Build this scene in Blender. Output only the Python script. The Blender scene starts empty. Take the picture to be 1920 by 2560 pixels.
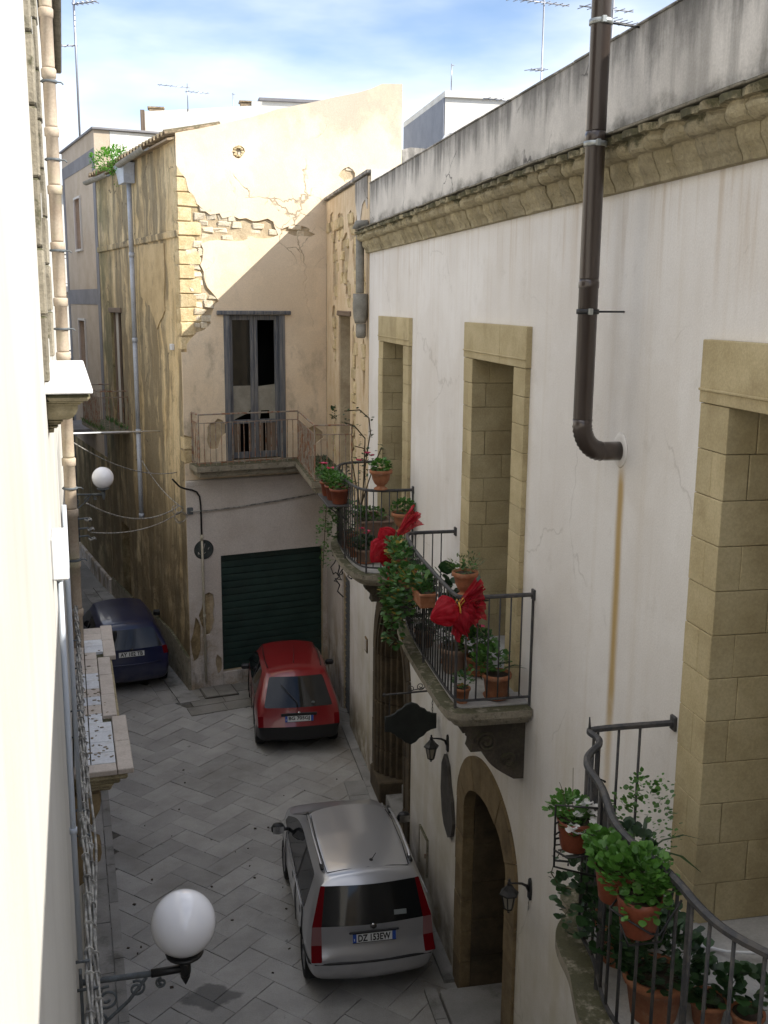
import bpy, bmesh, math, random
from mathutils import Vector, Matrix
from mathutils.geometry import delaunay_2d_cdt
from mathutils import noise as mnoise
rnd = random.Random(7)
SC = bpy.context.scene
COL = SC.collection
# ------------------------------------------------------------------ camera, sky, sun, exposure
PSI, TH, ROLL = math.radians(11.479), math.radians(11.380), math.radians(0.5)
fw = Vector((math.sin(PSI)*math.cos(TH), math.cos(PSI)*math.cos(TH), -math.sin(TH)))
rt = Vector((math.cos(PSI), -math.sin(PSI), 0)); up = rt.cross(fw)
rt2 = math.cos(ROLL)*rt + math.sin(ROLL)*up
up2 = -math.sin(ROLL)*rt + math.cos(ROLL)*up
cd = bpy.data.cameras.new('camera'); cam = bpy.data.objects.new('camera', cd); COL.objects.link(cam)
mw = Matrix.Identity(4)
for i, v in enumerate((rt2, up2, -fw)):
    for j in range(3): mw[j][i] = v[j]
mw.translation = (0, 0, 8.2)
cam.matrix_world = mw
cd.sensor_fit = 'VERTICAL'; cd.sensor_height = 24; cd.lens = 24*2600/2560; cd.clip_start = 0.02; cd.clip_end = 3000
SC.camera = cam
SUN = Vector((1.0, -0.55, 0.925)).normalized()
ELEV = math.asin(SUN.z); AZ = math.atan2(SUN.x, SUN.y)
w = bpy.data.worlds.new('World'); SC.world = w; w.use_nodes = True
nt = w.node_tree; nt.nodes.clear()
wo = nt.nodes.new('ShaderNodeOutputWorld'); bg = nt.nodes.new('ShaderNodeBackground')
sky = nt.nodes.new('ShaderNodeTexSky'); sky.sky_type = 'NISHITA'; sky.sun_disc = False
sky.sun_elevation = ELEV; sky.sun_rotation = AZ; sky.air_density = 0.75; sky.dust_density = 0.3; sky.ozone_density = 1.5
tc = nt.nodes.new('ShaderNodeTexCoord'); mp = nt.nodes.new('ShaderNodeMapping')
mp.inputs['Scale'].default_value = (1.0, 1.0, 3.4); mp.inputs['Location'].default_value = (5.3, 2.2, 0.9)
no = nt.nodes.new('ShaderNodeTexNoise'); no.inputs['Scale'].default_value = 1.9; no.inputs['Detail'].default_value = 6; no.inputs['Roughness'].default_value = 0.5
mr = nt.nodes.new('ShaderNodeMapRange'); mr.interpolation_type = 'SMOOTHSTEP'
mr.inputs[1].default_value = 0.36; mr.inputs[2].default_value = 0.72
sx = nt.nodes.new('ShaderNodeSeparateXYZ')
mz = nt.nodes.new('ShaderNodeMapRange'); mz.interpolation_type = 'SMOOTHSTEP'
mz.inputs[1].default_value = 0.05; mz.inputs[2].default_value = 0.20; mz.inputs[3].default_value = 0.95; mz.inputs[4].default_value = 0.0
mx0 = nt.nodes.new('ShaderNodeMath'); mx0.operation = 'MAXIMUM'
mul = nt.nodes.new('ShaderNodeMath'); mul.operation = 'MULTIPLY'; mul.inputs[1].default_value = 0.85
mix = nt.nodes.new('ShaderNodeMix'); mix.data_type = 'RGBA'
mix.inputs[7].default_value = (6.2, 6.25, 6.3, 1)
L = nt.links.new
L(tc.outputs['Generated'], mp.inputs[0]); L(mp.outputs[0], no.inputs['Vector']); L(no.outputs[0], mr.inputs[0])
L(tc.outputs['Generated'], sx.inputs[0]); L(sx.outputs[2], mz.inputs[0])
cie = nt.nodes.new('ShaderNodeMapRange'); cie.inputs[1].default_value = 0; cie.inputs[2].default_value = 1; cie.inputs[3].default_value = 0.40; cie.inputs[4].default_value = 1.2
L(sx.outputs[2], cie.inputs[0]); ccol = nt.nodes.new('ShaderNodeMix'); ccol.data_type = 'RGBA'; ccol.blend_type = 'MULTIPLY'; ccol.inputs[0].default_value = 1; ccol.inputs[6].default_value = (9.6, 9.6, 9.7, 1)
L(cie.outputs[0], ccol.inputs[7]); L(ccol.outputs[2], mix.inputs[7])
L(mr.outputs[0], mx0.inputs[0]); L(mz.outputs[0], mx0.inputs[1]); L(mx0.outputs[0], mul.inputs[0])
dim = nt.nodes.new('ShaderNodeMix'); dim.data_type = 'RGBA'; dim.blend_type = 'MULTIPLY'; dim.inputs[0].default_value = 1; dim.inputs[7].default_value = (0.80, 0.78, 0.76, 1)
L(sky.outputs[0], dim.inputs[6]); L(mul.outputs[0], mix.inputs[0]); L(dim.outputs[2], mix.inputs[6]); L(mix.outputs[2], bg.inputs[0])
bg.inputs[1].default_value = 0.12; L(bg.outputs[0], wo.inputs[0])
sd_ = bpy.data.lights.new('sun', 'SUN'); so = bpy.data.objects.new('sun', sd_); COL.objects.link(so)
sd_.energy = 3.5; sd_.angle = math.radians(0.5); sd_.color = (1.0, 0.95, 0.86)
so.rotation_euler = (-SUN).to_track_quat('-Z', 'Y').to_euler(); so.location = (20, -10, 30)
SC.view_settings.view_transform = 'Standard'; SC.view_settings.look = 'None'
SC.view_settings.exposure = 1.36; SC.view_settings.gamma = 1; SC.view_settings.use_curve_mapping = False
SC.render.engine = 'CYCLES'
SC.cycles.max_bounces = 8; SC.cycles.diffuse_bounces = 5; SC.cycles.glossy_bounces = 4; SC.cycles.transmission_bounces = 4
SC.cycles.use_denoising = True

# ------------------------------------------------------------------ object helpers
def nm(o, label=None, cat=None, group=None, kind=None):
    if label: o['label'] = label
    if cat: o['category'] = cat
    if group: o['group'] = group
    if kind: o['kind'] = kind
    return o
def link(name, me, parent=None, loc=None):
    o = bpy.data.objects.new(name, me); COL.objects.link(o)
    if parent is not None: o.parent = parent
    if loc is not None: o.location = loc
    return o
def thing(name, label, cat, loc=(0, 0, 0), rz=0.0, group=None):
    o = bpy.data.objects.new(name, None); COL.objects.link(o)
    o.empty_display_size = 0.2; o.location = loc; o.rotation_euler = (0, 0, rz)
    return nm(o, label, cat, group)
def copy_tree(o, parent=None):
    c = o.copy(); COL.objects.link(c)
    if parent is not None: c.parent = parent
    for ch in list(o.children): copy_tree(ch, c)
    return c
def world_loc(parent):
    """location for a part whose mesh is in world coordinates, under unrotated parents"""
    v = Vector((0, 0, 0))
    while parent is not None:
        v += Vector(parent.location); parent = parent.parent
    return -v
def frame(o, U, N):
    o, U, N = Vector(o), Vector(U).normalized(), Vector(N).normalized()
    return lambda u, n, z: o + U*u + N*n + Vector((0, 0, z))
class MB:
    def __init__(s, fr=None): s.v, s.f, s.m, s.fr, s.sm = [], [], [], fr, []
    def V(s, p):
        p = Vector(p) if s.fr is None else s.fr(*p)
        s.v.append(p); return len(s.v)-1
    def F(s, idx, mi=0, smooth=False): s.f.append(tuple(idx)); s.m.append(mi); s.sm.append(smooth)
    def box(s, a, b, bev=0.0, mi=0, jit=0.0):
        c = [(a[i]+b[i])/2 for i in range(3)]; h = [abs(b[i]-a[i])/2 for i in range(3)]
        return s.obox(c, h, None, bev, mi, jit)
    def obox(s, c, h, R=None, bev=0.0, mi=0, jit=0.0):
        P = lambda q: s.V(tuple(Vector(c) + (R @ Vector(q) if R is not None else Vector(q))))
        J = lambda: rnd.uniform(-jit, jit) if jit else 0.0
        if bev <= 0:
            ids = [P((sx_*h[0]+J(), sy*h[1]+J(), sz*h[2]+J())) for sx_ in (-1, 1) for sy in (-1, 1) for sz in (-1, 1)]
            for f in ((0, 1, 3, 2), (4, 6, 7, 5), (0, 4, 5, 1), (2, 3, 7, 6), (0, 2, 6, 4), (1, 5, 7, 3)): s.F([ids[i] for i in f], mi)
            return
        b = min(bev, min(h)*0.9); d = {}
        for sx_ in (-1, 1):
            for sy in (-1, 1):
                for sz in (-1, 1):
                    j = (J(), J(), J()); S = (sx_, sy, sz)
                    for ax in range(3):
                        d[S, ax] = P([S[k]*(h[k] - (0 if k == ax else b)) + j[k] for k in range(3)])
        for ax in range(3):
            o1, o2 = [k for k in range(3) if k != ax]
            for sg in (-1, 1):
                q = []
                for (p, r) in ((-1, -1), (1, -1), (1, 1), (-1, 1)):
                    S = [0, 0, 0]; S[ax] = sg; S[o1] = p; S[o2] = r; q.append(d[tuple(S), ax])
                s.F(q, mi)
            for p in (-1, 1):
                for r in (-1, 1):
                    A = [0, 0, 0]; B = [0, 0, 0]; A[o1] = B[o1] = p; A[o2] = B[o2] = r; A[ax] = -1; B[ax] = 1
                    A, B = tuple(A), tuple(B)
                    s.F([d[A, o1], d[B, o1], d[B, o2], d[A, o2]], mi)
        for sx_ in (-1, 1):
            for sy in (-1, 1):
                for sz in (-1, 1): s.F([d[(sx_, sy, sz), k] for k in range(3)], mi)
    def tube(s, pts, r, n=8, mi=0, caps=True, smooth=True, closed=False):
        P = [Vector(p) if s.fr is None else s.fr(*p) for p in pts]
        fr0, s.fr = s.fr, None
        N = len(P); rs = r if isinstance(r, (list, tuple)) else [r]*N
        prev = None; rings = []
        for i in range(N):
            a = P[(i-1) % N] if (closed or i > 0) else P[i]; b = P[(i+1) % N] if (closed or i < N-1) else P[i]
            t = (b-a)
            t = t.normalized() if t.length > 1e-9 else Vector((0, 0, 1))
            if prev is None:
                x = t.orthogonal().normalized()
                if abs(t.z) < 0.9: x = t.cross(Vector((0, 0, 1))).normalized()
            else:
                x = prev - t*prev.dot(t)
                x = x.normalized() if x.length > 1e-6 else t.orthogonal().normalized()
            prev = x; y = t.cross(x)
            rings.append([s.V(P[i] + (x*math.cos(2*math.pi*k/n+math.pi/n) + y*math.sin(2*math.pi*k/n+math.pi/n))*rs[i]) for k in range(n)])
        for i in range(N if closed else N-1):
            A, B = rings[i], rings[(i+1) % N]
            for k in range(n): s.F((A[k], A[(k+1) % n], B[(k+1) % n], B[k]), mi, smooth)
        if caps and not closed:
            s.F(rings[0][::-1], mi); s.F(rings[-1], mi)
        s.fr = fr0
    def lathe(s, prof, c=(0, 0, 0), n=20, mi=0, smooth=True, sq=(1, 1), caps=True):
        rings = []
        for (r, z) in prof:
            rings.append([s.V((c[0]+r*sq[0]*math.cos(2*math.pi*k/n), c[1]+r*sq[1]*math.sin(2*math.pi*k/n), c[2]+z)) for k in range(n)])
        for A, B in zip(rings, rings[1:]):
            for k in range(n): s.F((A[k], A[(k+1) % n], B[(k+1) % n], B[k]), mi, smooth)
        if caps:
            if prof[0][0] > 1e-4: s.F(rings[0][::-1], mi)
            if prof[-1][0] > 1e-4: s.F(rings[-1], mi)
    def prism(s, poly, lo, hi, mi=0, axis=2, smooth=False):
        """extrude a 2d polygon; axis = the coordinate that runs lo..hi"""
        def p(a, t):
            q = list(a); q.insert(axis, t); return q
        A = [s.V(p(a, lo)) for a in poly]; B = [s.V(p(a, hi)) for a in poly]
        s.F(A[::-1], mi); s.F(B, mi); n = len(poly)
        for i in range(n): s.F((A[i], A[(i+1) % n], B[(i+1) % n], B[i]), mi, smooth)
    def sweep(s, prof, path, mi=0, smooth=False, caps=True):
        """profile (offset, z) swept along path of (u, n, z0, noff) fr points with n growing by offset"""
        rings = []
        for (u, n0, z0) in path: rings.append([s.V((u, n0+o, z0+z)) for (o, z) in prof])
        for A, B in zip(rings, rings[1:]):
            for k in range(len(prof)-1): s.F((A[k], A[k+1], B[k+1], B[k]), mi, smooth)
        if caps: s.F(rings[0], mi); s.F(rings[-1][::-1], mi)
    def panel(s, outer, holes, n0, n1, mi=0):
        """flat wall in (u, z) with holes, front at n0, back at n1"""
        def inside(p, poly):
            r = False; j = len(poly)-1
            for i in range(len(poly)):
                if (poly[i][1] > p[1]) != (poly[j][1] > p[1]) and p[0] < (poly[j][0]-poly[i][0])*(p[1]-poly[i][1])/(poly[j][1]-poly[i][1])+poly[i][0]: r = not r
                j = i
            return r
        pts, edges = [], []
        for poly in [outer]+holes:
            b = len(pts); pts += [Vector(q) for q in poly]
            edges += [(b+i, b+(i+1) % len(poly)) for i in range(len(poly))]
        vo, eo, fo = delaunay_2d_cdt(pts, edges, [], 0, 1e-6, False)[:3]
        A = [s.V((p[0], n0, p[1])) for p in vo]; B = [s.V((p[0], n1, p[1])) for p in vo]
        cnt = {}
        for f in fo:
            c = (sum(vo[i][0] for i in f)/len(f), sum(vo[i][1] for i in f)/len(f))
            if inside(c, outer) and not any(inside(c, h) for h in holes):
                s.F([A[i] for i in f], mi); s.F([B[i] for i in reversed(f)], mi)
                for i in range(len(f)):
                    e = (f[i], f[(i+1) % len(f)]); cnt[e] = 1
        for (a, b) in cnt:
            if (b, a) not in cnt: s.F((A[b], A[a], B[a], B[b]), mi)
    def build(s, name, mats, parent=None, world=True, fix=True, bevel=0):
        me = bpy.data.meshes.new(name)
        me.from_pydata([tuple(v) for v in s.v], [], s.f)
        me.polygons.foreach_set('material_index', s.m); me.polygons.foreach_set('use_smooth', s.sm)
        for m in (mats if isinstance(mats, (list, tuple)) else [mats]): me.materials.append(m)
        if fix:
            bm = bmesh.new(); bm.from_mesh(me)
            bmesh.ops.recalc_face_normals(bm, faces=bm.faces); bm.to_mesh(me); bm.free()
        me.update()
        return link(name, me, parent, world_loc(parent) if (world and parent is not None) else None)

# ------------------------------------------------------------------ material helpers
class NT:
    def __init__(s, name):
        s.mat = bpy.data.materials.new(name); s.mat.use_nodes = True
        s.t = s.mat.node_tree; s.t.nodes.clear()
        s.out = s.n('ShaderNodeOutputMaterial'); s.b = s.n('ShaderNodeBsdfPrincipled'); s.t.links.new(s.b.outputs[0], s.out.inputs[0])
        s._pos = None
    def n(s, t): return s.t.nodes.new(t)
    def put(s, sock, v):
        if isinstance(v, (int, float)): sock.default_value = v
        elif isinstance(v, (tuple, list)): sock.default_value = (*v, 1) if len(v) == 3 and len(sock.default_value) == 4 else v
        else: s.t.links.new(v, sock)
    def pos(s, obj=False):
        if obj: return s.n('ShaderNodeTexCoord').outputs['Object']
        if s._pos is None: s._pos = s.n('ShaderNodeNewGeometry').outputs['Position']
        return s._pos
    def mapv(s, v, scale, loc=(0, 0, 0)):
        m = s.n('ShaderNodeMapping'); m.inputs['Scale'].default_value = scale; m.inputs['Location'].default_value = loc
        s.t.links.new(v, m.inputs[0]); return m.outputs[0]
    def noise(s, v, sc, det=4, ro=0.55, col=False):
        x = s.n('ShaderNodeTexNoise'); x.inputs['Scale'].default_value = sc; x.inputs['Detail'].default_value = det; x.inputs['Roughness'].default_value = ro
        s.t.links.new(v, x.inputs['Vector']); return x.outputs[1 if col else 0]
    def vor(s, v, sc, out='Distance'):
        x = s.n('ShaderNodeTexVoronoi'); x.inputs['Scale'].default_value = sc; s.t.links.new(v, x.inputs['Vector']); return x.outputs[out]
    def ramp(s, f, a, b, lo=0.0, hi=1.0):
        m = s.n('ShaderNodeMapRange'); m.interpolation_type = 'SMOOTHSTEP'
        s.put(m.inputs[0], f)
        for i, v in enumerate((a, b, lo, hi)): m.inputs[1+i].default_value = v
        return m.outputs[0]
    def math(s, op, a, b=0.0):
        m = s.n('ShaderNodeMath'); m.operation = op; s.put(m.inputs[0], a); s.put(m.inputs[1], b); return m.outputs[0]
    def mul(s, a, b): return s.math('MULTIPLY', a, b)
    def mixc(s, f, a, b, mode='MIX'):
        m = s.n('ShaderNodeMix'); m.data_type = 'RGBA'; m.blend_type = mode
        s.put(m.inputs[0], f); s.put(m.inputs[6], a); s.put(m.inputs[7], b); return m.outputs[2]
    def xyz(s, v):
        m = s.n('ShaderNodeSeparateXYZ'); s.t.links.new(v, m.inputs[0]); return m.outputs
    def bump(s, h, st=0.3, d=0.01):
        m = s.n('ShaderNodeBump'); m.inputs['Strength'].default_value = st; m.inputs['Distance'].default_value = d
        s.t.links.new(h, m.inputs['Height']); s.t.links.new(m.outputs[0], s.b.inputs['Normal']); return m
    def warp(s, v, sc, amt):
        n = s.noise(v, sc, 3, 0.5, True); m = s.n('ShaderNodeVectorMath'); m.operation = 'MULTIPLY_ADD'
        s.t.links.new(n, m.inputs[0]); m.inputs[1].default_value = (amt,)*3; s.t.links.new(v, m.inputs[2]); return m.outputs[0]
    def crack(s, v, sc, wd, seed=0.0, amt=0.35):
        x = s.n('ShaderNodeTexVoronoi'); x.feature = 'DISTANCE_TO_EDGE'; x.inputs['Scale'].default_value = sc
        s.t.links.new(s.warp(s.warp(s.mapv(v, (1, 1, 1), (seed, seed, seed)), 1.3, amt), 7, amt*.35), x.inputs['Vector'])
        m = s.ramp(x.outputs['Distance'], 0.0, wd, 1.0, 0.0)
        return s.mul(m, s.ramp(s.noise(v, 0.7, 4, 0.6), 0.52, 0.6))
    def fin(s, col, rough=0.85, **kw):
        s.put(s.b.inputs['Base Color'], col); s.put(s.b.inputs['Roughness'], rough)
        for k, v in kw.items(): s.put(s.b.inputs[k.replace('_', ' ')], v)
        return s.mat
def c8(r, g, b):
    f = lambda x: (x/255/12.92) if x/255 <= 0.04045 else ((x/255+0.055)/1.055)**2.4
    return (f(r), f(g), f(b))
def rough_mat(name, a, b, sc=2.0, rough=0.88, bump=0.35, bsc=60, dirt=None, dirt_amt=0.5, dirt_sc=1.2, streak=None, streak_amt=0.5, streak_sc=6, obj=False, rand=0.0, d=0.006):
    t = NT(name); p = t.pos(obj)
    c = t.mixc(t.ramp(t.noise(p, sc, 6, 0.6), 0.3, 0.7), a, b)
    if rand:
        oi = t.n('ShaderNodeObjectInfo').outputs['Random']
        c = t.mixc(1.0, c, t.mixc(oi, (1-rand,)*3, (1+rand,)*3), 'MULTIPLY')
    if dirt:
        m = t.ramp(t.noise(p, dirt_sc, 8, 0.65), 0.5, 0.72)
        c = t.mixc(t.mul(m, dirt_amt), c, dirt)
    if streak:
        m = t.ramp(t.noise(t.mapv(p, (streak_sc, streak_sc, streak_sc*0.07)), 1.0, 5, 0.6), 0.5, 0.75)
        c = t.mixc(t.mul(m, streak_amt), c, streak)
    h = t.noise(p, bsc, 6, 0.7)
    c = t.mixc(1.0, c, t.ramp(h, 0.25, 0.75, 0.86, 1.12), 'MULTIPLY')
    if bump: t.bump(h, bump, d)
    return t.fin(c, rough)
# ------------------------------------------------------------------ materials
def m_palazzo():
    t = NT('palazzo_plaster'); p = t.pos(); X, Y, Z = t.xyz(p)
    c = t.mixc(t.ramp(t.noise(p, 0.9, 6, 0.6), 0.3, 0.7), (0.70, 0.665, 0.63), (0.78, 0.755, 0.73))
    st = t.ramp(t.noise(t.mapv(p, (5, 5, 0.22)), 1.0, 5, 0.6), 0.48, 0.72)
    c = t.mixc(t.mul(st, 0.28), c, (0.58, 0.51, 0.42))
    st2 = t.ramp(t.noise(t.mapv(p, (9, 9, 0.5), (3, 1, 0)), 1.0, 4, 0.6), 0.5, 0.75)
    c = t.mixc(t.mul(t.mul(st2, 0.45), t.ramp(Z, 7.9, 9.0)), c, (0.42, 0.30, 0.17))
    # aged ochre-green ground-floor tone with street shade painted in, brown damp at the foot
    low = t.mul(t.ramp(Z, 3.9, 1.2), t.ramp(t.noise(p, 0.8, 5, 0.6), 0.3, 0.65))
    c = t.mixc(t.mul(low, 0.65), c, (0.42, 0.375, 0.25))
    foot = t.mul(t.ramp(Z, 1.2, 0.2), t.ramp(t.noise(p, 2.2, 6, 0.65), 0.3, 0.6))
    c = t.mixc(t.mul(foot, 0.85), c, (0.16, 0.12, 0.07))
    # water marks beside the balconies and the door surrounds
    w = t.mul(t.ramp(Z, 4.9, 4.2), t.ramp(t.noise(t.mapv(p, (3, 3, 0.6)), 1.0, 5, 0.6), 0.45, 0.7))
    c = t.mixc(t.mul(w, 0.3), c, (0.40, 0.33, 0.15))
    # rust run under the flue outlet
    dy = t.math('ABSOLUTE', t.math('SUBTRACT', Y, t.math('ADD', 7.03, t.mul(t.math('SUBTRACT', Z, 7.0), 0.012))))
    wob = t.mul(t.noise(t.mapv(p, (1, 8, 2)), 1.0, 3), 0.05)
    r = t.mul(t.ramp(t.math('ADD', dy, wob), 0.12, 0.03), t.mul(t.ramp(Z, 7.12, 6.9), t.ramp(Z, 4.2, 5.6, 0.35, 1.0)))
    c = t.mixc(t.mul(r, 0.9), c, (0.42, 0.27, 0.07))
    pt = t.ramp(t.noise(t.warp(p, 2.0, 0.5), 0.55, 6, 0.6), 0.50, 0.56)
    c = t.mixc(t.mul(pt, 0.22), c, (0.62, 0.57, 0.51))
    c = t.mixc(t.mul(t.ramp(t.noise(p, 2.6, 8, 0.75), 0.55, 0.75), 0.22), c, (0.36, 0.32, 0.26))
    ck = t.crack(p, 0.45, 0.006, 3.0)
    c = t.mixc(t.mul(ck, 0.22), c, (0.2, 0.17, 0.13))
    h = t.noise(p, 70, 6, 0.7)
    c = t.mixc(1.0, c, t.ramp(h, 0.2, 0.8, 0.91, 1.07), 'MULTIPLY')
    t.bump(t.math('ADD', t.math('ADD', h, t.mul(t.noise(p, 3, 4), 1.8)), t.mul(t.noise(t.mapv(p, (9, 9, 5)), 1.0, 5), 1.2)), 0.32, 0.007)
    return t.fin(c, 0.9)
def m_parapet():
    t = NT('parapet_plaster'); p = t.pos(); X, Y, Z = t.xyz(p)
    c = t.mixc(t.ramp(t.noise(p, 1.3, 6, 0.6), 0.3, 0.7), (0.48, 0.45, 0.41), (0.66, 0.62, 0.565))
    n1 = t.noise(t.mapv(p, (4.5, 4.5, 0.55)), 1.0, 7, 0.65)
    edge = t.math('ADD', n1, t.ramp(Z, 9.45, 10.15, -0.16, 0.26))
    m = t.ramp(t.math('ADD', edge, t.mul(t.math('SUBTRACT', t.noise(p, 9, 6, 0.7), 0.5), 0.22)), 0.46, 0.86)
    c = t.mixc(t.mul(m, 0.82), c, (0.075, 0.071, 0.063))
    n2 = t.noise(t.mapv(p, (2.5, 2.5, 3.5), (5, 5, 5)), 1.0, 7, 0.65)
    m2 = t.ramp(t.math('ADD', n2, t.ramp(Z, 9.75, 9.35, -0.25, 0.2)), 0.45, 0.8)
    c = t.mixc(t.mul(m2, 0.8), c, (0.075, 0.068, 0.05))
    near = t.mul(t.ramp(Y, 8.0, 5.0), t.ramp(t.noise(t.mapv(p, (7, 7, 0.5)), 1, 5), 0.42, 0.7))
    c = t.mixc(t.mul(near, 0.6), c, (0.07, 0.066, 0.055))
    c = t.mixc(t.mul(t.crack(p, 0.8, 0.010, 1.0), 0.8), c, (0.05, 0.045, 0.04))
    h = t.noise(p, 60, 6, 0.7); t.bump(h, 0.4, 0.006)
    return t.fin(t.mixc(1.0, c, t.ramp(h, 0.25, 0.75, 0.88, 1.1), 'MULTIPLY'), 0.92)
def m_facade():
    t = NT('old_cream_plaster'); p = t.pos(); X, Y, Z = t.xyz(p)
    c = t.mixc(t.ramp(t.noise(p, 0.8, 6, 0.6), 0.32, 0.68), (0.67, 0.54, 0.385), (0.75, 0.63, 0.475))
    c = t.mixc(t.mul(t.ramp(t.noise(p, 1.6, 8, 0.7), 0.5, 0.75), 0.4), c, (0.50, 0.39, 0.26))
    d = t.mul(t.ramp(t.noise(t.mapv(p, (2.2, 2.2, 1.2), (7, 0, 2)), 1.0, 7, 0.65), 0.47, 0.7), t.ramp(Z, 8.4, 7.0))
    c = t.mixc(t.mul(d, 0.62), c, (0.19, 0.165, 0.125))
    top = t.math('ADD', t.noise(t.mapv(p, (1.6, 1.6, 1.2)), 1, 7, 0.65), t.ramp(Z, 10.6, 12.6, -0.2, 0.22))
    c = t.mixc(t.mul(t.ramp(top, 0.45, 0.7), 0.6), c, (0.30, 0.275, 0.24))
    pt = t.ramp(t.noise(t.warp(p, 2.0, 0.6), 0.7, 6, 0.6), 0.50, 0.55)
    c = t.mixc(t.mul(pt, 0.35), c, (0.56, 0.46, 0.335))
    ck = t.math('MAXIMUM', t.crack(p, 0.55, 0.012, 0.0, 0.5), t.mul(t.crack(p, 1.6, 0.02, 5.0, 0.4), t.ramp(t.math('ABSOLUTE', t.math('SUBTRACT', Z, 9.6)), 0.9, 0.3)))
    c = t.mixc(t.mul(t.mul(ck, t.ramp(Z, 8.7, 9.3)), 0.7), c, (0.16, 0.12, 0.07))
    h = t.noise(p, 45, 6, 0.7); t.bump(t.math('ADD', t.math('ADD', h, t.mul(t.noise(p, 2.5, 4), 2)), t.mul(ck, -2.0)), 0.4, 0.01)
    return t.fin(t.mixc(1.0, c, t.ramp(h, 0.25, 0.75, 0.9, 1.08), 'MULTIPLY'), 0.92)
def m_facade_low():
    t = NT('grey_cement_render'); p = t.pos(); X, Y, Z = t.xyz(p)
    c = t.mixc(t.ramp(t.noise(p, 1.1, 6, 0.6), 0.32, 0.68), (0.52, 0.465, 0.42), (0.61, 0.56, 0.515))
    d = t.mul(t.ramp(t.noise(p, 1.8, 8, 0.7), 0.42, 0.62), t.ramp(Z, 2.6, 0.8))
    c = t.mixc(t.mul(d, 0.7), c, (0.27, 0.19, 0.09))
    d2 = t.mul(t.ramp(t.noise(t.mapv(p, (4, 4, 0.8)), 1.0, 6, 0.65), 0.45, 0.7), t.ramp(Z, 1.6, 0.3))
    c = t.mixc(t.mul(d2, 0.75), c, (0.07, 0.065, 0.05))
    h = t.noise(p, 40, 6, 0.75); t.bump(h, 0.5, 0.01)
    return t.fin(t.mixc(1.0, c, t.ramp(h, 0.25, 0.75, 0.82, 1.12), 'MULTIPLY'), 0.93)
def m_ochre():
    t = NT('ochre_plaster'); p0 = t.pos(); X, Y, Z = t.xyz(p0); p = t.warp(t.warp(p0, 0.8, 0.7), 3.0, 0.14)
    c = t.mixc(t.ramp(t.noise(p, 1.0, 6, 0.6), 0.3, 0.7), (0.58, 0.43, 0.225), (0.68, 0.55, 0.34))
    s1 = t.ramp(t.noise(t.mapv(p, (1.7, 1.7, 0.07)), 1.0, 6, 0.6), 0.45, 0.60)
    c = t.mixc(t.mul(s1, 0.7), c, (0.085, 0.073, 0.05))
    s3 = t.ramp(t.noise(t.mapv(p, (5.5, 5.5, 0.16), (4, 4, 0)), 1.0, 5, 0.6), 0.52, 0.72)
    c = t.mixc(t.mul(s3, 0.5), c, (0.20, 0.145, 0.07))
    bl = t.ramp(t.noise(p, 1.9, 9, 0.75), 0.53, 0.68)
    c = t.mixc(t.mul(bl, 0.6), c, (0.14, 0.12, 0.075))
    c = t.mixc(t.mul(t.crack(p0, 0.9, 0.02, 2.0, 0.5), 0.8), c, (0.06, 0.045, 0.03))
    g = t.mul(t.ramp(Y, 26.5, 28.6), t.ramp(t.noise(p, 1.4, 6, 0.6), 0.35, 0.6))
    c = t.mixc(t.mul(g, 0.65), c, (0.10, 0.105, 0.04))
    lo = t.mul(t.ramp(Z, 5.0, 2.5), t.ramp(t.noise(p, 1.1, 8, 0.7), 0.28, 0.58))
    c = t.mixc(t.mul(lo, 0.82), c, (0.115, 0.08, 0.035))
    h = t.noise(p, 30, 7, 0.75); t.bump(t.math('ADD', h, t.mul(t.noise(p, 3, 5, 0.7), 2.5)), 0.6, 0.02)
    return t.fin(t.mixc(1.0, c, t.ramp(h, 0.25, 0.75, 0.8, 1.12), 'MULTIPLY'), 0.93)
def m_mossy(name, a, b, moss=0.6, obj=False, sc=3.0):
    t = NT(name); p = t.pos(obj)
    c = t.mixc(t.ramp(t.noise(p, sc, 6, 0.6), 0.3, 0.7), a, b)
    oi = t.n('ShaderNodeObjectInfo').outputs['Random']
    c = t.mixc(1.0, c, t.mixc(oi, (0.82,)*3, (1.14,)*3), 'MULTIPLY')
    nz = t.xyz(t.n('ShaderNodeNewGeometry').outputs['Normal'])[2]
    m = t.ramp(t.math('ADD', t.noise(p, sc*2.2, 8, 0.7), t.ramp(nz, -0.3, 0.8, -0.10, 0.14)), 0.47, 0.64)
    c = t.mixc(t.mul(m, moss), c, (0.055, 0.055, 0.022))
    m2 = t.ramp(t.noise(p, sc*3.1, 7, 0.7), 0.56, 0.7)
    c = t.mixc(t.mul(m2, moss*0.7), c, (0.03, 0.03, 0.025))
    h = t.noise(p, 40, 7, 0.75); t.bump(t.math('ADD', h, t.mul(t.noise(p, 9, 5, 0.7), 1.5)), 0.7, 0.015)
    return t.fin(t.mixc(1.0, c, t.ramp(h, 0.25, 0.75, 0.8, 1.15), 'MULTIPLY'), 0.94)
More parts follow.
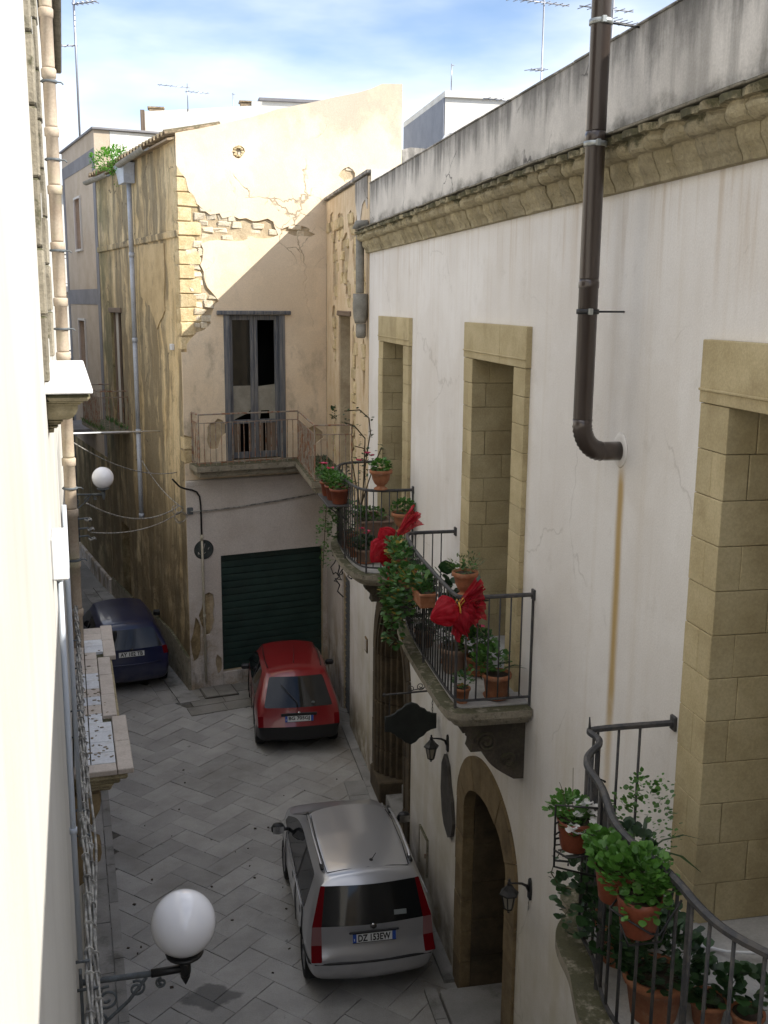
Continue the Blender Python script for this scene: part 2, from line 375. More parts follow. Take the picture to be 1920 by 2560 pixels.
def m_cornice():
    t = NT('cornice_stone'); p = t.pos(); X, Y, Z = t.xyz(p)
    c = t.mixc(t.ramp(t.noise(p, 3.0, 6, 0.6), 0.3, 0.7), (0.30, 0.25, 0.145), (0.44, 0.375, 0.24))
    oi = t.n('ShaderNodeObjectInfo').outputs['Random']
    c = t.mixc(1.0, c, t.mixc(oi, (0.80,)*3, (1.16,)*3), 'MULTIPLY')
    mo = t.ramp(t.math('ADD', t.noise(p, 4.5, 8, 0.72), t.ramp(Z, 9.16, 9.34, -0.10, 0.16)), 0.50, 0.66)
    c = t.mixc(t.mul(mo, 0.9), c, t.mixc(t.noise(p, 9, 3), (0.02, 0.018, 0.012), (0.09, 0.085, 0.03)))
    c = t.mixc(t.mul(t.ramp(t.noise(p, 11, 8, 0.75), 0.54, 0.7), 0.6), c, (0.07, 0.055, 0.03))
    h = t.noise(p, 40, 7, 0.75); t.bump(t.math('ADD', h, t.mul(t.noise(p, 9, 5, 0.7), 2.0)), 0.8, 0.02)
    return t.fin(t.mixc(1.0, c, t.ramp(h, 0.25, 0.75, 0.75, 1.18), 'MULTIPLY'), 0.95)
def m_simple(name, c, rough=0.5, metal=0.0, coat=0.0, spec=0.5, emis=None):
    t = NT(name)
    m = t.fin(c, rough, Metallic=metal)
    t.b.inputs['Coat Weight'].default_value = coat; t.b.inputs['Specular IOR Level'].default_value = spec
    return m
def m_paint(name, c, flake=0.0, dust=0.0, metal=0.0, coat=0.8):
    t = NT(name); p = t.pos(True); Z = t.xyz(p)[2]
    d = t.mul(t.ramp(Z, 0.75, 0.2), t.ramp(t.noise(p, 4.0, 6, 0.65), 0.3, 0.7))
    col = t.mixc(t.mul(d, 0.35), c, (0.16, 0.145, 0.125))
    t.fin(col, 0.30, Metallic=metal); t.b.inputs['Coat Weight'].default_value = coat; t.b.inputs['Coat Roughness'].default_value = 0.05
    return t.mat
def m_carglass(name, tint=(0.012, 0.013, 0.014)):
    t = NT(name); t.fin(tint, 0.04); t.b.inputs['Specular IOR Level'].default_value = 0.4
    return t.mat
def m_leaf(name, a, b, c3=None, tr=0.25):
    t = NT(name); g = t.n('ShaderNodeNewGeometry'); r = g.outputs['Random Per Island']
    c = t.mixc(r, a, b)
    if c3: c = t.mixc(t.ramp(r, 0.86, 0.90), c, c3)
    t.fin(c, 0.45); t.b.inputs['Subsurface Weight'].default_value = 0.0
    d = t.n('ShaderNodeBsdfTranslucent'); t.put(d.inputs[0], c); m = t.n('ShaderNodeMixShader'); m.inputs[0].default_value = tr
    t.t.links.new(t.b.outputs[0], m.inputs[1]); t.t.links.new(d.outputs[0], m.inputs[2]); t.t.links.new(m.outputs[0], t.out.inputs[0])
    return t.mat
def m_paving():
    t = NT('limestone_paving'); p = t.pos(); oi = t.n('ShaderNodeObjectInfo').outputs['Random']
    c = t.mixc(t.ramp(t.noise(p, 1.7, 7, 0.65), 0.3, 0.7), (0.285, 0.276, 0.262), (0.365, 0.355, 0.338))
    c = t.mixc(1.0, c, t.mixc(oi, (0.86,)*3, (1.10,)*3), 'MULTIPLY')
    c = t.mixc(t.mul(t.ramp(t.noise(p, 0.45, 6, 0.6), 0.5, 0.72), 0.45), c, (0.12, 0.11, 0.095))
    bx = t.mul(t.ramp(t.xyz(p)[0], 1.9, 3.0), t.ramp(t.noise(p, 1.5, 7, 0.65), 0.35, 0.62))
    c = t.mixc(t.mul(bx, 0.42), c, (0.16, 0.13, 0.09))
    sp = t.ramp(t.noise(p, 7, 3, 0.5), 0.70, 0.76)
    c = t.mixc(t.mul(sp, 0.6), c, (0.05, 0.048, 0.045))
    # an oil stain on the slabs below the near lamp
    X, Y, Z = t.xyz(p)
    q = t.math('ADD', t.math('ABSOLUTE', t.math('SUBTRACT', X, 0.22)), t.mul(t.math('ABSOLUTE', t.math('SUBTRACT', Y, 11.28)), 1.6))
    st = t.ramp(t.math('ADD', q, t.mul(t.noise(p, 5, 4), 0.5)), 0.72, 0.60)
    c = t.mixc(t.mul(st, 0.7), c, (0.055, 0.055, 0.055))
    h = t.noise(p, 55, 7, 0.75); t.bump(t.math('ADD', h, t.mul(t.noise(p, 6, 4), 2)), 0.35, 0.006)
    return t.fin(t.mixc(1.0, c, t.ramp(h, 0.25, 0.75, 0.86, 1.1), 'MULTIPLY'), t.ramp(t.noise(p, 2.3, 5), 0.3, 0.7, 0.55, 0.8))
def m_leftwall():
    t = NT('left_wall_plaster'); p = t.pos(); X, Y, Z = t.xyz(p)
    c = t.mixc(t.ramp(t.noise(p, 1.0, 6, 0.6), 0.3, 0.7), (0.47, 0.46, 0.43), (0.55, 0.54, 0.51))
    st = t.ramp(t.noise(t.mapv(p, (6, 1.2, 0.3)), 1.0, 5, 0.6), 0.5, 0.72)
    c = t.mixc(t.mul(st, 0.25), c, (0.36, 0.34, 0.25))
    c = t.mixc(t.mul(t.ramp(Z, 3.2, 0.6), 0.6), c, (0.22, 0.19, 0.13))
    h = t.noise(p, 50, 6, 0.7); t.bump(h, 0.25, 0.006)
    return t.fin(c, 0.9)
def m_rust(name, base, rust, amt=0.6, sc=8):
    t = NT(name); p = t.pos(True)
    m = t.ramp(t.noise(p, sc, 6, 0.7), 0.42, 0.62)
    t.fin(t.mixc(t.mul(m, amt), base, rust), 0.7); t.bump(t.noise(p, 60, 4), 0.3, 0.004); return t.mat
def m_wood(name, a, b, sc=(30, 30, 1.5)):
    t = NT(name); p = t.pos()
    n = t.noise(t.mapv(p, sc), 1.0, 6, 0.65)
    c = t.mixc(t.ramp(n, 0.3, 0.7), a, b); t.bump(n, 0.5, 0.004)
    return t.fin(c, 0.75)
def m_tulle():
    t = NT('red_tulle'); t.fin((0.44, 0.008, 0.028), 0.6); p = t.pos(True)
    d = t.n('ShaderNodeBsdfTranslucent'); d.inputs[0].default_value = (0.52, 0.01, 0.03, 1)
    tr = t.n('ShaderNodeBsdfTransparent'); tr.inputs[0].default_value = (0.95, 0.55, 0.55, 1)
    m = t.n('ShaderNodeMixShader'); m.inputs[0].default_value = 0.45
    m2 = t.n('ShaderNodeMixShader'); t.put(m2.inputs[0], t.ramp(t.noise(p, 9, 4, 0.6), 0.3, 0.7, 0.12, 0.5))
    l = t.t.links.new; l(t.b.outputs[0], m.inputs[1]); l(d.outputs[0], m.inputs[2]); l(m.outputs[0], m2.inputs[1]); l(tr.outputs[0], m2.inputs[2]); l(m2.outputs[0], t.out.inputs[0])
    return t.mat
def m_wire():
    t = NT('grey_cable'); p = t.pos(True)
    return t.fin(t.mixc(t.ramp(t.noise(p, 12, 5), 0.35, 0.65), (0.14, 0.135, 0.125), (0.40, 0.39, 0.36)), 0.7)
M = dict(
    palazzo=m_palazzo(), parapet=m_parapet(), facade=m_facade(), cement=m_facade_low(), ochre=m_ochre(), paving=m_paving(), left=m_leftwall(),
    mortar=rough_mat('joint_earth', (0.06, 0.056, 0.048), (0.11, 0.10, 0.085), 4),
    kerb=rough_mat('kerb_stone', (0.22, 0.213, 0.20), (0.30, 0.29, 0.275), 2, dirt=(0.07, 0.066, 0.055), dirt_amt=0.7, dirt_sc=2.5, rand=0.1),
    cornice=m_cornice(), rubblepale=m_mossy('pale_rubble', (0.56, 0.47, 0.33), (0.66, 0.59, 0.47), 0.25, sc=5), sillstone=m_mossy('mossy_sill_stone', (0.24, 0.205, 0.12), (0.36, 0.31, 0.20), 0.85, sc=9),
    surround=rough_mat('surround_stone', (0.40, 0.325, 0.18), (0.49, 0.41, 0.245), 3.0, 0.92, 0.45, 60, dirt=(0.20, 0.14, 0.06), dirt_amt=0.4, dirt_sc=1.6, rand=0.07),
    lichen=rough_mat('lichen_crust', (0.16, 0.13, 0.085), (0.24, 0.20, 0.14), 20), ochrepatch=rough_mat('ochre_patch', (0.40, 0.30, 0.16), (0.52, 0.40, 0.23), 2, 0.93, 0.5, 40, dirt=(0.16, 0.13, 0.08), dirt_amt=0.5, dirt_sc=2.5),
    portal=rough_mat('portal_stone', (0.055, 0.040, 0.024), (0.11, 0.082, 0.048), 3.0, 0.94, 0.6, 40, dirt=(0.035, 0.028, 0.018), dirt_amt=0.8, dirt_sc=2.2, rand=0.12),
    arch=rough_mat('arch_stone', (0.15, 0.105, 0.052), (0.23, 0.17, 0.09), 3.0, 0.94, 0.6, 40, dirt=(0.06, 0.045, 0.025), dirt_amt=0.8, dirt_sc=2.2, rand=0.12),
    rubble=m_mossy('tufa_stone', (0.50, 0.38, 0.20), (0.64, 0.52, 0.32), 0.25, sc=5),
    core=rough_mat('wall_core_mortar', (0.36, 0.28, 0.18), (0.48, 0.39, 0.26), 4, 0.95, 0.8, 25, d=0.02),
    peel=rough_mat('peeling_plaster', (0.56, 0.42, 0.26), (0.66, 0.54, 0.38), 3, 0.9, 0.4, 40, streak=(0.42, 0.30, 0.15), streak_amt=0.5, streak_sc=5),
    slab=m_mossy('balcony_stone', (0.20, 0.175, 0.13), (0.29, 0.26, 0.20), 0.9, sc=4),
    darkstone=m_mossy('carved_dark_stone', (0.045, 0.037, 0.027), (0.08, 0.065, 0.048), 0.6, sc=5),
    tile=rough_mat('floor_tile', (0.30, 0.295, 0.285), (0.42, 0.41, 0.40), 4, 0.6, 0.1, 50, rand=0.06),
    tilewhite=rough_mat('white_tile', (0.50, 0.52, 0.56), (0.60, 0.62, 0.65), 4, 0.5, 0.1, 50, dirt=(0.24, 0.19, 0.12), dirt_amt=0.35, dirt_sc=7, rand=0.06),
    tilebeige=rough_mat('beige_tile', (0.42, 0.36, 0.31), (0.52, 0.46, 0.41), 6, 0.55, 0.15, 50, dirt=(0.20, 0.16, 0.10), dirt_amt=0.5, dirt_sc=6, rand=0.1),
    marble=rough_mat('white_marble', (0.72, 0.72, 0.72), (0.82, 0.82, 0.82), 3, 0.4, 0.05),
    iron=m_rust('wrought_iron', (0.035, 0.036, 0.04), (0.09, 0.08, 0.07), 0.6, 14),
    rust=m_rust('rusty_iron', (0.26, 0.23, 0.19), (0.20, 0.075, 0.03), 0.98, 7),
    black=m_simple('black_metal', (0.012, 0.012, 0.013), 0.45),
    flue=m_simple('brown_flue_metal', (0.055, 0.041, 0.034), 0.30, 0.3, 0.4),
    clampm=m_simple('zinc_clamp', (0.35, 0.36, 0.34), 0.4, 0.7),
    pipegrey=rough_mat('grey_pipe', (0.36, 0.39, 0.45), (0.43, 0.46, 0.52), 3, 0.5, 0.05, 30, dirt=(0.12, 0.11, 0.09), dirt_amt=0.4, obj=False),
    pipedark=rough_mat('old_drain_pipe', (0.16, 0.15, 0.125), (0.27, 0.255, 0.22), 4, 0.8, 0.4, 30),
    clay=rough_mat('clay_pipe', (0.38, 0.30, 0.225), (0.46, 0.385, 0.30), 4, 0.8, 0.3, 40, dirt=(0.34, 0.33, 0.20), dirt_amt=0.6, dirt_sc=2.5),
    plasticgrey=m_simple('grey_plastic', (0.42, 0.46, 0.52), 0.5),
    boxwhite=m_simple('white_plastic', (0.62, 0.63, 0.65), 0.5),
    creampipe=rough_mat('cream_pipe', (0.44, 0.40, 0.31), (0.52, 0.48, 0.38), 4, 0.7, 0.2, 30),
    terracotta=rough_mat('terracotta', (0.25, 0.09, 0.04), (0.33, 0.135, 0.062), 12, 0.8, 0.2, 60, dirt=(0.45, 0.33, 0.24), dirt_amt=0.35, dirt_sc=9, obj=True, rand=0.12),
    plasticterra=rough_mat('terracotta_plastic', (0.17, 0.042, 0.019), (0.22, 0.058, 0.027), 12, 0.5, 0.05, 60, obj=True, rand=0.1),
    brownpot=rough_mat('brown_trough', (0.20, 0.125, 0.085), (0.26, 0.17, 0.12), 10, 0.7, 0.15, 60, obj=True),
    soil=rough_mat('potting_soil', (0.03, 0.02, 0.013), (0.06, 0.042, 0.028), 20, 0.95, 0.8, 60, obj=True),
    leaf=m_leaf('leaf_green', (0.035, 0.10, 0.018), (0.085, 0.20, 0.035)),
    leafbright=m_leaf('leaf_bright', (0.045, 0.13, 0.017), (0.09, 0.22, 0.035)),
    leafdark=m_leaf('leaf_dark', (0.012, 0.035, 0.012), (0.035, 0.085, 0.025)),
    leafivy=m_leaf('leaf_ivy', (0.025, 0.09, 0.02), (0.09, 0.20, 0.04), (0.28, 0.20, 0.03)),
    leafthin=m_leaf('leaf_olive', (0.05, 0.075, 0.02), (0.11, 0.14, 0.045)),
    stem=m_simple('plant_stem', (0.085, 0.06, 0.03), 0.8),
    petalwhite=m_leaf('petal_white', (0.72, 0.72, 0.70), (0.82, 0.80, 0.80)),
    petalred=m_leaf('petal_red', (0.45, 0.01, 0.05), (0.62, 0.03, 0.12)),
    tulle=m_tulle(), gold=m_simple('gold_ribbon', (0.60, 0.36, 0.06), 0.35, 0.6),
    globe=m_simple('opal_glass', (0.86, 0.87, 0.92), 0.15, 0, 0.5),
    lampiron=m_rust('grey_iron', (0.10, 0.115, 0.125), (0.05, 0.05, 0.05), 0.6, 12),
    lampglass=m_simple('dusty_lamp_glass', (0.26, 0.24, 0.20), 0.3),
    shutter=rough_mat('dark_green_shutter', (0.010, 0.030, 0.025), (0.018, 0.046, 0.038), 2, 0.55, 0.15, 40, dirt=(0.03, 0.04, 0.035), dirt_amt=0.3, dirt_sc=1.5),
    shuttergrey=rough_mat('grey_shutter', (0.06, 0.065, 0.07), (0.10, 0.105, 0.11), 2, 0.6, 0.15, 40),
    wood=m_wood('weathered_blue_wood', (0.055, 0.065, 0.085), (0.19, 0.185, 0.18)),
    wooddark=m_wood('dark_brown_wood', (0.012, 0.008, 0.005), (0.028, 0.018, 0.011)),
    woodbrown=m_wood('old_brown_wood', (0.11, 0.075, 0.05), (0.20, 0.15, 0.11)),
    glassdark=m_carglass('dirty_pane', (0.022, 0.022, 0.02)), panegrey=rough_mat('dusty_pane', (0.20, 0.185, 0.15), (0.30, 0.285, 0.24), 3, 0.5, 0.1),
    dark=m_simple('room_dark', (0.02, 0.018, 0.015), 0.95),
    dplaster=rough_mat('taupe_plaster', (0.40, 0.325, 0.245), (0.47, 0.39, 0.305), 1.5, 0.9, 0.2, 40, dirt=(0.28, 0.20, 0.10), dirt_amt=0.3, dirt_sc=0.9),
    dband=rough_mat('bluegrey_band', (0.17, 0.165, 0.175), (0.215, 0.21, 0.22), 2, 0.9, 0.2, 40),
    white=rough_mat('white_wall', (0.66, 0.63, 0.57), (0.76, 0.74, 0.69), 1.5, 0.9, 0.15, 30, dirt=(0.42, 0.39, 0.33), dirt_amt=0.4, dirt_sc=0.7),
    greywall=rough_mat('blue_grey_shaded_wall', (0.22, 0.235, 0.27), (0.27, 0.285, 0.32), 1.5, 0.9, 0.2, 40),
    darkhouse=rough_mat('dark_tufa_wall', (0.055, 0.055, 0.055), (0.105, 0.10, 0.095), 2.5, 0.95, 0.8, 18, d=0.03),
    redshutter=m_simple('red_shutter', (0.40, 0.14, 0.08), 0.6), frame=m_simple('pale_frame', (0.50, 0.47, 0.43), 0.6),
    pantile=m_mossy('roof_tile_clay', (0.26, 0.19, 0.12), (0.38, 0.29, 0.19), 0.7, sc=6),
    wire=m_wire(), antenna=m_simple('antenna_metal', (0.32, 0.33, 0.36), 0.4, 0.7),
    sign=rough_mat('dull_sign_metal', (0.025, 0.035, 0.035), (0.055, 0.065, 0.06), 9, 0.6, 0.2, 30, obj=True),
    signboard=rough_mat('dark_sign_board', (0.010, 0.013, 0.012), (0.020, 0.024, 0.022), 6, 0.65, 0.3, 40, obj=True),
    plaque=rough_mat('dark_slate', (0.045, 0.041, 0.037), (0.075, 0.069, 0.063), 6, 0.8, 0.3, 40),
    silver=m_paint('silver_paint', (0.46, 0.46, 0.475), 0, 0.06, 0.55), red=m_paint('red_paint', (0.19, 0.007, 0.009), 0, 0.08), blue=m_paint('blue_paint', (0.006, 0.011, 0.048), 0, 0.06, 0.0, .45),
    carglass=m_carglass('car_glass'), trim=m_simple('black_trim', (0.012, 0.012, 0.013), 0.5), tyre=m_simple('tyre_rubber', (0.012, 0.012, 0.012), 0.85),
    rim=m_simple('wheel_silver', (0.42, 0.42, 0.43), 0.35, 0.7), lightred=m_simple('red_lens', (0.13, 0.003, 0.006), 0.5, 0, 0.0, 0.05), lightclear=m_simple('clear_lens', (0.24, 0.12, 0.12), 0.5, 0, 0.0, 0.1),
    plate=m_simple('plate_white', (0.62, 0.63, 0.62), 0.5), plateblue=m_simple('plate_blue', (0.02, 0.07, 0.35), 0.5), ink=m_simple('plate_ink', (0.01, 0.01, 0.01), 0.6), chrome=m_simple('chrome', (0.6, 0.6, 0.6), 0.15, 1.0),
    sticker=m_simple('window_sticker', (0.20, 0.22, 0.22), 0.6), weed=m_leaf('weed_green', (0.06, 0.20, 0.012), (0.13, 0.34, 0.03), None, 0.4), dish=m_simple('dish_white', (0.75, 0.78, 0.80), 0.4),
    bluewall=m_simple('blue_tarp', (0.03, 0.06, 0.16), 0.7), orange=m_simple('orange_lamp', (0.45, 0.22, 0.08), 0.6), dgreen=m_simple('dark_green_paint', (0.02, 0.03, 0.025), 0.6))
# ================================================================== SETTING
PC = Vector((0.19, 21.23, 0)); SD = Vector((-0.247, 0.969, 0)); FU = Vector((0.969, 0.247, 0))
P0 = Vector((3.2, 22.0, 0))
LD = Vector((-0.095, 0.9955, 0)); LN = Vector((0.9955, 0.095, 0)); LW = Vector((-0.11, 0, 0))
def sstep(a, b, x):
    t = max(0.0, min(1.0, (x-a)/(b-a))); return t*t*(3-2*t)
def gz(x, y):
    v = (Vector((x, y, 0))-PC).dot(SD); return 0.10*sstep(-2.6, 0.3, v)
def gutter(y): return -0.71-0.0955*(y-11.0)
# ground sheet
g = MB(); xs = [-900, -200, -60, -20, -8]+[-6+0.5*i for i in range(25)]+[8, 20, 60, 200, 900]; ys = [-900, -200, -60, -20, 0]+[4+0.5*i for i in range(80)]+[50, 80, 200, 900]
idx = [[g.V((x, y, gz(x, y)-0.02)) for x in xs] for y in ys]
for j in range(len(ys)-1):
    for i in range(len(xs)-1): g.F((idx[j][i], idx[j][i+1], idx[j+1][i+1], idx[j+1][i]), 0, True)
street = nm(g.build('street', M['mortar']), 'narrow stone paved street running between the old buildings', 'street', kind='structure')
W_ = 0.355
slab_vars = []
for k in range(6):
    mb_ = MB(); hx, hy = W_-0.002, W_/2-0.002; pts = []
    for (a_, b_, n_) in (((-hx, -hy), (hx, -hy), 9), ((hx, -hy), (hx, hy), 5), ((hx, hy), (-hx, hy), 9), ((-hx, hy), (-hx, -hy), 5)):
        for q_ in range(n_):
            f_ = q_/n_; pts.append((a_[0]+(b_[0]-a_[0])*f_+rnd.uniform(-.0035, .002)*(1 if q_ else -2*(a_[0] > 0)+1), a_[1]+(b_[1]-a_[1])*f_+rnd.uniform(-.003, .002)))
    rings = [[mb_.V((x*s1, y*s2, z)) for x, y in pts] for (s1, s2, z) in ((1, 1, -.05), (1, 1, -.006), (1-.005/hx, 1-.005/hy, 0.0), )]
    for A_, B_ in zip(rings, rings[1:]):
        for q_ in range(len(pts)): mb_.F((A_[q_], A_[(q_+1) % len(pts)], B_[(q_+1) % len(pts)], B_[q_]))
    mb_.F(rings[-1]); slab_vars.append(mb_)
slab_me = None
c45, s45 = math.cos(math.radians(45)), math.sin(math.radians(45))
cells = []
for a in range(-60, 80):
    for b in range(-60, 80):
        k = (a-b) % 4
        if k == 0: ca, cb, rot = a+1.0, b+0.5, 0
        elif k == 3: ca, cb, rot = a+0.5, b+1.0, 90
        else: continue
        A, B = ca*W_, cb*W_
        x, y = A*c45-B*s45+0.462+0.03, A*s45+B*c45+14.45
        if y < 9.6 or x > 3.3 or x < gutter(y)-0.25: continue
        v = (Vector((x, y, 0))-PC).dot(SD)
        if v > -0.75 and x > -0.1: continue
        if v > 1.0: continue
        cells.append((y, x, rot))
cells.sort()
first = True
for (y, x, rot) in cells:
    if slab_me is None:
        slab_me = []
        for q_ in slab_vars:
            o_ = q_.build('paving_slab', M['paving'], None, False); slab_me.append(o_.data); bpy.data.objects.remove(o_)
    o = link('paving_slab', rnd.choice(slab_me), street)
    o.location = (x, y, gz(x, y)+rnd.uniform(-0.005, 0.004))
    sl = (gz(x, y+0.1)-gz(x, y-0.1))/0.2
    R = Matrix.Rotation(math.atan(sl), 4, 'X') @ Matrix.Rotation(math.radians(45+rot+rnd.choice((0, 180))+rnd.uniform(-0.6, 0.6)), 4, 'Z') @ Matrix.Rotation(rnd.uniform(-0.012, 0.012), 4, 'X')
    o.rotation_euler = R.to_euler()
# lane beyond: worn cement strip and apron in front of the garage (sheets a few mm above the ground)
def ground_patch(name, quad, nu, nv, mat, dz, kind='structure', label=None, cat=None):
    m = MB(); P = [Vector((*q, 0)) for q in quad]; ids = []
    for j in range(nv+1):
        r = []
        for i in range(nu+1):
            p = (P[0].lerp(P[1], i/nu)).lerp(P[3].lerp(P[2], i/nu), j/nv); r.append(m.V((p.x, p.y, gz(p.x, p.y)+dz)))
        ids.append(r)
    for j in range(nv):
        for i in range(nu): m.F((ids[j][i], ids[j][i+1], ids[j+1][i+1], ids[j+1][i]), 0, True)
    return nm(m.build(name, mat), label, cat, kind=kind)
def fp(u, n): q = P0+FU*u-SD*n; return (q.x, q.y)
def sp(v, n): q = PC+SD*v-FU*n; return (q.x, q.y)
lane = rough_mat('lane_cement', (0.19, 0.185, 0.175), (0.25, 0.245, 0.235), 1.2, 0.8, 0.4, 50, dirt=(0.10, 0.095, 0.085), dirt_amt=0.7, dirt_sc=1.1)
ground_patch('lane_surface', (sp(0.9, 3.6), sp(0.9, 0.0), sp(16, 0.0), sp(16, 3.6)), 6, 24, lane, 0.0, label='grey cement surface of the side lane beyond the blue car', cat='lane')
apron = rough_mat('apron_stone', (0.18, 0.17, 0.15), (0.25, 0.235, 0.21), 1.6, 0.8, 0.4, 50, dirt=(0.10, 0.09, 0.075), dirt_amt=0.7, dirt_sc=1.3)
# pavement slabs along the foot of the ochre house and garage: individual stones
pv = nm(MB().build('pavement', apron), 'strip of long stone slabs along the foot of the garage wall', 'pavement', kind='structure')
def stone_row(fn, u0, u1, n0, n1, mat, name="paving_slab", parent=pv, L=0.8, dz=0.012):
    u = u0
    while u < u1-0.05:
        e = min(u1, u+L*rnd.uniform(0.8, 1.2)); m = MB()
        q = [fn(u+0.006, n0), fn(e-0.006, n0), fn(e-0.006, n1), fn(u+0.006, n1)]
        t = [m.V((x, y, gz(x, y)+dz+rnd.uniform(-.003, .003))) for x, y in q]; b = [m.V((x, y, gz(x, y)-0.1)) for x, y in q]
        m.F(t); m.F(b[::-1])
        for i in range(4): m.F((t[i], t[(i+1) % 4], b[(i+1) % 4], b[i]))
        m.build(name, mat, parent, False); u = e
stone_row(fp, -3.12, -0.05, 0.02, 0.42, apron, dz=0.03); stone_row(fp, -3.3, -0.05, 0.43, 0.84, apron, L=0.7, dz=0.022); stone_row(fp, -3.45, -0.05, 0.85, 1.22, apron, L=0.75, dz=0.016)
stone_row(sp, -0.6, 9.0, -0.02, 0.4, M['kerb'], L=0.9, dz=0.03); stone_row(sp, -0.5, 9.0, 0.41, 0.72, M['kerb'], L=0.9, dz=0.008)
# manhole
mh = thing('manhole_cover', 'square stone drain cover in the pavement left of the red car', 'drain cover', (0.74, 21.1, 0))
m = MB(); m.obox((0.74, 21.1, gz(.74, 21.1)+0.030), (0.36, 0.34, 0.012), Matrix.Rotation(0.2, 3, 'Z'), 0.006); m.build('rim', M['mortar'], mh)
for k, (cx, hw) in enumerate(((-0.19, 0.135), (0.14, 0.185))):
    m = MB(); R = Matrix.Rotation(0.2, 3, 'Z'); c = R @ Vector((cx, 0, 0)); m.obox((0.74+c.x, 21.1+c.y, gz(.74, 21.1)+0.037), (hw, 0.31, 0.014), R, 0.006); m.build('cover_slab', apron, mh)
# left pavement: slabs between the gutter and the left wall
lp = nm(MB().build('left_pavement', M['kerb']), 'narrow kerbed pavement at the foot of the left wall', 'pavement', kind='structure')
def lf(s, n): q = Vector((gutter(0), 0, 0))+LD*s-LN*n; return (q.x, q.y)
stone_row(lf, 8.0, 20.0, 0.012, 0.13, M['kerb'], 'kerb_stone', lp, 1.1, 0.05); stone_row(lf, 8.0, 20.0, 0.14, 0.62, M['kerb'], 'paving_slab', lp, 0.95, 0.055)
# right kerb
rk = nm(MB().build('right_kerb', M['kerb']), 'low kerb stones along the foot of the cream palazzo wall', 'kerb', kind='structure')
rf = lambda s, n: (3.2-n, s)
stone_row(rf, 9.0, 10.9, 0.30, 0.44, M['kerb'], 'kerb_stone', rk, 0.7, 0.05); stone_row(rf, 11.0, 19.0, 0.0, 0.16, M['kerb'], 'kerb_stone', rk, 0.9, 0.05)
stone_row(rf, 13.6, 16.6, 0.16, 0.5, M['kerb'], 'kerb_stone', rk, 0.8, 0.03)

# ================================================================== PALAZZO (right)
RF = lambda u, n, z: Vector((3.2-n, u, z))         # u = along the street, n = out of the wall
pal = thing('palazzo_building', 'long cream plastered palazzo on the right with stone framed french doors', 'building', (3.2, 8.0, 0))
FL = {1: 4.5, 2: 4.5, 3: 4.3}
DOORS = {1: (14.27, 15.72), 2: (9.43, 10.82), 3: (4.11, 5.51)}
LT, LB = 8.0, 7.62
def ell(c, zs, a, b, n=14): return [(c+a*math.cos(math.pi*i/n), zs+b*math.sin(math.pi*i/n)) for i in range(n+1)]
holes = []
for k, (a, b) in DOORS.items(): holes.append([(a-0.06, FL[k]-0.12), (b+0.06, FL[k]-0.12), (b+0.06, LB+0.06), (a-0.06, LB+0.06)])
A1 = (15.06, 2.5, 0.62, 1.44); A2 = (10.0, 2.45, 0.78, 0.45, 1.09)
holes.append([(A1[0]-1.2, -0.05)] + [(A1[0]+1.2, -0.05)] + ell(A1[0], A1[1], 1.2, 1.2))
holes.append([(A2[0]-0.95, -0.05)] + [(A2[0]+0.95, -0.05)] + ell(A2[0], 2.6, 0.95, 0.55))
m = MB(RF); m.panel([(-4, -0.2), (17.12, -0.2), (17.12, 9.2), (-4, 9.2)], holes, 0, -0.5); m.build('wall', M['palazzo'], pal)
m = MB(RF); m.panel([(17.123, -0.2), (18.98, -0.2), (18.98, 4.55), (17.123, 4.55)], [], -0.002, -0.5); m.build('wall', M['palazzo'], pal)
m = MB(RF); m.box((-4, -0.38, 9.2), (17.12, 0.0, 10.07)); m.build('parapet', M['parapet'], pal)
m = MB(RF)
for i in range(24):
    a = -4+i*0.88; m.box((a+0.004, -0.42, 10.072), (min(a+0.876, 17.14), 0.015, 10.09), 0.006, 0, 0.003)
m.build('coping', M['parapet'], pal)
m = MB(); m.box((3.62, -4, 9.0), (12, 17.0, 9.2)); m.box((11.8, -4, -0.2), (12, 17.0, 9.0)); m.box((3.72, -4, -0.2), (11.8, -3.8, 9.0)); m.box((3.72, 16.95, -0.2), (11.8, 17.1, 9.0)); m.box((4.7, -3.8, -.2), (4.8, 16.9, 9.0))
m.box((3.72, -3.8, 4.0), (4.7, 16.9, 4.1))
m.build('inner_shell', M['dark'], pal)
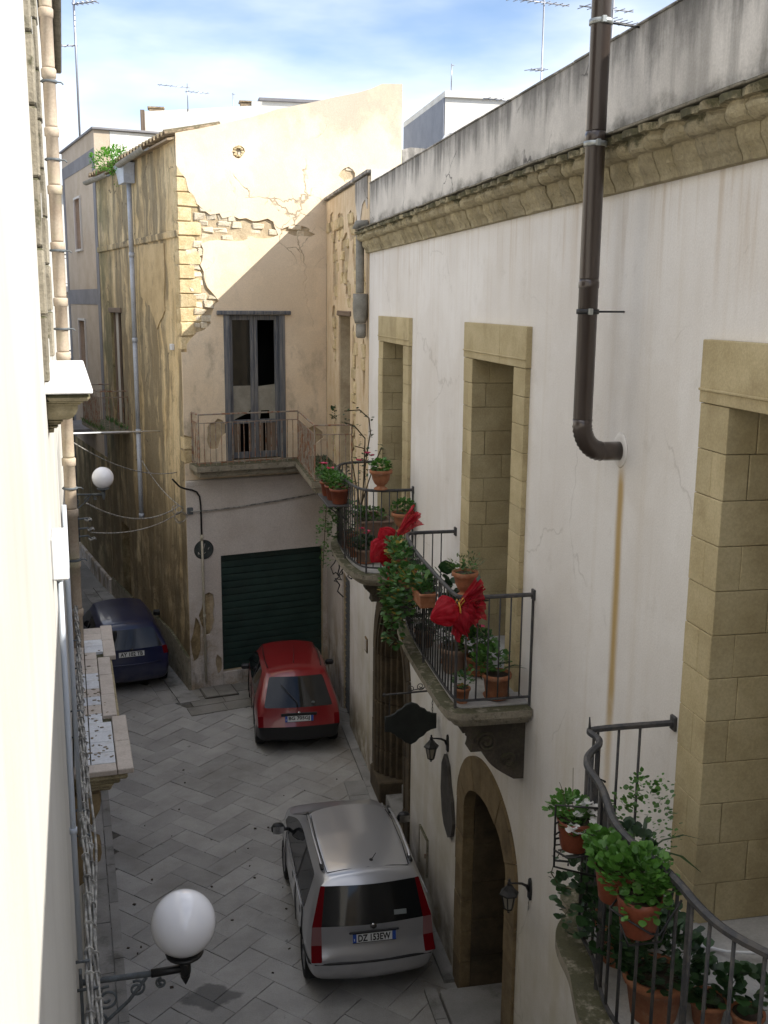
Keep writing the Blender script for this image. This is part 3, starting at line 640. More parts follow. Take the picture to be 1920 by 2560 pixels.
# cornice of worn moulded blocks
cor = MB(RF)
cor.box((-4, -0.0, 8.985), (17.2, 0.02, 9.31)); cornice = cor.build('cornice', M['cornice'], pal)
cprof = [(0.021, 8.985), (0.045, 8.99), (0.05, 9.02), (0.065, 9.05), (0.085, 9.075), (0.10, 9.105), (0.108, 9.14), (0.112, 9.165), (0.15, 9.172), (0.175, 9.19), (0.188, 9.215), (0.19, 9.24), (0.178, 9.262), (0.182, 9.27), (0.222, 9.276), (0.226, 9.318), (0.021, 9.335)]
u = -2.0
while u < 17.18:
    e = min(17.19, u+rnd.uniform(0.16, 0.36)); m = MB(RF); segs = 5; er = rnd.uniform(0, 1)
    s0 = rnd.uniform(-0.008, 0.012)
    path_rings = []
    for i in range(segs+1):
        t = i/segs; uu = u+0.002+(e-u-0.004)*t; ring = []
        for (o, z) in cprof:
            q = mnoise.noise(Vector((uu*4.2, z*15, 3))) * 0.020 + mnoise.noise(Vector((uu*15, z*30, 9)))*0.012
            edge = 0.016*(abs(t-0.5)*2)**3
            sag = 0.018*math.cos((t-.5)*3.1)
            oo = max(0.021, o+s0+(q+sag-edge)*min(1, o*8)) if o > 0.03 else o
            ring.append(m.V((uu, oo, z+q*0.3)))
        path_rings.append(ring)
    for A, B in zip(path_rings, path_rings[1:]):
        for k in range(len(cprof)-1): m.F((A[k], A[k+1], B[k+1], B[k]))
    m.F(path_rings[0]); m.F(path_rings[-1][::-1])
    m.build('cornice_block', M['cornice'], cornice); u = e
# drip slab on the cornice
m = MB(RF); u = -2
while u < 17.18:
    e = min(17.19, u+rnd.uniform(0.25, 0.5)); m.box((u+0.003, -0.0, 9.338), (e-0.003, 0.232+rnd.uniform(-.008, .01), 9.355+rnd.uniform(-.004, .004)), 0.004); u = e
m.build('cornice_flashing', M['slab'], pal)

def door_surround(k):
    a, b = DOORS[k]; f = FL[k]; P = 0.05
    root = link('door_surround', None, pal, world_loc(pal))
    H = (LB-f)/12
    for side in (0, 1):
        for r in range(12):
            z0, z1 = f+H*r+0.002, f+H*(r+1)-0.002
            lo, hi = (a-0.335, a) if side == 0 else (b, b+0.335)
            j = rnd.uniform(-.003, .003)
            dsp = [0.20, 0.52, 0.36][(r+side) % 3] if r % 2 else 0.16
            for (n0, n1) in ((P+j, P-dsp+0.002), (P-dsp-0.002, -0.55)):
                if n1 < n0-0.03:
                    parts = [(lo, hi)]
                    if n0 > 0 and r % 2 == 0 and side == 1: parts = [(lo, lo+0.15), (lo+0.154, hi)]
                    for (l, h) in parts:
                        m = MB(RF); m.box((l, n1, z0), (h, n0+(0 if n0 > 0 else j), z1), 0.004); m.build('stone_block', M['surround'], root)
    m = MB(RF); m.box((a-0.345, -0.55, LB+0.003), ((a+b)/2-0.25, P+0.005, LT), 0.005); m.build('lintel_block', M['surround'], root)
    m = MB(RF); m.box(((a+b)/2-0.246, -0.55, LB+0.003), (b+0.345, P+0.005, LT), 0.005); m.build('lintel_block', M['surround'], root)
    m = MB(RF); m.box((a-0.345, P+0.006, LB+0.075), (b+0.345, P+0.016, LB+0.092), 0.004); m.build('lintel_fillet', M['surround'], root)
    m = MB(RF); m.box((a-0.06, -0.6, f-0.10), (b+0.06, 0.0, f), 0.004); m.build('threshold', M['tile'], root)
    # the french door deep in the reveal
    d = link('french_door', None, pal, world_loc(pal)); x = -0.545
    m = MB(RF)
    for (l, h) in ((a+0.002, a+0.07), ((a+b)/2-0.06, (a+b)/2+0.06), (b-0.07, b-0.002)): m.box((l, x-0.05, f), (h, x, LB-0.07), 0.004)
    m.box((a+0.002, x-0.05, LB-0.066), (b-0.002, x, LB), 0.004); m.box((a+0.072, x-0.045, f), ((a+b)/2-0.062, x-0.008, f+0.75), 0.004); m.box(((a+b)/2+0.062, x-0.045, f), (b-0.072, x-0.008, f+0.75), 0.004)
    m.build('frame', M['wooddark'], d)
    for (l, h) in ((a+0.072, (a+b)/2-0.062), ((a+b)/2+0.062, b-0.072)):
        m = MB(RF); m.box((l, x-0.035, f+0.752), (h, x-0.025, LB-0.072)); m.build('pane', M['glassdark'], d)
for k in (1, 2, 3): door_surround(k)

def arch_blocks(root, c, zs, a0, b0, a1, b1, n0, n1, zbot, nleg, nv, mat, name='arch_stone', bev=0.006):
    for side in (-1, 1):
        lo, hi = sorted((c+side*a0, c+side*a1)); H = (zs-zbot)/nleg
        for r in range(nleg):
            m = MB(RF); j = rnd.uniform(-.004, .004); m.box((lo, n1, zbot+H*r+.003), (hi, n0+j, zbot+H*(r+1)-.003), bev); m.build(name, mat, root)
    for i in range(nv):
        t0, t1 = math.pi*i/nv+0.004, math.pi*(i+1)/nv-0.004; m = MB(RF); j = rnd.uniform(-.004, .004); poly = []
        S = 4
        for q in range(S+1):
            t = t0+(t1-t0)*q/S; poly.append((c+a0*math.cos(t), zs+b0*math.sin(t)))
        for q in range(S+1):
            t = t1+(t0-t1)*q/S; poly.append((c+a1*math.cos(t), zs+b1*math.sin(t)))
        A = [m.V((p[0], n1, p[1])) for p in poly]; B = [m.V((p[0], n0+j, p[1])) for p in poly]; N = len(poly)
        m.F(A[::-1]); m.F(B)
        for q in range(N): m.F((A[q], A[(q+1) % N], B[(q+1) % N], B[q]))
        m.build(name, mat, root)
# arch 1: deep moulded portal
ap = link('arch_portal', None, pal, world_loc(pal)); c, zs = A1[0], A1[1]
arch_blocks(ap, c, zs, 1.19, 1.19, 1.40, 1.40, 0.03, -0.3, 0.02, 6, 11, M['portal'])
steps = [(1.10, 1.188, 0.045), (1.02, 1.098, 0.02), (0.94, 1.018, -0.02), (0.86, 0.938, -0.08), (0.78, 0.858, -0.16), (0.70, 0.778, -0.25), (0.62, 0.698, -0.34)]
for (r0, r1, n0) in steps: arch_blocks(ap, c, zs, r0, r0, r1, r1, n0, -0.55, 0.02, 3, 5, M['portal'], 'moulding', 0.02)
for s_ in (-1, 1):
    m = MB(RF); m.box((c+s_*0.61 if s_ > 0 else c-1.45, -0.40, 0.0), (c+1.42 if s_ > 0 else c-0.61, 0.06, 0.40), 0.02); m.build('plinth', M['portal'], ap)
m = MB(RF); m.box((c-0.6, -0.6, -0.02), (c+0.6, -0.05, 0.20), 0.01); m.build('step', M['kerb'], ap)
m = MB(RF); m.box((c-0.6, -0.6, 0.2), (c+0.6, -0.32, 0.36), 0.01); m.build('step', M['kerb'], ap)
dd = link('portal_door', None, pal, world_loc(pal)); m = MB(RF)
for i in range(8): m.box((c-0.8+i*0.2+0.004, -0.64, 0.0), (c-0.8+(i+1)*0.2-0.004, -0.57, zs+0.8), 0.01)
m.build('plank', M['wooddark'], dd)
# arch 2: plain segmental doorway
ap = link('arch_portal', None, pal, world_loc(pal)); c = A2[0]
arch_blocks(ap, c, 2.45, 0.78, 0.45, 1.09, 0.86, 0.035, -0.10, 0.02, 6, 9, M['arch'])
arch_blocks(ap, c, 2.45, 0.765, 0.44, 1.09, 0.86, -0.103, -0.52, 0.02, 5, 7, M['portal'], 'reveal_stone'); arch_blocks(ap, c, 2.45, 0.765, 0.44, 1.09, 0.86, -0.523, -0.95, 0.02, 5, 7, M['portal'], 'reveal_stone')  # reveal laid in the darker stone, its deep shade put into the colour
m = MB(RF); m.box((c-0.77, -1.05, -0.02), (c+0.77, 0.28, 0.10), 0.01); m.build('step', M['kerb'], ap)
dd = link('portal_door', None, pal, world_loc(pal))
for (l, h) in ((c-0.86, c-0.005), (c+0.005, c+0.86)):
    m = MB(RF); m.box((l, -1.05, 0.1), (h, -0.98, 3.0), 0.004)
    for z0, z1 in ((0.3, 1.0), (1.1, 2.4)): m.box((l+0.15, -0.99, z0), (h-0.15, -0.96, z1), 0.012)
    m.build('door_leaf', M['wooddark'], dd)

# balconies
def curve_plan(pts, it=2):
    for _ in range(it):
        q = [pts[0]]
        for a, b in zip(pts, pts[1:]):
            q.append((a[0]*.75+b[0]*.25, a[1]*.75+b[1]*.25)); q.append((a[0]*.25+b[0]*.75, a[1]*.25+b[1]*.75))
        q.append(pts[-1]); pts = q
    return pts
def resample(pts, step):
    P = [Vector((a[0], a[1], 0)) for a in pts]; out = [P[0].copy()]; acc = 0
    for a, b in zip(P, P[1:]):
        d = (b-a).length; t = step-acc
        while t <= d: out.append(a.lerp(b, t/d)); t += step
        acc = (acc+d) % step
    return out
def offset_plan(pts, d):
    out = []
    for i, p in enumerate(pts):
        a = Vector(pts[max(0, i-1)]); b = Vector(pts[min(len(pts)-1, i+1)]); t = (b-a).normalized(); n = Vector((-t.y, t.x))
        out.append((p[0]+n.x*d, p[1]+n.y*d))
    return out
def balcony(label, plan, fz, rail_z, bar_step, slab_out=0.10, bars_r=0.008, rail_w=0.021, wavy=0.0, slab_layers=((0.0, -0.07, 0), (-0.03, -0.11, -0.07), (-0.10, -0.17, -0.11))):
    """plan: world xy polyline from the wall out and back (near end first)"""
    b = link('balcony', None, pal, world_loc(pal)); nm(b, label)
    sgn = 1
    for i, (inset, zlo, zhi) in enumerate(slab_layers):
        q = offset_plan(plan, sgn*(slab_out+inset)); q = [(3.19, q[0][1])]+q[1:-1]+[(3.19, q[-1][1])]
        m = MB(); m.prism(q, fz+zlo+0.001, fz+zhi-0.001, 0, 2); m.build('slab' if i == 0 else 'slab_moulding', M['slab'], b)
    q = offset_plan(plan, -0.03); q = [(3.195, q[0][1])]+q[1:-1]+[(3.195, q[-1][1])]
    m = MB(); m.prism(q, fz+0.001, fz+0.012); m.build('floor_tile', M['tile'], b)
    P3 = [(p[0], p[1], rail_z + (wavy*math.sin(i*0.9) if 2 < i < len(plan)-3 else 0)) for i, p in enumerate(plan)]
    m = MB(); m.tube(P3, rail_w, 6, smooth=False); 
    for e in (0, -1): m.obox((3.19, plan[e][1], rail_z), (0.012, 0.035, 0.05), None, 0.005)
    m.build('handrail', M['iron'], b)
    m = MB(); m.tube([(p[0], p[1], fz+0.09) for p in plan], 0.014, 4, smooth=False); m.build('bottom_rail', M['iron'], b)
    for p in resample(plan, bar_step)[1:-1]:
        m = MB(); m.tube([(p.x, p.y, fz+0.08), (p.x, p.y, rail_z)], bars_r, 5); m.build('baluster', M['iron'], b)
    for i in range(0, len(plan), max(1, len(plan)//4)):
        p = plan[i]; m = MB(); m.tube([(p[0], p[1], fz), (p[0], p[1], rail_z)], bars_r*1.8, 4, smooth=False); m.build('post', M['iron'], b)
    return b
def corbel(b, y, fz, out, h, w, mat):
    """carved scroll bracket under a balcony"""
    pr = [(0, 0), (out, 0), (out, -0.10)]
    for i in range(9):
        t = i/8; pr.append((out*(1-0.10*t)-0.10*math.sin(t*math.pi)*0.4-0.02, -0.10-0.36*h*t))
    for i in range(9):
        t = i/8; pr.append((out*0.52*(1-t)+0.10+0.06*math.sin(t*math.pi), -0.10-0.36*h-(h*0.56)*t))
    pr.append((0, -h-0.06))
    m = MB(lambda u, n, z: Vector((3.2-n, y+u, fz-0.18+z))); 
    A = [m.V((-w/2, p[0], p[1])) for p in pr]; B = [m.V((w/2, p[0], p[1])) for p in pr]; N = len(pr); m.F(A[::-1]); m.F(B)
    for q in range(N): m.F((A[q], A[(q+1) % N], B[(q+1) % N], B[q]))
    for s_ in (-1, 1):
        for (cn, cz, R) in ((out*0.62, -0.10-0.19*h, h*0.19), (out*0.26, -0.10-0.55*h, h*0.13)):
            sp_ = [(s_*(w/2+0.012), cn+R*(1-i/30)*math.cos(i*0.5), cz+R*(1-i/30)*math.sin(i*0.5)) for i in range(27)]
            m.tube(sp_, 0.018, 5)
    for i in range(5): m.lathe([(0.0, 0.05), (0.035, 0.02), (0.045, -0.02), (0.0, -0.06)], (rnd.uniform(-w/3, w/3), out*(0.85-0.15*i), -0.14-0.1*i*h), 8)
    m.build('corbel', mat, b)
B2 = curve_plan([(3.19, 8.77), (2.62, 8.77), (2.49, 8.79), (2.47, 8.95), (2.475, 9.5), (2.49, 10.3), (2.52, 10.9), (2.58, 11.42), (2.68, 11.5), (3.19, 11.5)], 1)
bal2 = balcony('straight iron balcony with the red bows, below the middle french door', B2, FL[2], 5.58, 0.105)
B1 = curve_plan([(3.19, 13.72), (2.74, 13.71), (2.52, 13.80), (2.44, 14.1), (2.40, 14.6), (2.40, 15.3), (2.46, 15.9), (2.66, 16.3), (3.19, 16.34)], 2)
bal1 = balcony('far rounded iron balcony crowded with potted plants', B1, FL[1], 5.68, 0.11)
B3p = [(3.19, 3.3), (2.62, 3.3), (2.44, 3.55), (2.33, 3.75), (2.30, 3.95), (2.31, 4.2), (2.28, 4.38), (2.24, 4.6), (2.245, 4.8), (2.30, 5.0), (2.35, 5.2), (2.36, 5.42), (2.40, 5.56), (2.48, 5.66), (2.565, 5.74), (2.60, 5.83), (2.575, 5.93), (2.60, 5.985), (3.19, 5.985)]
B3 = curve_plan(B3p, 2)
bal3 = balcony('near balcony with a wavy forged iron handrail at the lower right', B3, FL[3], 5.48, 0.15, bars_r=0.010, rail_w=0.023, slab_out=0.14)
m = MB(); m.tube([(2.585, 5.95, 5.48), (2.58, 5.95, 5.58)], [0.012, 0.004], 5); m.build('finial', M['iron'], bal3)
for y in (8.98, 11.2): corbel(bal2, y, FL[2], 0.62, 0.55, 0.20, M['darkstone'])
for y in (14.05, 16.0): corbel(bal1, y, FL[1], 0.62, 0.5, 0.2, M['darkstone'])
for y in (3.9, 5.4): corbel(bal3, y, FL[3], 0.7, 0.55, 0.24, M['darkstone'])
# ================================================================== OLD NARROW HOUSE beyond the palazzo (same street front)
def blob(c, ru, rz, n=18, amp=0.25, seed=0, ph=0):
    r_ = random.Random(seed); k = [r_.uniform(0.6, 1.4) for _ in range(5)]
    out = []
    for i in range(n):
        t = 2*math.pi*i/n
        q = 1+amp*(0.5*math.sin(2*t+k[0]*6)+0.35*math.sin(3*t+k[1]*6)+0.3*math.sin(5*t+k[2]*6))+r_.uniform(-amp*.25, amp*.25)
        out.append((c[0]+ru*q*math.cos(t), c[1]+rz*q*math.sin(t)))
    return out
old = thing('old_house', 'narrow old house with peeling stone front wedged beside the cream palazzo', 'building', (3.2, 19.5, 0))
BD = (19.0, 20.35, 4.95, 7.95)
bh = [[(BD[0], BD[2]), (BD[1], BD[2]), (BD[1], BD[3]), (BD[0], BD[3])]]
m = MB(RF); m.panel([(17.15, 4.55), (22.0, 4.55), (22.0, 10.24), (17.15, 10.24)], bh, -0.035, -0.45); m.panel([(19.92, -.2), (22, -.2), (22, 4.548), (19.92, 4.548)], [], -0.035, -0.45)
m.panel([(18.99, 2.95), (19.915, 2.95), (19.915, 4.548), (18.99, 4.548)], [], -0.035, -0.45); m.build('wall', M['core'], old)
ph = [blob((18.35, 9.05), 0.42, 0.60, 16, .3, 1), blob((18.2, 8.1), .24, .5, 16, .3, 2), blob((19.6, 9.0), 0.5, 0.42, 16, .3, 3), blob((20.8, 8.9), .38, .62, 16, .3, 4), blob((19.2, 8.36), 0.28, 0.24, 14, .3, 5), blob((18.55, 6.3), .16, .75, 14, .25, 6), blob((18.55, 4.98), .14, .3, 14, .3, 7), blob((20.9, 5.5), .12, .28, 12, .3, 8), blob((17.6, 7.1), .13, .5, 12, .3, 9), blob((18.9, 9.55), .35, .25, 14, .35, 61), blob((20.2, 9.6), .4, .3, 14, .35, 62), blob((18.6, 7.3), .2, .45, 14, .35, 63), blob((20.9, 7.6), .3, .55, 14, .35, 64), blob((18.6, 5.6), .22, .4, 14, .35, 65), blob((17.7, 8.5), .16, .3, 12, .35, 66), blob((21.3, 9.7), .3, .25, 12, .35, 67)]
m = MB(RF); m.panel([(17.16, 4.56), (21.99, 4.56), (21.99, 10.2), (17.16, 10.2)], bh+ph, 0.0, -0.034); m.build('plaster', M['peel'], old)
m = MB(RF); m.panel([(19.93, -.2), (21.985, -.2), (21.985, 4.555), (19.93, 4.555)], [], 0.0, -0.034); m.panel([(18.99, 2.96), (19.912, 2.96), (19.912, 4.555), (18.99, 4.555)], [], 0.0, -0.034); m.build('plaster', M['cement'], old)
def in_poly(p, poly):
    r = False; j = len(poly)-1
    for i in range(len(poly)):
        if (poly[i][1] > p[1]) != (poly[j][1] > p[1]) and p[0] < (poly[j][0]-poly[i][0])*(p[1]-poly[i][1])/(poly[j][1]-poly[i][1])+poly[i][0]: r = not r
        j = i
    return r
def stones_in(polys, fr, parent, mat, u0, u1, z0, z1, w=0.30, h=0.21, n0=-0.033, proud=0.022, name='stone', prob=.75):
    z = z0; row = 0
    while z < z1:
        hh = h*rnd.uniform(.85, 1.15); u = u0-rnd.uniform(0, w)
        while u < u1:
            ww = w*rnd.uniform(.6, 1.35)
            c = (u+ww/2, z+hh/2)
            if rnd.random() < prob and any(in_poly(q, P) for P in polys for q in (c, (u+ww*.15, c[1]), (u+ww*.85, c[1]))):
                m = MB(fr); m.obox((c[0], n0+rnd.uniform(-.012, proud), c[1]), (ww/2-.012, .03, hh/2-.01), None, 0.016, 0, 0.020); m.build(name, mat, parent)
            u += ww
        z += hh
stones_in(ph, RF, old, M['rubble'], 17.2, 21.9, 4.7, 10.1)
m = MB(RF); m.box((17.15, -0.5, 10.24), (22.0, 0.05, 10.30), 0.01); m.build('coping', M['parapet'], old)
m = MB(RF)
m.panel([(17.3, 10.22), (18.45, 10.22), (18.42, 9.9), (18.3, 9.75), (18.2, 9.5), (18.05, 9.35), (17.9, 9.62), (17.75, 9.8), (17.5, 9.86), (17.3, 9.7)], [], 0.016, 0.001); m.build('damp_render', M['parapet'], old)
m = MB(RF); m.box((17.125, -3.0, 9.0), (17.148, -0.02, 10.30)); m.build('end_wall', M['white'], old)
m = MB(); m.box((3.66, 17.2, 9.9), (9.5, 24, 10.1)); m.box((3.7, 17.15, -.2), (9.5, 17.2, 9.9)); m.box((4.6, 17.2, -.2), (4.7, 23, 9.9)); m.build('roof', M['dark'], old)
# its french door
d = link('french_door', None, old, world_loc(old)); m = MB(RF)
for (l, h) in ((BD[0]+.002, BD[0]+.07), (BD[1]-.07, BD[1]-.002), (19.64, 19.72)): m.box((l, -0.33, BD[2]), (h, -0.27, BD[3]-.1), .004)
m.box((BD[0]+.002, -.33, BD[3]-.098), (BD[1]-.002, -.27, BD[3]-.002), .004); m.build('frame', M['woodbrown'], d)
m = MB(RF); m.box((BD[0]+.072, -.31, BD[2]), (19.638, -.295, BD[3]-.1)); m.box((19.722, -.31, BD[2]), (BD[1]-.072, -.295, BD[3]-.1)); m.build('pane', M['panegrey'], d)
m = MB(RF); m.box((BD[0]-.1, -.2, BD[3]+.002), (BD[1]+.08, .03, BD[3]+.09), .015, 0, .008); m.build('lintel', M['woodbrown'], old)
for (l, h) in ((BD[1]-.004, BD[1]+.0),): pass
# narrow roller shutter at street level
rs = link('roller_shutter', None, old, world_loc(old))
for i in range(26):
    m = MB(RF); z = 0.05+i*0.112; m.tube([(18.995, -0.12, z+.05), (19.915, -0.12, z+.05)], 0.058, 6, smooth=False); m.build('slat', M['shuttergrey'], rs)

# ================================================================== GARAGE HOUSE (facade facing us, ochre flank on the lane)
FF = frame(P0, FU, -SD); SF = frame(PC, SD, -FU)
gh = thing('garage_house', 'weathered house facing the camera with a dark green garage shutter and rusty balcony', 'building', (1.6, 22.5, 0))
ULEFT = -3.106
top = [(ULEFT, 11.36), (-2.6, 11.46), (-1.99, 11.63), (-1.5, 11.77), (-1.03, 11.94), (-0.4, 12.1), (0.2, 12.27), (0.7, 12.4), (1.0, 12.5), (1.25, 12.62), (1.72, 12.66)]
def jag(a, b, n, amp, seed):
    r_ = random.Random(seed); return [(a[0]+(b[0]-a[0])*i/n+(r_.uniform(-amp, amp) if 0 < i < n else 0), a[1]+(b[1]-a[1])*i/n+(r_.uniform(-amp, amp) if 0 < i < n else 0)) for i in range(n+1)]
WIN = (-2.24, -0.93, 4.97, 7.93); GAR = (-2.41, -0.09, 0.42, 2.98)
wh = [[(WIN[0], WIN[2]), (WIN[1], WIN[2]), (WIN[1], WIN[3]), (WIN[0], WIN[3])]]
ghole = [[(GAR[0], GAR[2]), (GAR[1], GAR[2]), (GAR[1], GAR[3]), (GAR[0], GAR[3])]]
m = MB(FF); m.panel([(ULEFT+.03, -.3), (-0.002, -.3), (-0.002, 9.0), (1.72, 9.0), (1.72, 12.6)]+[(max(u, ULEFT+.03), z-.05) for u, z in top[::-1][1:]], wh+ghole, -0.04, -0.5); m.build('wall', M['core'], gh)
# upper plaster with the fallen areas: quoins at the left edge and the string of rubble
r_ = random.Random(5)
edge = jag((-2.72, 10.05), (-2.46, 9.86), 4, .05, 1)+jag((-2.46, 9.86), (-1.15, 9.78), 9, .05, 2)[1:]+jag((-1.15, 9.78), (-1.05, 9.52), 3, .03, 3)[1:]+jag((-1.05, 9.52), (-2.1, 9.38), 7, .05, 4)[1:]+jag((-2.1, 9.38), (-2.66, 9.3), 4, .05, 5)[1:]+jag((-2.66, 9.3), (-2.6, 8.6), 5, .06, 6)[1:]+jag((-2.6, 8.6), (-2.32, 8.2), 4, .05, 7)[1:]+jag((-2.32, 8.2), (-2.5, 7.75), 4, .06, 8)[1:]+jag((-2.5, 7.75), (-3.0, 7.35), 4, .05, 9)[1:]
left_up = jag((-3.098, 10.75), (-2.72, 10.05), 6, .05, 11)
outer = [(ULEFT, 11.34)]+[(ULEFT, 10.75)]+left_up[1:]+edge[1:]+[(-3.0, 7.2), (ULEFT, 7.2), (ULEFT, 5.55), (-2.95, 5.5), (-2.9, 5.0), (ULEFT, 4.95), (ULEFT, 4.62), (-0.003, 4.62), (-0.003, 9.0), (1.72, 9.0), (1.72, 12.66)]+[(u, z) for u, z in top[::-1][1:-1]]
chips = [blob((-0.62, 9.62), .36, .10, 14, .35, 31), blob((0.1+.4, 10.75), .2, .16, 12, .3, 32), blob((-1.86, 11.08), .12, .12, 12, .2, 33), blob((-2.45, 5.55), .2, .3, 14, .3, 34), blob((-0.35, 5.35), .22, .25, 14, .35, 35)]
m = MB(FF); m.panel(outer, wh+chips, 0.0, -0.039); m.build('plaster', M['facade'], gh)
m = MB(FF); m.lathe([(0, 0), (0.07, 0.0), (0.085, .012), (0.07, .03), (0, .035)], (0, 0, 0), 12)
for i, v in enumerate(m.v): pass
ring = MB(FF)
for k in range(10):
    a = 2*math.pi*k/10; ring.obox((-1.86+.085*math.cos(a), -.01, 11.08+.085*math.sin(a)), (.03, .022, .02), None, .008, 0, .006)
ring.build('rosette', M['rubble'], gh)
quoin = []
z = 7.25; k = 0
while z < 10.75:
    hh = .275; wd = [.42, .30][k % 2]+rnd.uniform(-.04, .04)
    m = MB(FF); m.box((ULEFT-.004, -.3, z), (ULEFT+wd, -.008+rnd.uniform(-.012, .006), z+hh-.018), .014, 0, .008); m.build('quoin_stone', M['rubble'], gh); z += hh; k += 1
for z0 in (4.98, 5.25): 
    m = MB(FF); m.box((ULEFT-.004, -.3, z0), (ULEFT+.2, -.015, z0+.25), .014, 0, .008); m.build('quoin_stone', M['rubble'], gh)
hp = [[(-2.76, 9.0)]+[(-2.72, 10.05)]+edge[1:-8]+[(-2.6, 8.6)], [(-2.8, 7.4), (-2.8, 9.2), (-2.55, 9.2), (-2.3, 8.2), (-2.5, 7.7)]]+chips
stones_in(hp, FF, gh, M['rubblepale'], -2.78, 1.0, 7.5, 11.3, .24, .14, -0.055, .018, prob=.6)
# lower cement render with ledge
low = [(ULEFT, -.25), (GAR[0], -.25), (GAR[0], GAR[3]), (GAR[1], GAR[3]), (GAR[1], -.25), (-.003, -.25), (-.003, 4.61), (ULEFT, 4.61)]
lch = [blob((-2.72, 1.75), .17, .42, 14, .3, 41), blob((-2.98, 1.2), .10, .5, 12, .3, 42), blob((-2.5, .62), .08, .2, 10, .3, 43)]
m = MB(FF); m.panel(low, lch, .012, -.039); m.build('lower_render', M['cement'], gh)
m = MB(FF); m.box((ULEFT, .013, 4.5), (-.004, .035, 4.60), .006, 0, .003); m.build('ledge', M['cement'], gh)
m = MB(FF); m.box((GAR[0], -.3, -.2), (GAR[1], .02, GAR[2]-.002), .01); m.build('sill_step', M['cement'], gh)
# garage shutter, individual slats
gs = link('roller_shutter', None, gh, world_loc(gh))
N = 17
for i in range(N):
    z0 = GAR[2]+(GAR[3]-GAR[2])*i/N; z1 = GAR[2]+(GAR[3]-GAR[2])*(i+1)/N; m = MB(FF)
    pr = [(-.150, z0+.002), (-.122, z0+.006), (-.118, z0+.02), (-.116, z1-.045), (-.121, z1-.020), (-.114, z1-.012), (-.116, z1-.006), (-.150, z1-.003)]
    A = [m.V((GAR[0]+.003, a, b)) for a, b in pr]; B = [m.V((GAR[1]-.003, a, b)) for a, b in pr]
    for q in range(len(pr)-1): m.F((A[q], A[q+1], B[q+1], B[q]))
    m.F(A); m.F(B[::-1]); m.build('slat', M['shutter'], gs)
m = MB(FF); m.box((GAR[0], -.5, GAR[2]), (GAR[1], -.17, GAR[3])); m.build('guide_box', M['dark'], gs)
# balcony door with broken panels
fd = link('french_door', None, gh, world_loc(gh)); Wm = M['wood']; x = -.06
m = MB(FF); m.box((WIN[0]-.14, -.1, WIN[3]+.002), (WIN[1]+.12, .055, WIN[3]+.085), .012, 0, .006); m.build('lintel_board', Wm, fd)
for (l, h) in ((WIN[0]+.002, WIN[0]+.12), (WIN[1]-.12, WIN[1]-.002)):
    m = MB(FF); m.box((l, -.22, WIN[2]), (h, .02, WIN[3]-.002), .006, 0, .003); m.build('jamb', Wm, fd)
mid = (WIN[0]+WIN[1])/2
for s_, (l, h) in enumerate(((WIN[0]+.124, mid-.004), (mid+.004, WIN[1]-.124))):
    lf_ = link('door_leaf', None, fd) if False else None
    m = MB(FF)
    m.box((l, x-.06, WIN[2]+.03), (l+.075, x, WIN[3]-.005), .005, 0, .002); m.box((h-.075, x-.06, WIN[2]+.03), (h, x, WIN[3]-.005), .005, 0, .002)
    m.box((l+.077, x-.055, WIN[3]-.10), (h-.077, x-.004, WIN[3]-.006), .005); m.box((l+.077, x-.055, WIN[2]+.03), (h-.077, x-.004, WIN[2]+.16), .005); m.box((l+.077, x-.055, 5.72), (h-.077, x-.004, 5.80), .005)
    m.build('door_leaf', Wm, fd)
    iw = (l+.077, h-.077)
    m = MB(FF)
    if s_ == 0:
        m.panel([(iw[0], 5.8), (iw[0]+.12, 5.86), (iw[1]-.10, 5.92), (iw[1], 6.0), (iw[1], 6.5), (iw[0], 6.5)], [], x-.02, x-.032); m.build('dusty_pane', M['panegrey'], fd)
        m = MB(FF); m.panel([(iw[0], 6.502), (iw[1], 6.502), (iw[1], WIN[3]-.1), (iw[0], WIN[3]-.1)], [], x-.024, x-.03); m.build('pane', M['glassdark'], fd)
        m = MB(FF); m.box((iw[0], x-.04, WIN[2]+.16), (iw[0]+.14, x-.02, 5.72)); m.box((iw[1]-.05, x-.04, WIN[2]+.16), (iw[1], x-.02, 5.72)); m.build('panel', M['woodbrown'], fd)
    else:
        m.panel([(iw[0], 5.8), (iw[0]+.03, 5.8), (iw[0]+.06, 5.98), (iw[0]+.24, 5.98), (iw[0]+.25, 5.8), (iw[1], 5.8), (iw[1], 6.52), (iw[0], 6.48)], [], x-.02, x-.032); m.build('dusty_pane', M['panegrey'], fd)
        m = MB(FF); m.box((iw[0], x-.04, WIN[2]+.16), (iw[0]+.10, x-.02, 5.72)); m.box((iw[0]+.19, x-.04, WIN[2]+.16), (iw[1], x-.02, 5.72)); m.build('panel', M['woodbrown'], fd)
m = MB(FF); m.box((ULEFT+.05, -1.9, 4.6), (-.1, -1.8, 9)); m.box((ULEFT+.05, -1.9, 8.9), (1.7, -.5, 9.0)); m.box((ULEFT+.05, -1.9, 4.5), (1.7, -.5, 4.6)); m.box((-.2, -1.9, 4.6), (-.1, -.52, 8.9)); m.build('room', M['dark'], gh)
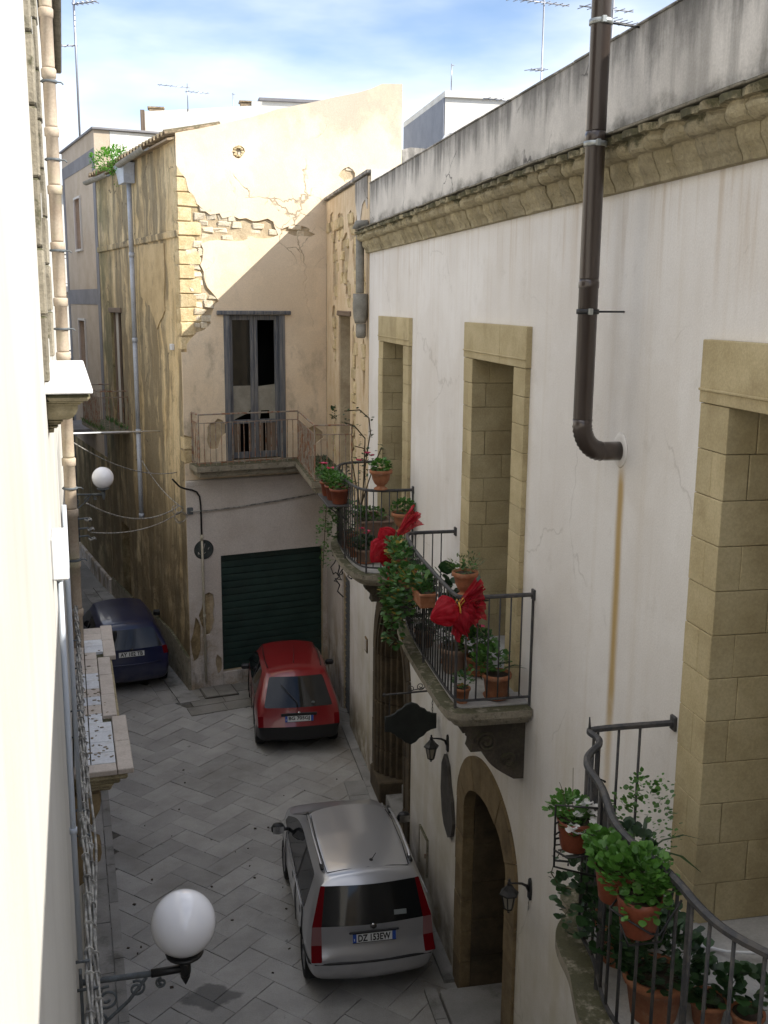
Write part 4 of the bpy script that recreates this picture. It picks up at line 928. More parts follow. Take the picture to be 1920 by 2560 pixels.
# ochre flank
m = MB(SF); V1 = 8.05
SW = (5.62, 6.85, 5.1, 7.9); SDr = (9.6, 9.6)
m.panel([(0.041, -.3), (V1, -.3), (V1, 11.2), (0.041, 11.25)], [[(SW[0], SW[2]), (SW[1], SW[2]), (SW[1], SW[3]), (SW[0], SW[3])], [(5.7, .15), (6.6, .15), (6.6, 2.5), (5.7, 2.5)]], 0, -.45); m.build('flank_wall', M['ochre'], gh)
m = MB(SF); pk = jag((1.1, 9.35), (1.2, 8.0), 5, .06, 51)+jag((1.2, 8.0), (1.9, 7.6), 4, .06, 52)[1:]+jag((1.9, 7.6), (2.5, 8.1), 4, .05, 53)[1:]+jag((2.5, 8.1), (3.3, 8.3), 4, .05, 54)[1:]+[(3.3, 9.4)]
m.panel(pk, [], .022, .001); m.build('plaster_patch', M['ochrepatch'], gh)
m = MB(SF); m.box((0.02, .001, 9.42), (V1, .05, 9.55), .015, 0, .008); m.build('string_course', M['ochre'], gh)
m = MB(SF); m.prism([(0, -.25), (V1, -.25), (V1, .62), (5.5, .72), (3.0, .95), (1.5, 1.0), (0, .82)], .001, .055, 0, 1); m.build('cement_plinth', M['slab'], gh)
m = MB(SF); m.box((SW[0]-.1, -.3, SW[3]), (SW[1]+.1, .04, SW[3]+.12), .01, 0, .005); m.build('lintel', M['woodbrown'], gh)
wd_ = link('lane_window', None, gh, world_loc(gh)); m = MB(SF); 
for (l, h) in ((SW[0]+.002, SW[0]+.09), (SW[1]-.09, SW[1]-.002), (6.2, 6.28)): m.box((l, -.13, SW[2]), (h, -.06, SW[3]-.002), .005)
m.build('frame', M['woodbrown'], wd_); m = MB(SF); m.box((SW[0]+.092, -.11, SW[2]), (6.198, -.10, SW[3])); m.build('pane', M['glassdark'], wd_)
m = MB(SF); m.box((6.282, -.11, SW[2]), (SW[1]-.092, -.10, SW[3])); m.build('pane', M['frame'], wd_)
m = MB(SF); m.box((5.7, -.3, .15), (6.6, -.2, 2.5)); m.build('lane_door', M['wooddark'], gh)
# eave: pantiles, rafters behind
ev = link('tiled_roof', None, gh, world_loc(gh))
slope = 0.12
for i in range(27):
    v = .12+i*.298
    if v > V1-.05: break
    m = MB(SF); r0 = .105; pts = []
    for (n_, zz_) in ((.20, 11.33), (-.35, 11.45), (-.9, 11.57)):
        pts.append([m.V((v+r0*math.cos(math.pi*q/6), n_, zz_-.02+r0*.8*math.sin(math.pi*q/6)+rnd.uniform(-.005, .005))) for q in range(7)]+[m.V((v+r0*.82*math.cos(math.pi*q/6), n_, zz_-.04+r0*.62*math.sin(math.pi*q/6))) for q in range(6, -1, -1)])
    for A, B in zip(pts, pts[1:]):
        for q in range(14): m.F((A[q], A[(q+1) % 14], B[(q+1) % 14], B[q]))
    m.F(pts[0]); m.F(pts[-1][::-1]); m.build('pantile', M['pantile'], ev)
m = MB(SF); m.prism([(0.16, 11.24), (-3.3, 11.95), (-3.3, 11.85), (0.16, 11.20)], .03, V1, 0, 0); m.build('roof_deck', M['pantile'], ev)
m = MB(FF); m.panel([(1.72, 8.0), (2.9, 8.0), (2.9, 11.42), (1.95, 11.42), (1.72, 11.36)], [], -.02, -.4); m.build('stepped_wall', M['parapet'], gh)
m = MB(); 
for (a, b) in ((ULEFT, 1.7),): pass
m = MB(SF); m.box((.5, -8, 3), (V1, -7.9, 11)); m.box((V1-.1, -7.9, -.2), (V1, -.5, 11.2)); m.build('rear_wall', M['dark'], gh)
# L-shaped rusty balcony in the corner
cb = link('corner_balcony', None, gh, world_loc(gh)); nm(cb, 'rusty iron corner balcony with cracked mossy slab')
def q2(p): return (p.x, p.y)
cA = P0+FU*-2.95; cB = cA-SD*.50; cC = Vector((2.50, 0, 0)); 
tt = (2.50-cB.x)/FU.x; cC = cB+FU*tt; cD = Vector((2.50, 18.72, 0)); cE = Vector((3.185, 18.72, 0))
plan = [q2(p) for p in (cA, cB, cC, cD, cE)]
poly = [q2(P0+FU*-3.02-SD*.002), q2(cB-FU*.07-SD*.07), q2(cC-SD*.07-FU*.0), (2.44, cC.y-.07), (2.44, 18.62), (3.19, 18.62), (3.19, 21.98)]
def fy(x): return 22.0-0.003+(x-3.2)*FU.y/FU.x
for nm_s, zl, zh, ov in (('slab', 4.86, 4.97, .07), ('slab_moulding', 4.74, 4.858, -.01)):
    xi = 2.50-ov; a0 = P0+FU*(-2.95-ov)-SD*.003; a1 = a0-SD*(.5+ov); yb = a1.y+(xi-a1.x)*FU.y/FU.x
    m = MB(); m.prism([q2(a0), q2(a1), (xi, yb), (xi, fy(xi))], zl, zh); m.prism([(xi+.001, fy(xi)), (xi+.001, 18.72-ov), (3.19, 18.72-ov), (3.19, fy(3.19))], zl, zh-.0005); m.build(nm_s, M['slab'], cb)
for zr, rr in ((6.0, .017), (5.83, .009), (5.03, .011)):
    m = MB(); m.tube([(p[0], p[1], zr) for p in plan], rr, 5, smooth=False); m.build('rail', M['rust'], cb)
for a, b in zip(plan, plan[1:]):
    a, b = Vector((*a, 0)), Vector((*b, 0)); n = max(2, round((b-a).length/.115))
    for i in range(n+1):
        p = a.lerp(b, i/n); big = i in (0, n)
        m = MB(); m.tube([(p.x, p.y, 4.98), (p.x+rnd.uniform(-.006, .006), p.y, 5.5), (p.x, p.y, 6.0 if big else 5.83)], .014 if big else .0075, 4, smooth=False); m.build('post' if big else 'baluster', M['rust'], cb)
# lane-side balcony
sb = link('lane_balcony', None, gh, world_loc(gh)); nm(sb, 'small rusty balcony overgrown with grass on the lane flank')
m = MB(SF); m.box((5.15, .001, 4.98), (7.5, .75, 5.10), .02, 0, .008); m.build('slab', M['slab'], sb)
splan = [(5.2, .01), (5.2, .7), (7.45, .7), (7.45, .01)]
for zr, rr in ((6.03, .016), (5.88, .01)):
    m = MB(SF); m.tube([(a, b, zr) for a, b in splan], rr, 5, smooth=False); m.build('rail', M['rust'], sb)
for a, b in zip(splan, splan[1:]):
    a, b = Vector((*a, 0)), Vector((*b, 0)); n = max(2, round((b-a).length/.11))
    for i in range(n+1):
        p = a.lerp(b, i/n); m = MB(SF); m.tube([(p.x, p.y, 5.1), (p.x, p.y, 5.9)], .008, 4, smooth=False); m.build('baluster', M['rust'], sb)

# ================================================================== TAUPE HOUSE on the lane beyond
dh = thing('taupe_house', 'tall taupe house with blue-grey bands and shuttered windows beyond the ochre flank', 'building', (-1.8, 29.5, 0))
DW = [(10.35, 11.25, 9.62, 11.0), (10.45, 11.45, 5.9, 7.62)]
dhole = [[(a, z0), (b, z0), (b, z1), (a, z1)] for a, b, z0, z1 in DW]+[[(12.0, .3), (13.0, .3), (13.0, 3.0), (12.0, 3.0)], [(9.1, .3), (10.0, .3), (10.0, 2.9), (9.1, 2.9)]]
m = MB(SF); m.panel([(8.08, -.3), (13.25, -.3), (13.25, 12.5), (8.08, 12.5)], dhole, 0, -.4); m.build('wall', M['dplaster'], dh)
for (a, b, z0, z1) in ((8.45, 12.9, 11.72, 12.06), (8.45, 12.9, 8.08, 8.5), (8.082, 8.44, 4.0, 12.06), (12.91, 13.24, 4.0, 12.06)):
    m = MB(SF); m.box((a, .001, z0), (b, .012, z1)); m.build('band', M['dband'], dh)
m = MB(SF); m.box((8.082, .001, -.2), (13.24, .010, 3.98)); m.build('lower_wall', M['ochre'], dh)
for a, b, z0, z1 in DW:
    w_ = link('window', None, dh, world_loc(dh)); m = MB(SF)
    m.box((a-.06, -.02, z0-.06), (a, .05, z1+.06)); m.box((b, -.02, z0-.06), (b+.06, .05, z1+.06)); m.box((a, -.02, z1), (b, .05, z1+.06)); m.box((a, -.1, z0-.06), (b, .07, z0)); m.build('frame', M['frame'], w_)
    n = 14
    for i in range(n):
        m = MB(SF); h = (z1-z0)/n; m.box((a+.01, -.16, z0+h*i+.006), (b-.01, -.12, z0+h*(i+1)-.006), .006); m.build('shutter_slat', M['redshutter'], w_)
    m = MB(SF); m.box((a, -.3, z0), (b, -.2, z1)); m.build('backing', M['dark'], w_)
for (a, b) in ((12.0, 13.0), (9.1, 10.0)):
    m = MB(SF); m.box((a, -.3, .3), (b, -.2, 3.0)); m.build('door', M['wooddark'], dh)
m = MB(SF); m.box((8.0, -9, 12.5), (13.3, .06, 12.56), .01); m.build('coping', M['dband'], dh)
m = MB(SF); m.box((8.08, -9, 8), (8.28, -.41, 12.49)); m.build('gable_wall', M['white'], dh)
m = MB(SF); m.box((8.3, -9, 12.3), (13.2, -.41, 12.45)); m.box((13.05, -9, -.2), (13.25, -.41, 12.3)); m.build('roof', M['white'], dh)
m = MB(SF); m.box((8.1, .002, -.2), (13.2, .1, .55), .02); m.build('plinth', M['cement'], dh)
# small lane balcony of the taupe house
lb = link('balcony', None, dh, world_loc(dh))
m = MB(SF); m.box((9.6, .012, 4.5), (11.9, .7, 4.62), .01); m.build('slab', M['dband'], lb)
for zr in (5.6, 5.45):
    m = MB(SF); m.tube([(9.65, .01, zr), (9.65, .66, zr), (11.85, .66, zr), (11.85, .01, zr)], .015, 4, smooth=False); m.build('rail', M['rust'], lb)
for i in range(22):
    m = MB(SF); v = 9.65+i*.104; m.tube([(v, .66, 4.62), (v, .66, 5.6)], .009, 4, smooth=False); m.build('baluster', M['rust'], lb)

# ================================================================== far houses
eh = thing('dark_stone_house', 'dark rough stone house closing the far end of the lane', 'building', (-5, 37, 0))
m = MB(SF); m.panel([(14.6, -.3), (22, -.3), (22, 6.6), (14.6, 6.6)], [], 1.2, .8)
def EF(u, n, z): return PC+SD*(15.2+n)+FU*u+Vector((0, 0, z))
m = MB(EF); m.panel([(-3.6, -.3), (1.0, -.3), (1.0, 6.3), (-3.6, 6.3)], [[(-1.9, .3), (-1.1, .3), (-1.1, 2.4), (-1.9, 2.4)]], 0, .4); m.build('wall', M['darkhouse'], eh)
m = MB(EF); m.box((-1.9, .2, .3), (-1.1, .3, 2.4)); m.build('door', M['dgreen'], eh)
for r in range(11):
    u = -3.6+(0.25 if r % 2 else 0)
    while u < .2:
        w1 = rnd.uniform(.4, .65); z0 = 2.5+r*.34; m = MB(EF); m.obox((u+w1/2, -.005+rnd.uniform(-.02, .015), z0+.17), (w1/2-.012, .04, .155), None, .02, 0, .012); m.build('stone', M['darkhouse'], eh); u += w1
fh = thing('pale_far_house', 'pale sunlit far house with an iron balcony seen in the gap beside the left wall', 'building', (-6, 47, 0))
def HF(u, n, z): return Vector((-6.6+u, 46+n, z))
m = MB(HF); m.panel([(-4, -.3), (3.2, -.3), (3.2, 12.6), (-4, 12.6)], [[(.9, 8.9), (1.8, 8.9), (1.8, 11.0), (.9, 11.0)], [(.9, 5.0), (1.8, 5.0), (1.8, 7.4), (.9, 7.4)]], 0, .4); m.build('wall', M['white'], fh)
for z0, z1 in ((8.9, 11.0), (5.0, 7.4)):
    m = MB(HF); m.box((.9, .2, z0), (1.8, .3, z1)); m.build('window', M['glassdark'], fh)
m = MB(HF); m.box((-4, -.35, 12.6), (3.2, .5, 12.75), .02); m.build('eave', M['pantile'], fh)
for zf in (8.75, 4.9):
    b_ = link('balcony', None, fh, world_loc(fh)); m = MB(HF); m.box((-.3, -1.0, zf-.25), (3.0, -.002, zf), .02); m.build('slab', M['dband'], b_)
    m = MB(HF); m.tube([(-.25, -.95, zf+1.25), (2.95, -.95, zf+1.25)], .04, 4); m.tube([(-.25, -.95, zf+1.1), (2.95, -.95, zf+1.1)], .02, 4); m.tube([(-.25, -.95, zf+.1), (2.95, -.95, zf+.1)], .02, 4); m.build('rail', M['iron'], b_)
    for i in range(18): m = MB(HF); u = -.25+i*.188; m.tube([(u, -.95, zf), (u, -.95, zf+1.25)], .018, 4); m.build('baluster', M['iron'], b_)
# long white house behind the garage house
def WF(u, n, z): return Vector((u, 45+n, z))
wh_ = thing('white_terrace_house', 'long sunlit white house with small chimneys rising behind the garage house roof', 'building', (2, 48, 0))
m = MB(WF); m.prism([(-.78, 8), (3.9, 8), (3.9, 16.2), (3.5, 16.2), (3.5, 16.02), (-.78, 15.62)], 0, 5, 0, 1); m.build('wall', M['white'], wh_)
m = MB(WF); m.box((-.95, -.15, 8), (-.785, 1.2, 15.66)); m.build('end_wall', M['woodbrown'], wh_)
for (u, z) in ((-.33, 15.66), (3.35, 16.05)):
    m = MB(WF); m.box((u-.28, .4, z), (u+.28, .9, z+.16), .02); m.box((u-.34, .35, z+.162), (u+.34, .95, z+.23), .02); m.build('chimney', M['pantile'], wh_)
w2 = thing('pale_rooftop_house', 'small cream rooftop storey just showing above the garage house wall', 'building', (5.5, 51, 0))
m = MB(lambda u, n, z: Vector((u, 50+n, z))); m.box((4.3, 0, 9), (9.5, 4, 17.1)); m.build('wall', M['white'], w2)
m = MB(lambda u, n, z: Vector((u, 50+n, z))); m.box((4.2, -.12, 17.1), (9.6, 4.1, 17.25), .02); m.build('coping', M['dband'], w2)
# white block on the right
wb = thing('white_roof_block', 'sunlit white rooftop block with a flat coping behind the palazzo parapet', 'building', (12, 42, 0))
m = MB(); m.box((10.33, 40, 9), (18, 47, 15.75)); 
m.build('wall', M['white'], wb)
m = MB(); m.box((10.28, 39.9, 15.75), (18.1, 47.1, 15.98), .01); m.build('coping', M['white'], wb)
m = MB(); m.box((10.27, 40.02, 9), (10.325, 47, 15.74)); m.build('shaded_flank', M['greywall'], wb)  # blue-grey sheet: shade on the white block's flank put into the colour
m = MB(); ar = [(10.05+.0, 39.3, 13.2)]+[(10.45-.4*math.cos(t*math.pi/8), 39.3, 14.0+.4*math.sin(t*math.pi/8)) for t in range(9)]+[(10.85, 39.3, 11)]
ar = ar[1:]; m.tube(ar, .04, 6); nm(m.build('vent_pipe', M['boxwhite']), 'white swan-neck vent pipe in front of the white roof block', 'vent pipe')
# ================================================================== LEFT WALL
LFm = frame(LW, LD, LN)
lw = thing('left_house', 'sunlit pale house wall running along the left edge beside the camera', 'building', (-1.2, 9, 0))
LWIN = (5.75, 8.05, 7.74, 10.4)
m = MB(LFm); m.panel([(-3, -.2), (17.4, -.2), (17.4, 11.45), (-3, 11.45)], [[(LWIN[0], LWIN[2]), (LWIN[1], LWIN[2]), (LWIN[1], LWIN[3]), (LWIN[0], LWIN[3])], [(9.3, 4.42), (11.1, 4.42), (11.1, 6.9), (9.3, 6.9)], [(9.5, .1), (10.7, .1), (10.7, 2.6), (9.5, 2.6)]], 0, -.55); m.build('wall', M['left'], lw)
m = MB(LFm); m.box((-3, -5, 11.3), (17.4, -.56, 11.45)); m.box((17.2, -5, -.2), (17.4, -.56, 11.29)); m.box((-3, -1.4, -.2), (17.1, -1.3, 11.29)); m.build('inner_shell', M['dark'], lw)
m = MB(LFm); m.box((-3, -.6, 11.452), (17.45, .16, 11.56), .02); m.box((-3, -.6, 11.562), (17.5, .26, 11.64), .02); m.build('eave_cornice', M['slab'], lw)
def LG(u, n, z): return Vector((-2.05, 17.7, 0))+SD*u-FU*n+Vector((0, 0, z))
m = MB(LG); m.box((0, 0, -.2), (16, 4, 10.5)); m.build('unseen_lane_house', M['left'], lw)  # unseen house along the lane, added to keep sky light out
w_ = link('sill_window', None, lw, world_loc(lw))
for r in range(9):
    z0 = 7.79+r*.33
    m = MB(LFm); m.box((LWIN[1], -.5, z0+.003), (LWIN[1]+.26, .03+rnd.uniform(-.004, .004), z0+.327), .01, 0, .003); m.build('jamb_stone', M['slab'], w_)
    m = MB(LFm); m.box((LWIN[0]-.26, -.5, z0+.003), (LWIN[0], .03+rnd.uniform(-.004, .004), z0+.327), .01, 0, .003); m.build('jamb_stone', M['slab'], w_)
m = MB(LFm); m.box((LWIN[0]-.3, -.5, 10.76), (LWIN[1]+.3, .04, 11.1), .01); m.build('lintel', M['slab'], w_)
m = MB(LFm); m.box((LWIN[0], -.42, 7.76), (LWIN[1], -.36, 10.4)); m.build('shutter', M['wooddark'], w_)
m = MB(LFm); m.box((5.62, -.3, 7.722), (8.34, .235, 7.748), .006); m.build('marble_sill', M['marble'], w_)
for (n1, z0, z1, bv) in ((.222, 7.682, 7.718, .0165), (.188, 7.671, 7.681, .002), (.172, 7.660, 7.670, .002), (.078, 7.557, 7.573, .004), (.066, 7.545, 7.556, .003), (.05, 7.525, 7.544, .008), (.03, 7.50, 7.524, .003)):
    m = MB(LFm); m.box((5.64+.225-n1, .001, z0), (8.32-.225+n1, n1, z1), bv, 0, .0012); m.build('sill_moulding', M['sillstone'], w_)
m = MB(LFm); rings = []
for k in range(8):
    a = k/7*math.pi/2; n1 = .158-.068*(1-math.cos(a)); z = 7.659-.085*math.sin(a)
    rings.append([m.V((5.64+.225-n1, .001, z)), m.V((5.64+.225-n1, n1, z)), m.V((8.32-.225+n1, n1, z)), m.V((8.32-.225+n1, .001, z))])
for A, B in zip(rings, rings[1:]):
    for q in range(4): m.F((A[q], A[(q+1) % 4], B[(q+1) % 4], B[q]))
m.F(rings[0]); m.F(rings[-1][::-1]); m.build('sill_cavetto', M['sillstone'], w_)
# lower tiled balcony
tb = link('tiled_balcony', None, lw, world_loc(lw)); nm(tb, 'lower balcony floor of worn white and beige tiles with stone edging')
def bev_box(name, mat, s0, s1, n0, n1, z0, z1, par, b=.006, j=.002):
    m = MB(LFm); m.box((s0, n0, z0), (s1, n1, z1), b, 0, j); return m.build(name, mat, par)
ZT = 4.40
bev_box('slab', M['slab'], 8.30, 12.3, .005, .40, ZT-.09, ZT-.03, tb)
for s0, s1, o in ((8.27, 9.45, .48), (9.47, 11.16, .405), (11.18, 12.32, .47)):
    n = 2 if s1-s0 < 1.3 else 3
    for i in range(n): bev_box('edge_stone', M['tilebeige'], s0+(s1-s0)*i/n+.004, s0+(s1-s0)*(i+1)/n-.004, o-.13, o, ZT-.045, ZT+.004, tb)
bev_box('edge_stone', M['tilebeige'], 8.27, 8.42, .005, .345, ZT-.045, ZT+.003, tb)
cols = ['tilewhite', 'tilewhite', 'tilebeige', 'tilewhite', 'tilebeige', 'tilebeige', 'tilewhite', 'tilewhite', 'tilebeige']
for j in range(17):
    s0 = 8.43+j*.225
    for i in range(2):
        n0 = .01+i*.135; n1 = n0+.13
        if 9.4 < s0 < 11.2 and i == 1: n1 = .27
        elif i == 1: n1 = .345 if s0 < 9.3 or s0 > 11.2 else .27
        kmat = 'tilewhite' if (s0 < 9.9 and not (j == 5)) or (10.2 < s0 < 10.5) or (11.35 < s0 < 11.8 and i == 1) else 'tilebeige'
        bev_box('floor_tile', M[kmat], s0+.002, s0+.222, n0+.002, n1-.002, ZT-.03, ZT+rnd.uniform(-.001, .001), tb, .002, 0)
for (z0, z1, n1, s0) in ((ZT-.095, ZT-.047, .46, 8.29), (ZT-.15, ZT-.097, .40, 8.33), (ZT-.19, ZT-.152, .35, 8.37), (ZT-.235, ZT-.192, .33, 8.40)):
    bev_box('moulding', M['cornice'], s0, 12.3, .003, n1-.03, z0, z1, tb, .015, .004)
for s in (8.45, 10.3, 12.0):
    pr = [(0, ZT-.236), (.20, ZT-.236), (.21, ZT-.30), (.195, ZT-.38), (.15, ZT-.46), (.11, ZT-.54), (.10, ZT-.62), (.125, ZT-.66), (.185, ZT-.70), (.195, ZT-.77), (.18, ZT-.84), (.12, ZT-.88), (.115, ZT-.93), (.07, ZT-1.0), (0, ZT-1.05)]
    m = MB(LFm); A = [m.V((s-.09, a, b)) for a, b in pr]; B = [m.V((s+.09, a, b)) for a, b in pr]; N = len(pr); m.F(A[::-1]); m.F(B)
    for q in range(N): m.F((A[q], A[(q+1) % N], B[(q+1) % N], B[q]))
    m.build('console', M['arch'], tb)
m = MB(LFm); m.box((9.3, -.3, 4.42), (11.1, -.22, 6.9)); m.build('balcony_door', M['wooddark'], lw)
m = MB(LFm); m.box((9.5, -.3, .1), (10.7, -.22, 2.6)); m.build('street_door', M['wooddark'], lw)
# ================================================================== OBJECTS ON THE WALLS AND ROOFS
def lantern(y, z, label):
    t = thing('wall_lantern', label, 'wall lantern', (3.2, y, z), 0, 'black wall lanterns on the palazzo'); t.scale = (.72, .72, .72)
    m = MB(); m.prism([(-.045, -.13), (.045, -.13), (.055, 0), (.035, .13), (0, .17), (-.035, .13), (-.055, 0)], -.03, 0.0, 0, 0); m.build('backplate', M['black'], t, False)
    m = MB(); m.tube([(-.02, 0, -.02), (-.06, 0, .06), (-.13, 0, .10), (-.22, 0, .115), (-.29, 0, .12)], [.026, .022, .018, .015, .013], 6); m.build('arm', M['black'], t, False)
    cx = -.30
    m = MB(); m.lathe([(0, .19), (.018, .18), (.016, .15), (.03, .135), (.03, .10), (.055, .07), (.085, .03), (.13, -.012), (.135, -.03), (.10, -.03)], (cx, 0, 0), 6, 0, False); m.build('cap', M['black'], t, False)
    m = MB(); m.lathe([(.092, -.032), (.052, -.235)], (cx, 0, 0), 6, 0, False, caps=False); m.build('glass', M['lampglass'], t, False)
    m = MB()
    for k in range(6):
        a = 2*math.pi*k/6; m.tube([(cx+.098*math.cos(a), .098*math.sin(a), -.03), (cx+.056*math.cos(a), .056*math.sin(a), -.238)], .009, 4)
    m.lathe([(.066, -.232), (.066, -.246), (.03, -.27), (.012, -.285), (.018, -.30), (0, -.315)], (cx, 0, 0), 6, 0, False); m.build('cage', M['black'], t, False)
    m = MB(); m.tube([(-.012, .01, -.12), (-.02, .012, -.2), (-.015, .0, -.27), (-.04, -.03, -.29), (-.02, .02, -.25)], .006, 4); m.build('cable', M['wire'], t, False)
    return t
lantern(11.64, 2.86, 'black lantern on the palazzo wall between the two arched doorways')
lantern(8.56, 2.72, 'black lantern on the palazzo wall to the right of the segmental doorway')
# hanging sign
t = thing('hanging_sign', 'dark shaped signboard hanging by a chain from a scrolled iron bracket', 'shop sign', (3.2, 12.15, 3.35))
m = MB(); m.tube([(0, 0, .02), (-.70, 0, .0)], .013, 6); m.lathe([(0, -.03), (.02, -.01), (.02, .01), (0, .03)], (-.71, 0, 0), 6); m.box((-.02, -.03, -.09), (-.001, .03, .13), .004); m.build('bracket', M['iron'], t, False)
m = MB()
def spiral(c, r, a0, turns, n=26, ax='xz'): return [(c[0]+r*(1-.8*i/n)*math.cos(a0+turns*2*math.pi*i/n), 0, c[1]+r*(1-.8*i/n)*math.sin(a0+turns*2*math.pi*i/n)) for i in range(n+1)]
for (cx, cz, r, a0, tn) in ((-.14, .075, .05, 1, 1.6), (-.24, .085, .055, 0, -1.5), (-.36, .065, .045, 2, 1.6)): m.tube(spiral((cx, cz), r, a0, tn), .006, 4)
m.tube([(-.02, 0, .16), (-.10, 0, .14), (-.20, 0, .06), (-.40, 0, .03)], .007, 4); m.build('scroll', M['iron'], t, False)
half = [(0, .26), (.07, .235), (.11, .19), (.17, .165), (.20, .125), (.24, .115), (.26, .10), (.32, .10), (.32, -.085), (.26, -.09), (.235, -.105), (.20, -.12), (.165, -.165), (.10, -.20), (.06, -.245), (0, -.275)]
poly = half+[(-x, z) for x, z in half[::-1][1:-1]]
m = MB(); m.prism([(-.36+x, -.40+z) for x, z in poly], -.018, .018, 0, 1); m.build('board', M['signboard'], t, False)
m = MB(); m.tube([(-.36+x*1.0, 0, -.40+z*1.0) for x, z in poly], .022, 5, closed=True); m.build('board_rim', M['signboard'], t, False)
for cx in (-.08, -.64):
    m = MB(); n = 7
    for i in range(n):
        z = -.01-.28*i/n; m.tube([(cx+.008*math.cos(a)*(1 if i % 2 else 0), .008*math.cos(a)*(0 if i % 2 else 1), z-.022+.026*math.sin(a)) for a in [2*math.pi*q/8 for q in range(8)]], .0035, 4, closed=True)
    m.build('chain', M['iron'], t, False)
# slate plaque and little wall hatch, number plates
m = MB(RF); m.panel([(11.62, 1.80), (11.72, 1.92), (11.80, 2.2), (11.78, 2.55), (11.66, 2.72), (11.50, 2.62), (11.42, 2.40), (11.30, 2.25), (11.22, 2.0), (11.28, 1.80), (11.42, 1.72)], [], .045, .002)
nm(m.build('slate_plaque', M['plaque']), 'irregular dark slate plaque on the cream wall below the lantern', 'plaque')
t = thing('meter_hatch', 'small rusted meter hatch low on the cream wall behind the silver car', 'meter hatch', (3.2, 12.75, .8)); 
m = MB(RF); m.box((12.55, .002, .55), (12.95, .02, 1.05), .004); m.build('door', M['palazzo'], t)
m = MB(RF); m.box((12.52, .001, .52), (12.55, .03, 1.08)); m.box((12.95, .001, .52), (12.98, .03, 1.08)); m.box((12.55, .001, 1.05), (12.95, .03, 1.08)); m.build('frame', M['slab'], t)
m = MB(RF); m.box((12.58, .021, .78), (12.60, .04, .84)); m.build('latch', M['rust'], t)
t = thing('house_number', 'small brown house number plate beside the moulded portal', 'number plate', (3.2, 17.1, 2.3)); m = MB(RF); m.box((17.06, .002, 2.18), (17.26, .025, 2.44), .005); m.build('plate', M['arch'], t)
m = MB(RF); m.box((17.09, .026, 2.21), (17.23, .03, 2.41)); m.build('face', M['frame'], t)
# brown flue pipe
t = thing('flue_pipe', 'brown metal flue pipe rising in front of the palazzo parapet from a crimped elbow', 'flue pipe', (2.9, 7.07, 7.1))
R_ = .069; x0, y0 = 2.895, 7.07
z = 7.38
for k, zz in enumerate((8.37, 9.36, 11.6)):
    m = MB(); m.lathe([(R_-.002, z), (R_, z+.01), (R_, zz-.06), (R_+.0035, zz-.055), (R_+.0035, zz-.015), (R_, zz-.01), (R_, zz)], (x0, y0, 0), 28); m.build('pipe_section', M['flue'], t); z = zz+.001
m = MB(); pts = []; rs = []
n = 22
for i in range(n+1):
    a = (math.pi/2)*i/n; pts.append((x0+.16-.16*math.cos(a), y0, 7.38-.03-.20*math.sin(a)-.0)); rs.append(R_+(.0045 if i % 2 else -.002))
pts = [(x0, y0, 7.385)]+pts+[(x0+.18, y0, 7.15), (3.19, y0, 7.15)]; rs = [R_+.003]+rs+[R_, R_]
m.tube(pts, rs, 24); m.build('elbow', M['flue'], t)
m = MB(); m.lathe([(.0, .001), (.105, .001), (.10, .007), (.075, .008)], (0, 0, 0), 20)
m.v = [Vector((3.2-v.z, y0+v.x*1.15, 7.155+v.y*1.25)) for v in m.v]; m.build('wall_collar', M['palazzo'], t)
for k, (zc, zi) in enumerate(((10.06, 1), (9.28, 1), (8.15, 0))):
    m = MB(); m.lathe([(R_+.0045, zc-.018), (R_+.011, zc-.016), (R_+.011, zc+.016), (R_+.0045, zc+.018)], (x0, y0, 0), 28); m.build('clamp', M['clampm'] if zi else M['trim'], t)
    m = MB(); m.box((x0-R_*.25-.012, y0-R_-.03, zc-.022), (x0-R_*.25+.02, y0-R_-.004, zc+.022), .004); m.build('clamp_lug', M['clampm'], t)
    m = MB(); m.tube([(x0+R_, y0, zc), (3.2, y0+.06, zc)], .007, 6); m.build('stand_off_rod', M['trim'], t)
# old drain pipe at the joint of palazzo and old house
t = thing('drain_pipe', 'old grey drain pipe with stepped collars at the far end of the palazzo cornice', 'drain pipe', (3.1, 17.3, 9))
m = MB(); m.tube([(3.19, 17.22, 9.45), (3.02, 17.24, 9.44), (3.0, 17.25, 9.36)], .07, 10); m.build('elbow', M['pipedark'], t)
m = MB(); m.lathe([(.068, 8.35), (.07, 8.36), (.07, 9.34)], (3.07, 17.28, 0), 12); m.build('upper_pipe', M['pipedark'], t)
m = MB(); m.lathe([(.09, 7.86), (.115, 7.95), (.13, 8.10), (.13, 8.2), (.125, 8.21), (.125, 8.34), (.07, 8.345)], (3.08, 17.28, 0), 14); m.build('collar', M['pipedark'], t)
m = MB(); m.lathe([(.06, 7.62), (.085, 7.65), (.085, 7.855)], (3.09, 17.28, 0), 12); m.build('lower_pipe', M['pipedark'], t)
# grey downspout and gutter on the ochre flank
t = thing('roof_gutter', 'grey half-round roof gutter with hopper and long grey downspout on the ochre flank', 'gutter', (-.7, 24.8, 3))
def gutter_run(v0, z0, v1, z1, n0=.30):
    m = MB(SF); A = []
    for (v, z) in ((v0, z0), (v1, z1)):
        A.append([m.V((v, n0+.085*math.cos(math.pi+math.pi*q/8), z+.085*math.sin(math.pi+math.pi*q/8))) for q in range(9)]+[m.V((v, n0+.075*math.cos(math.pi+math.pi*q/8), z+.075*math.sin(math.pi+math.pi*q/8))) for q in range(8, -1, -1)])
    for q in range(18): m.F((A[0][q], A[0][(q+1) % 18], A[1][(q+1) % 18], A[1][q]))
    m.F(A[0]); m.F(A[1][::-1]); m.build('gutter_run', M['pipedark'], t)
gutter_run(1.25, 11.22, 3.75, 11.16); gutter_run(5.0, 11.10, 7.8, 11.16)
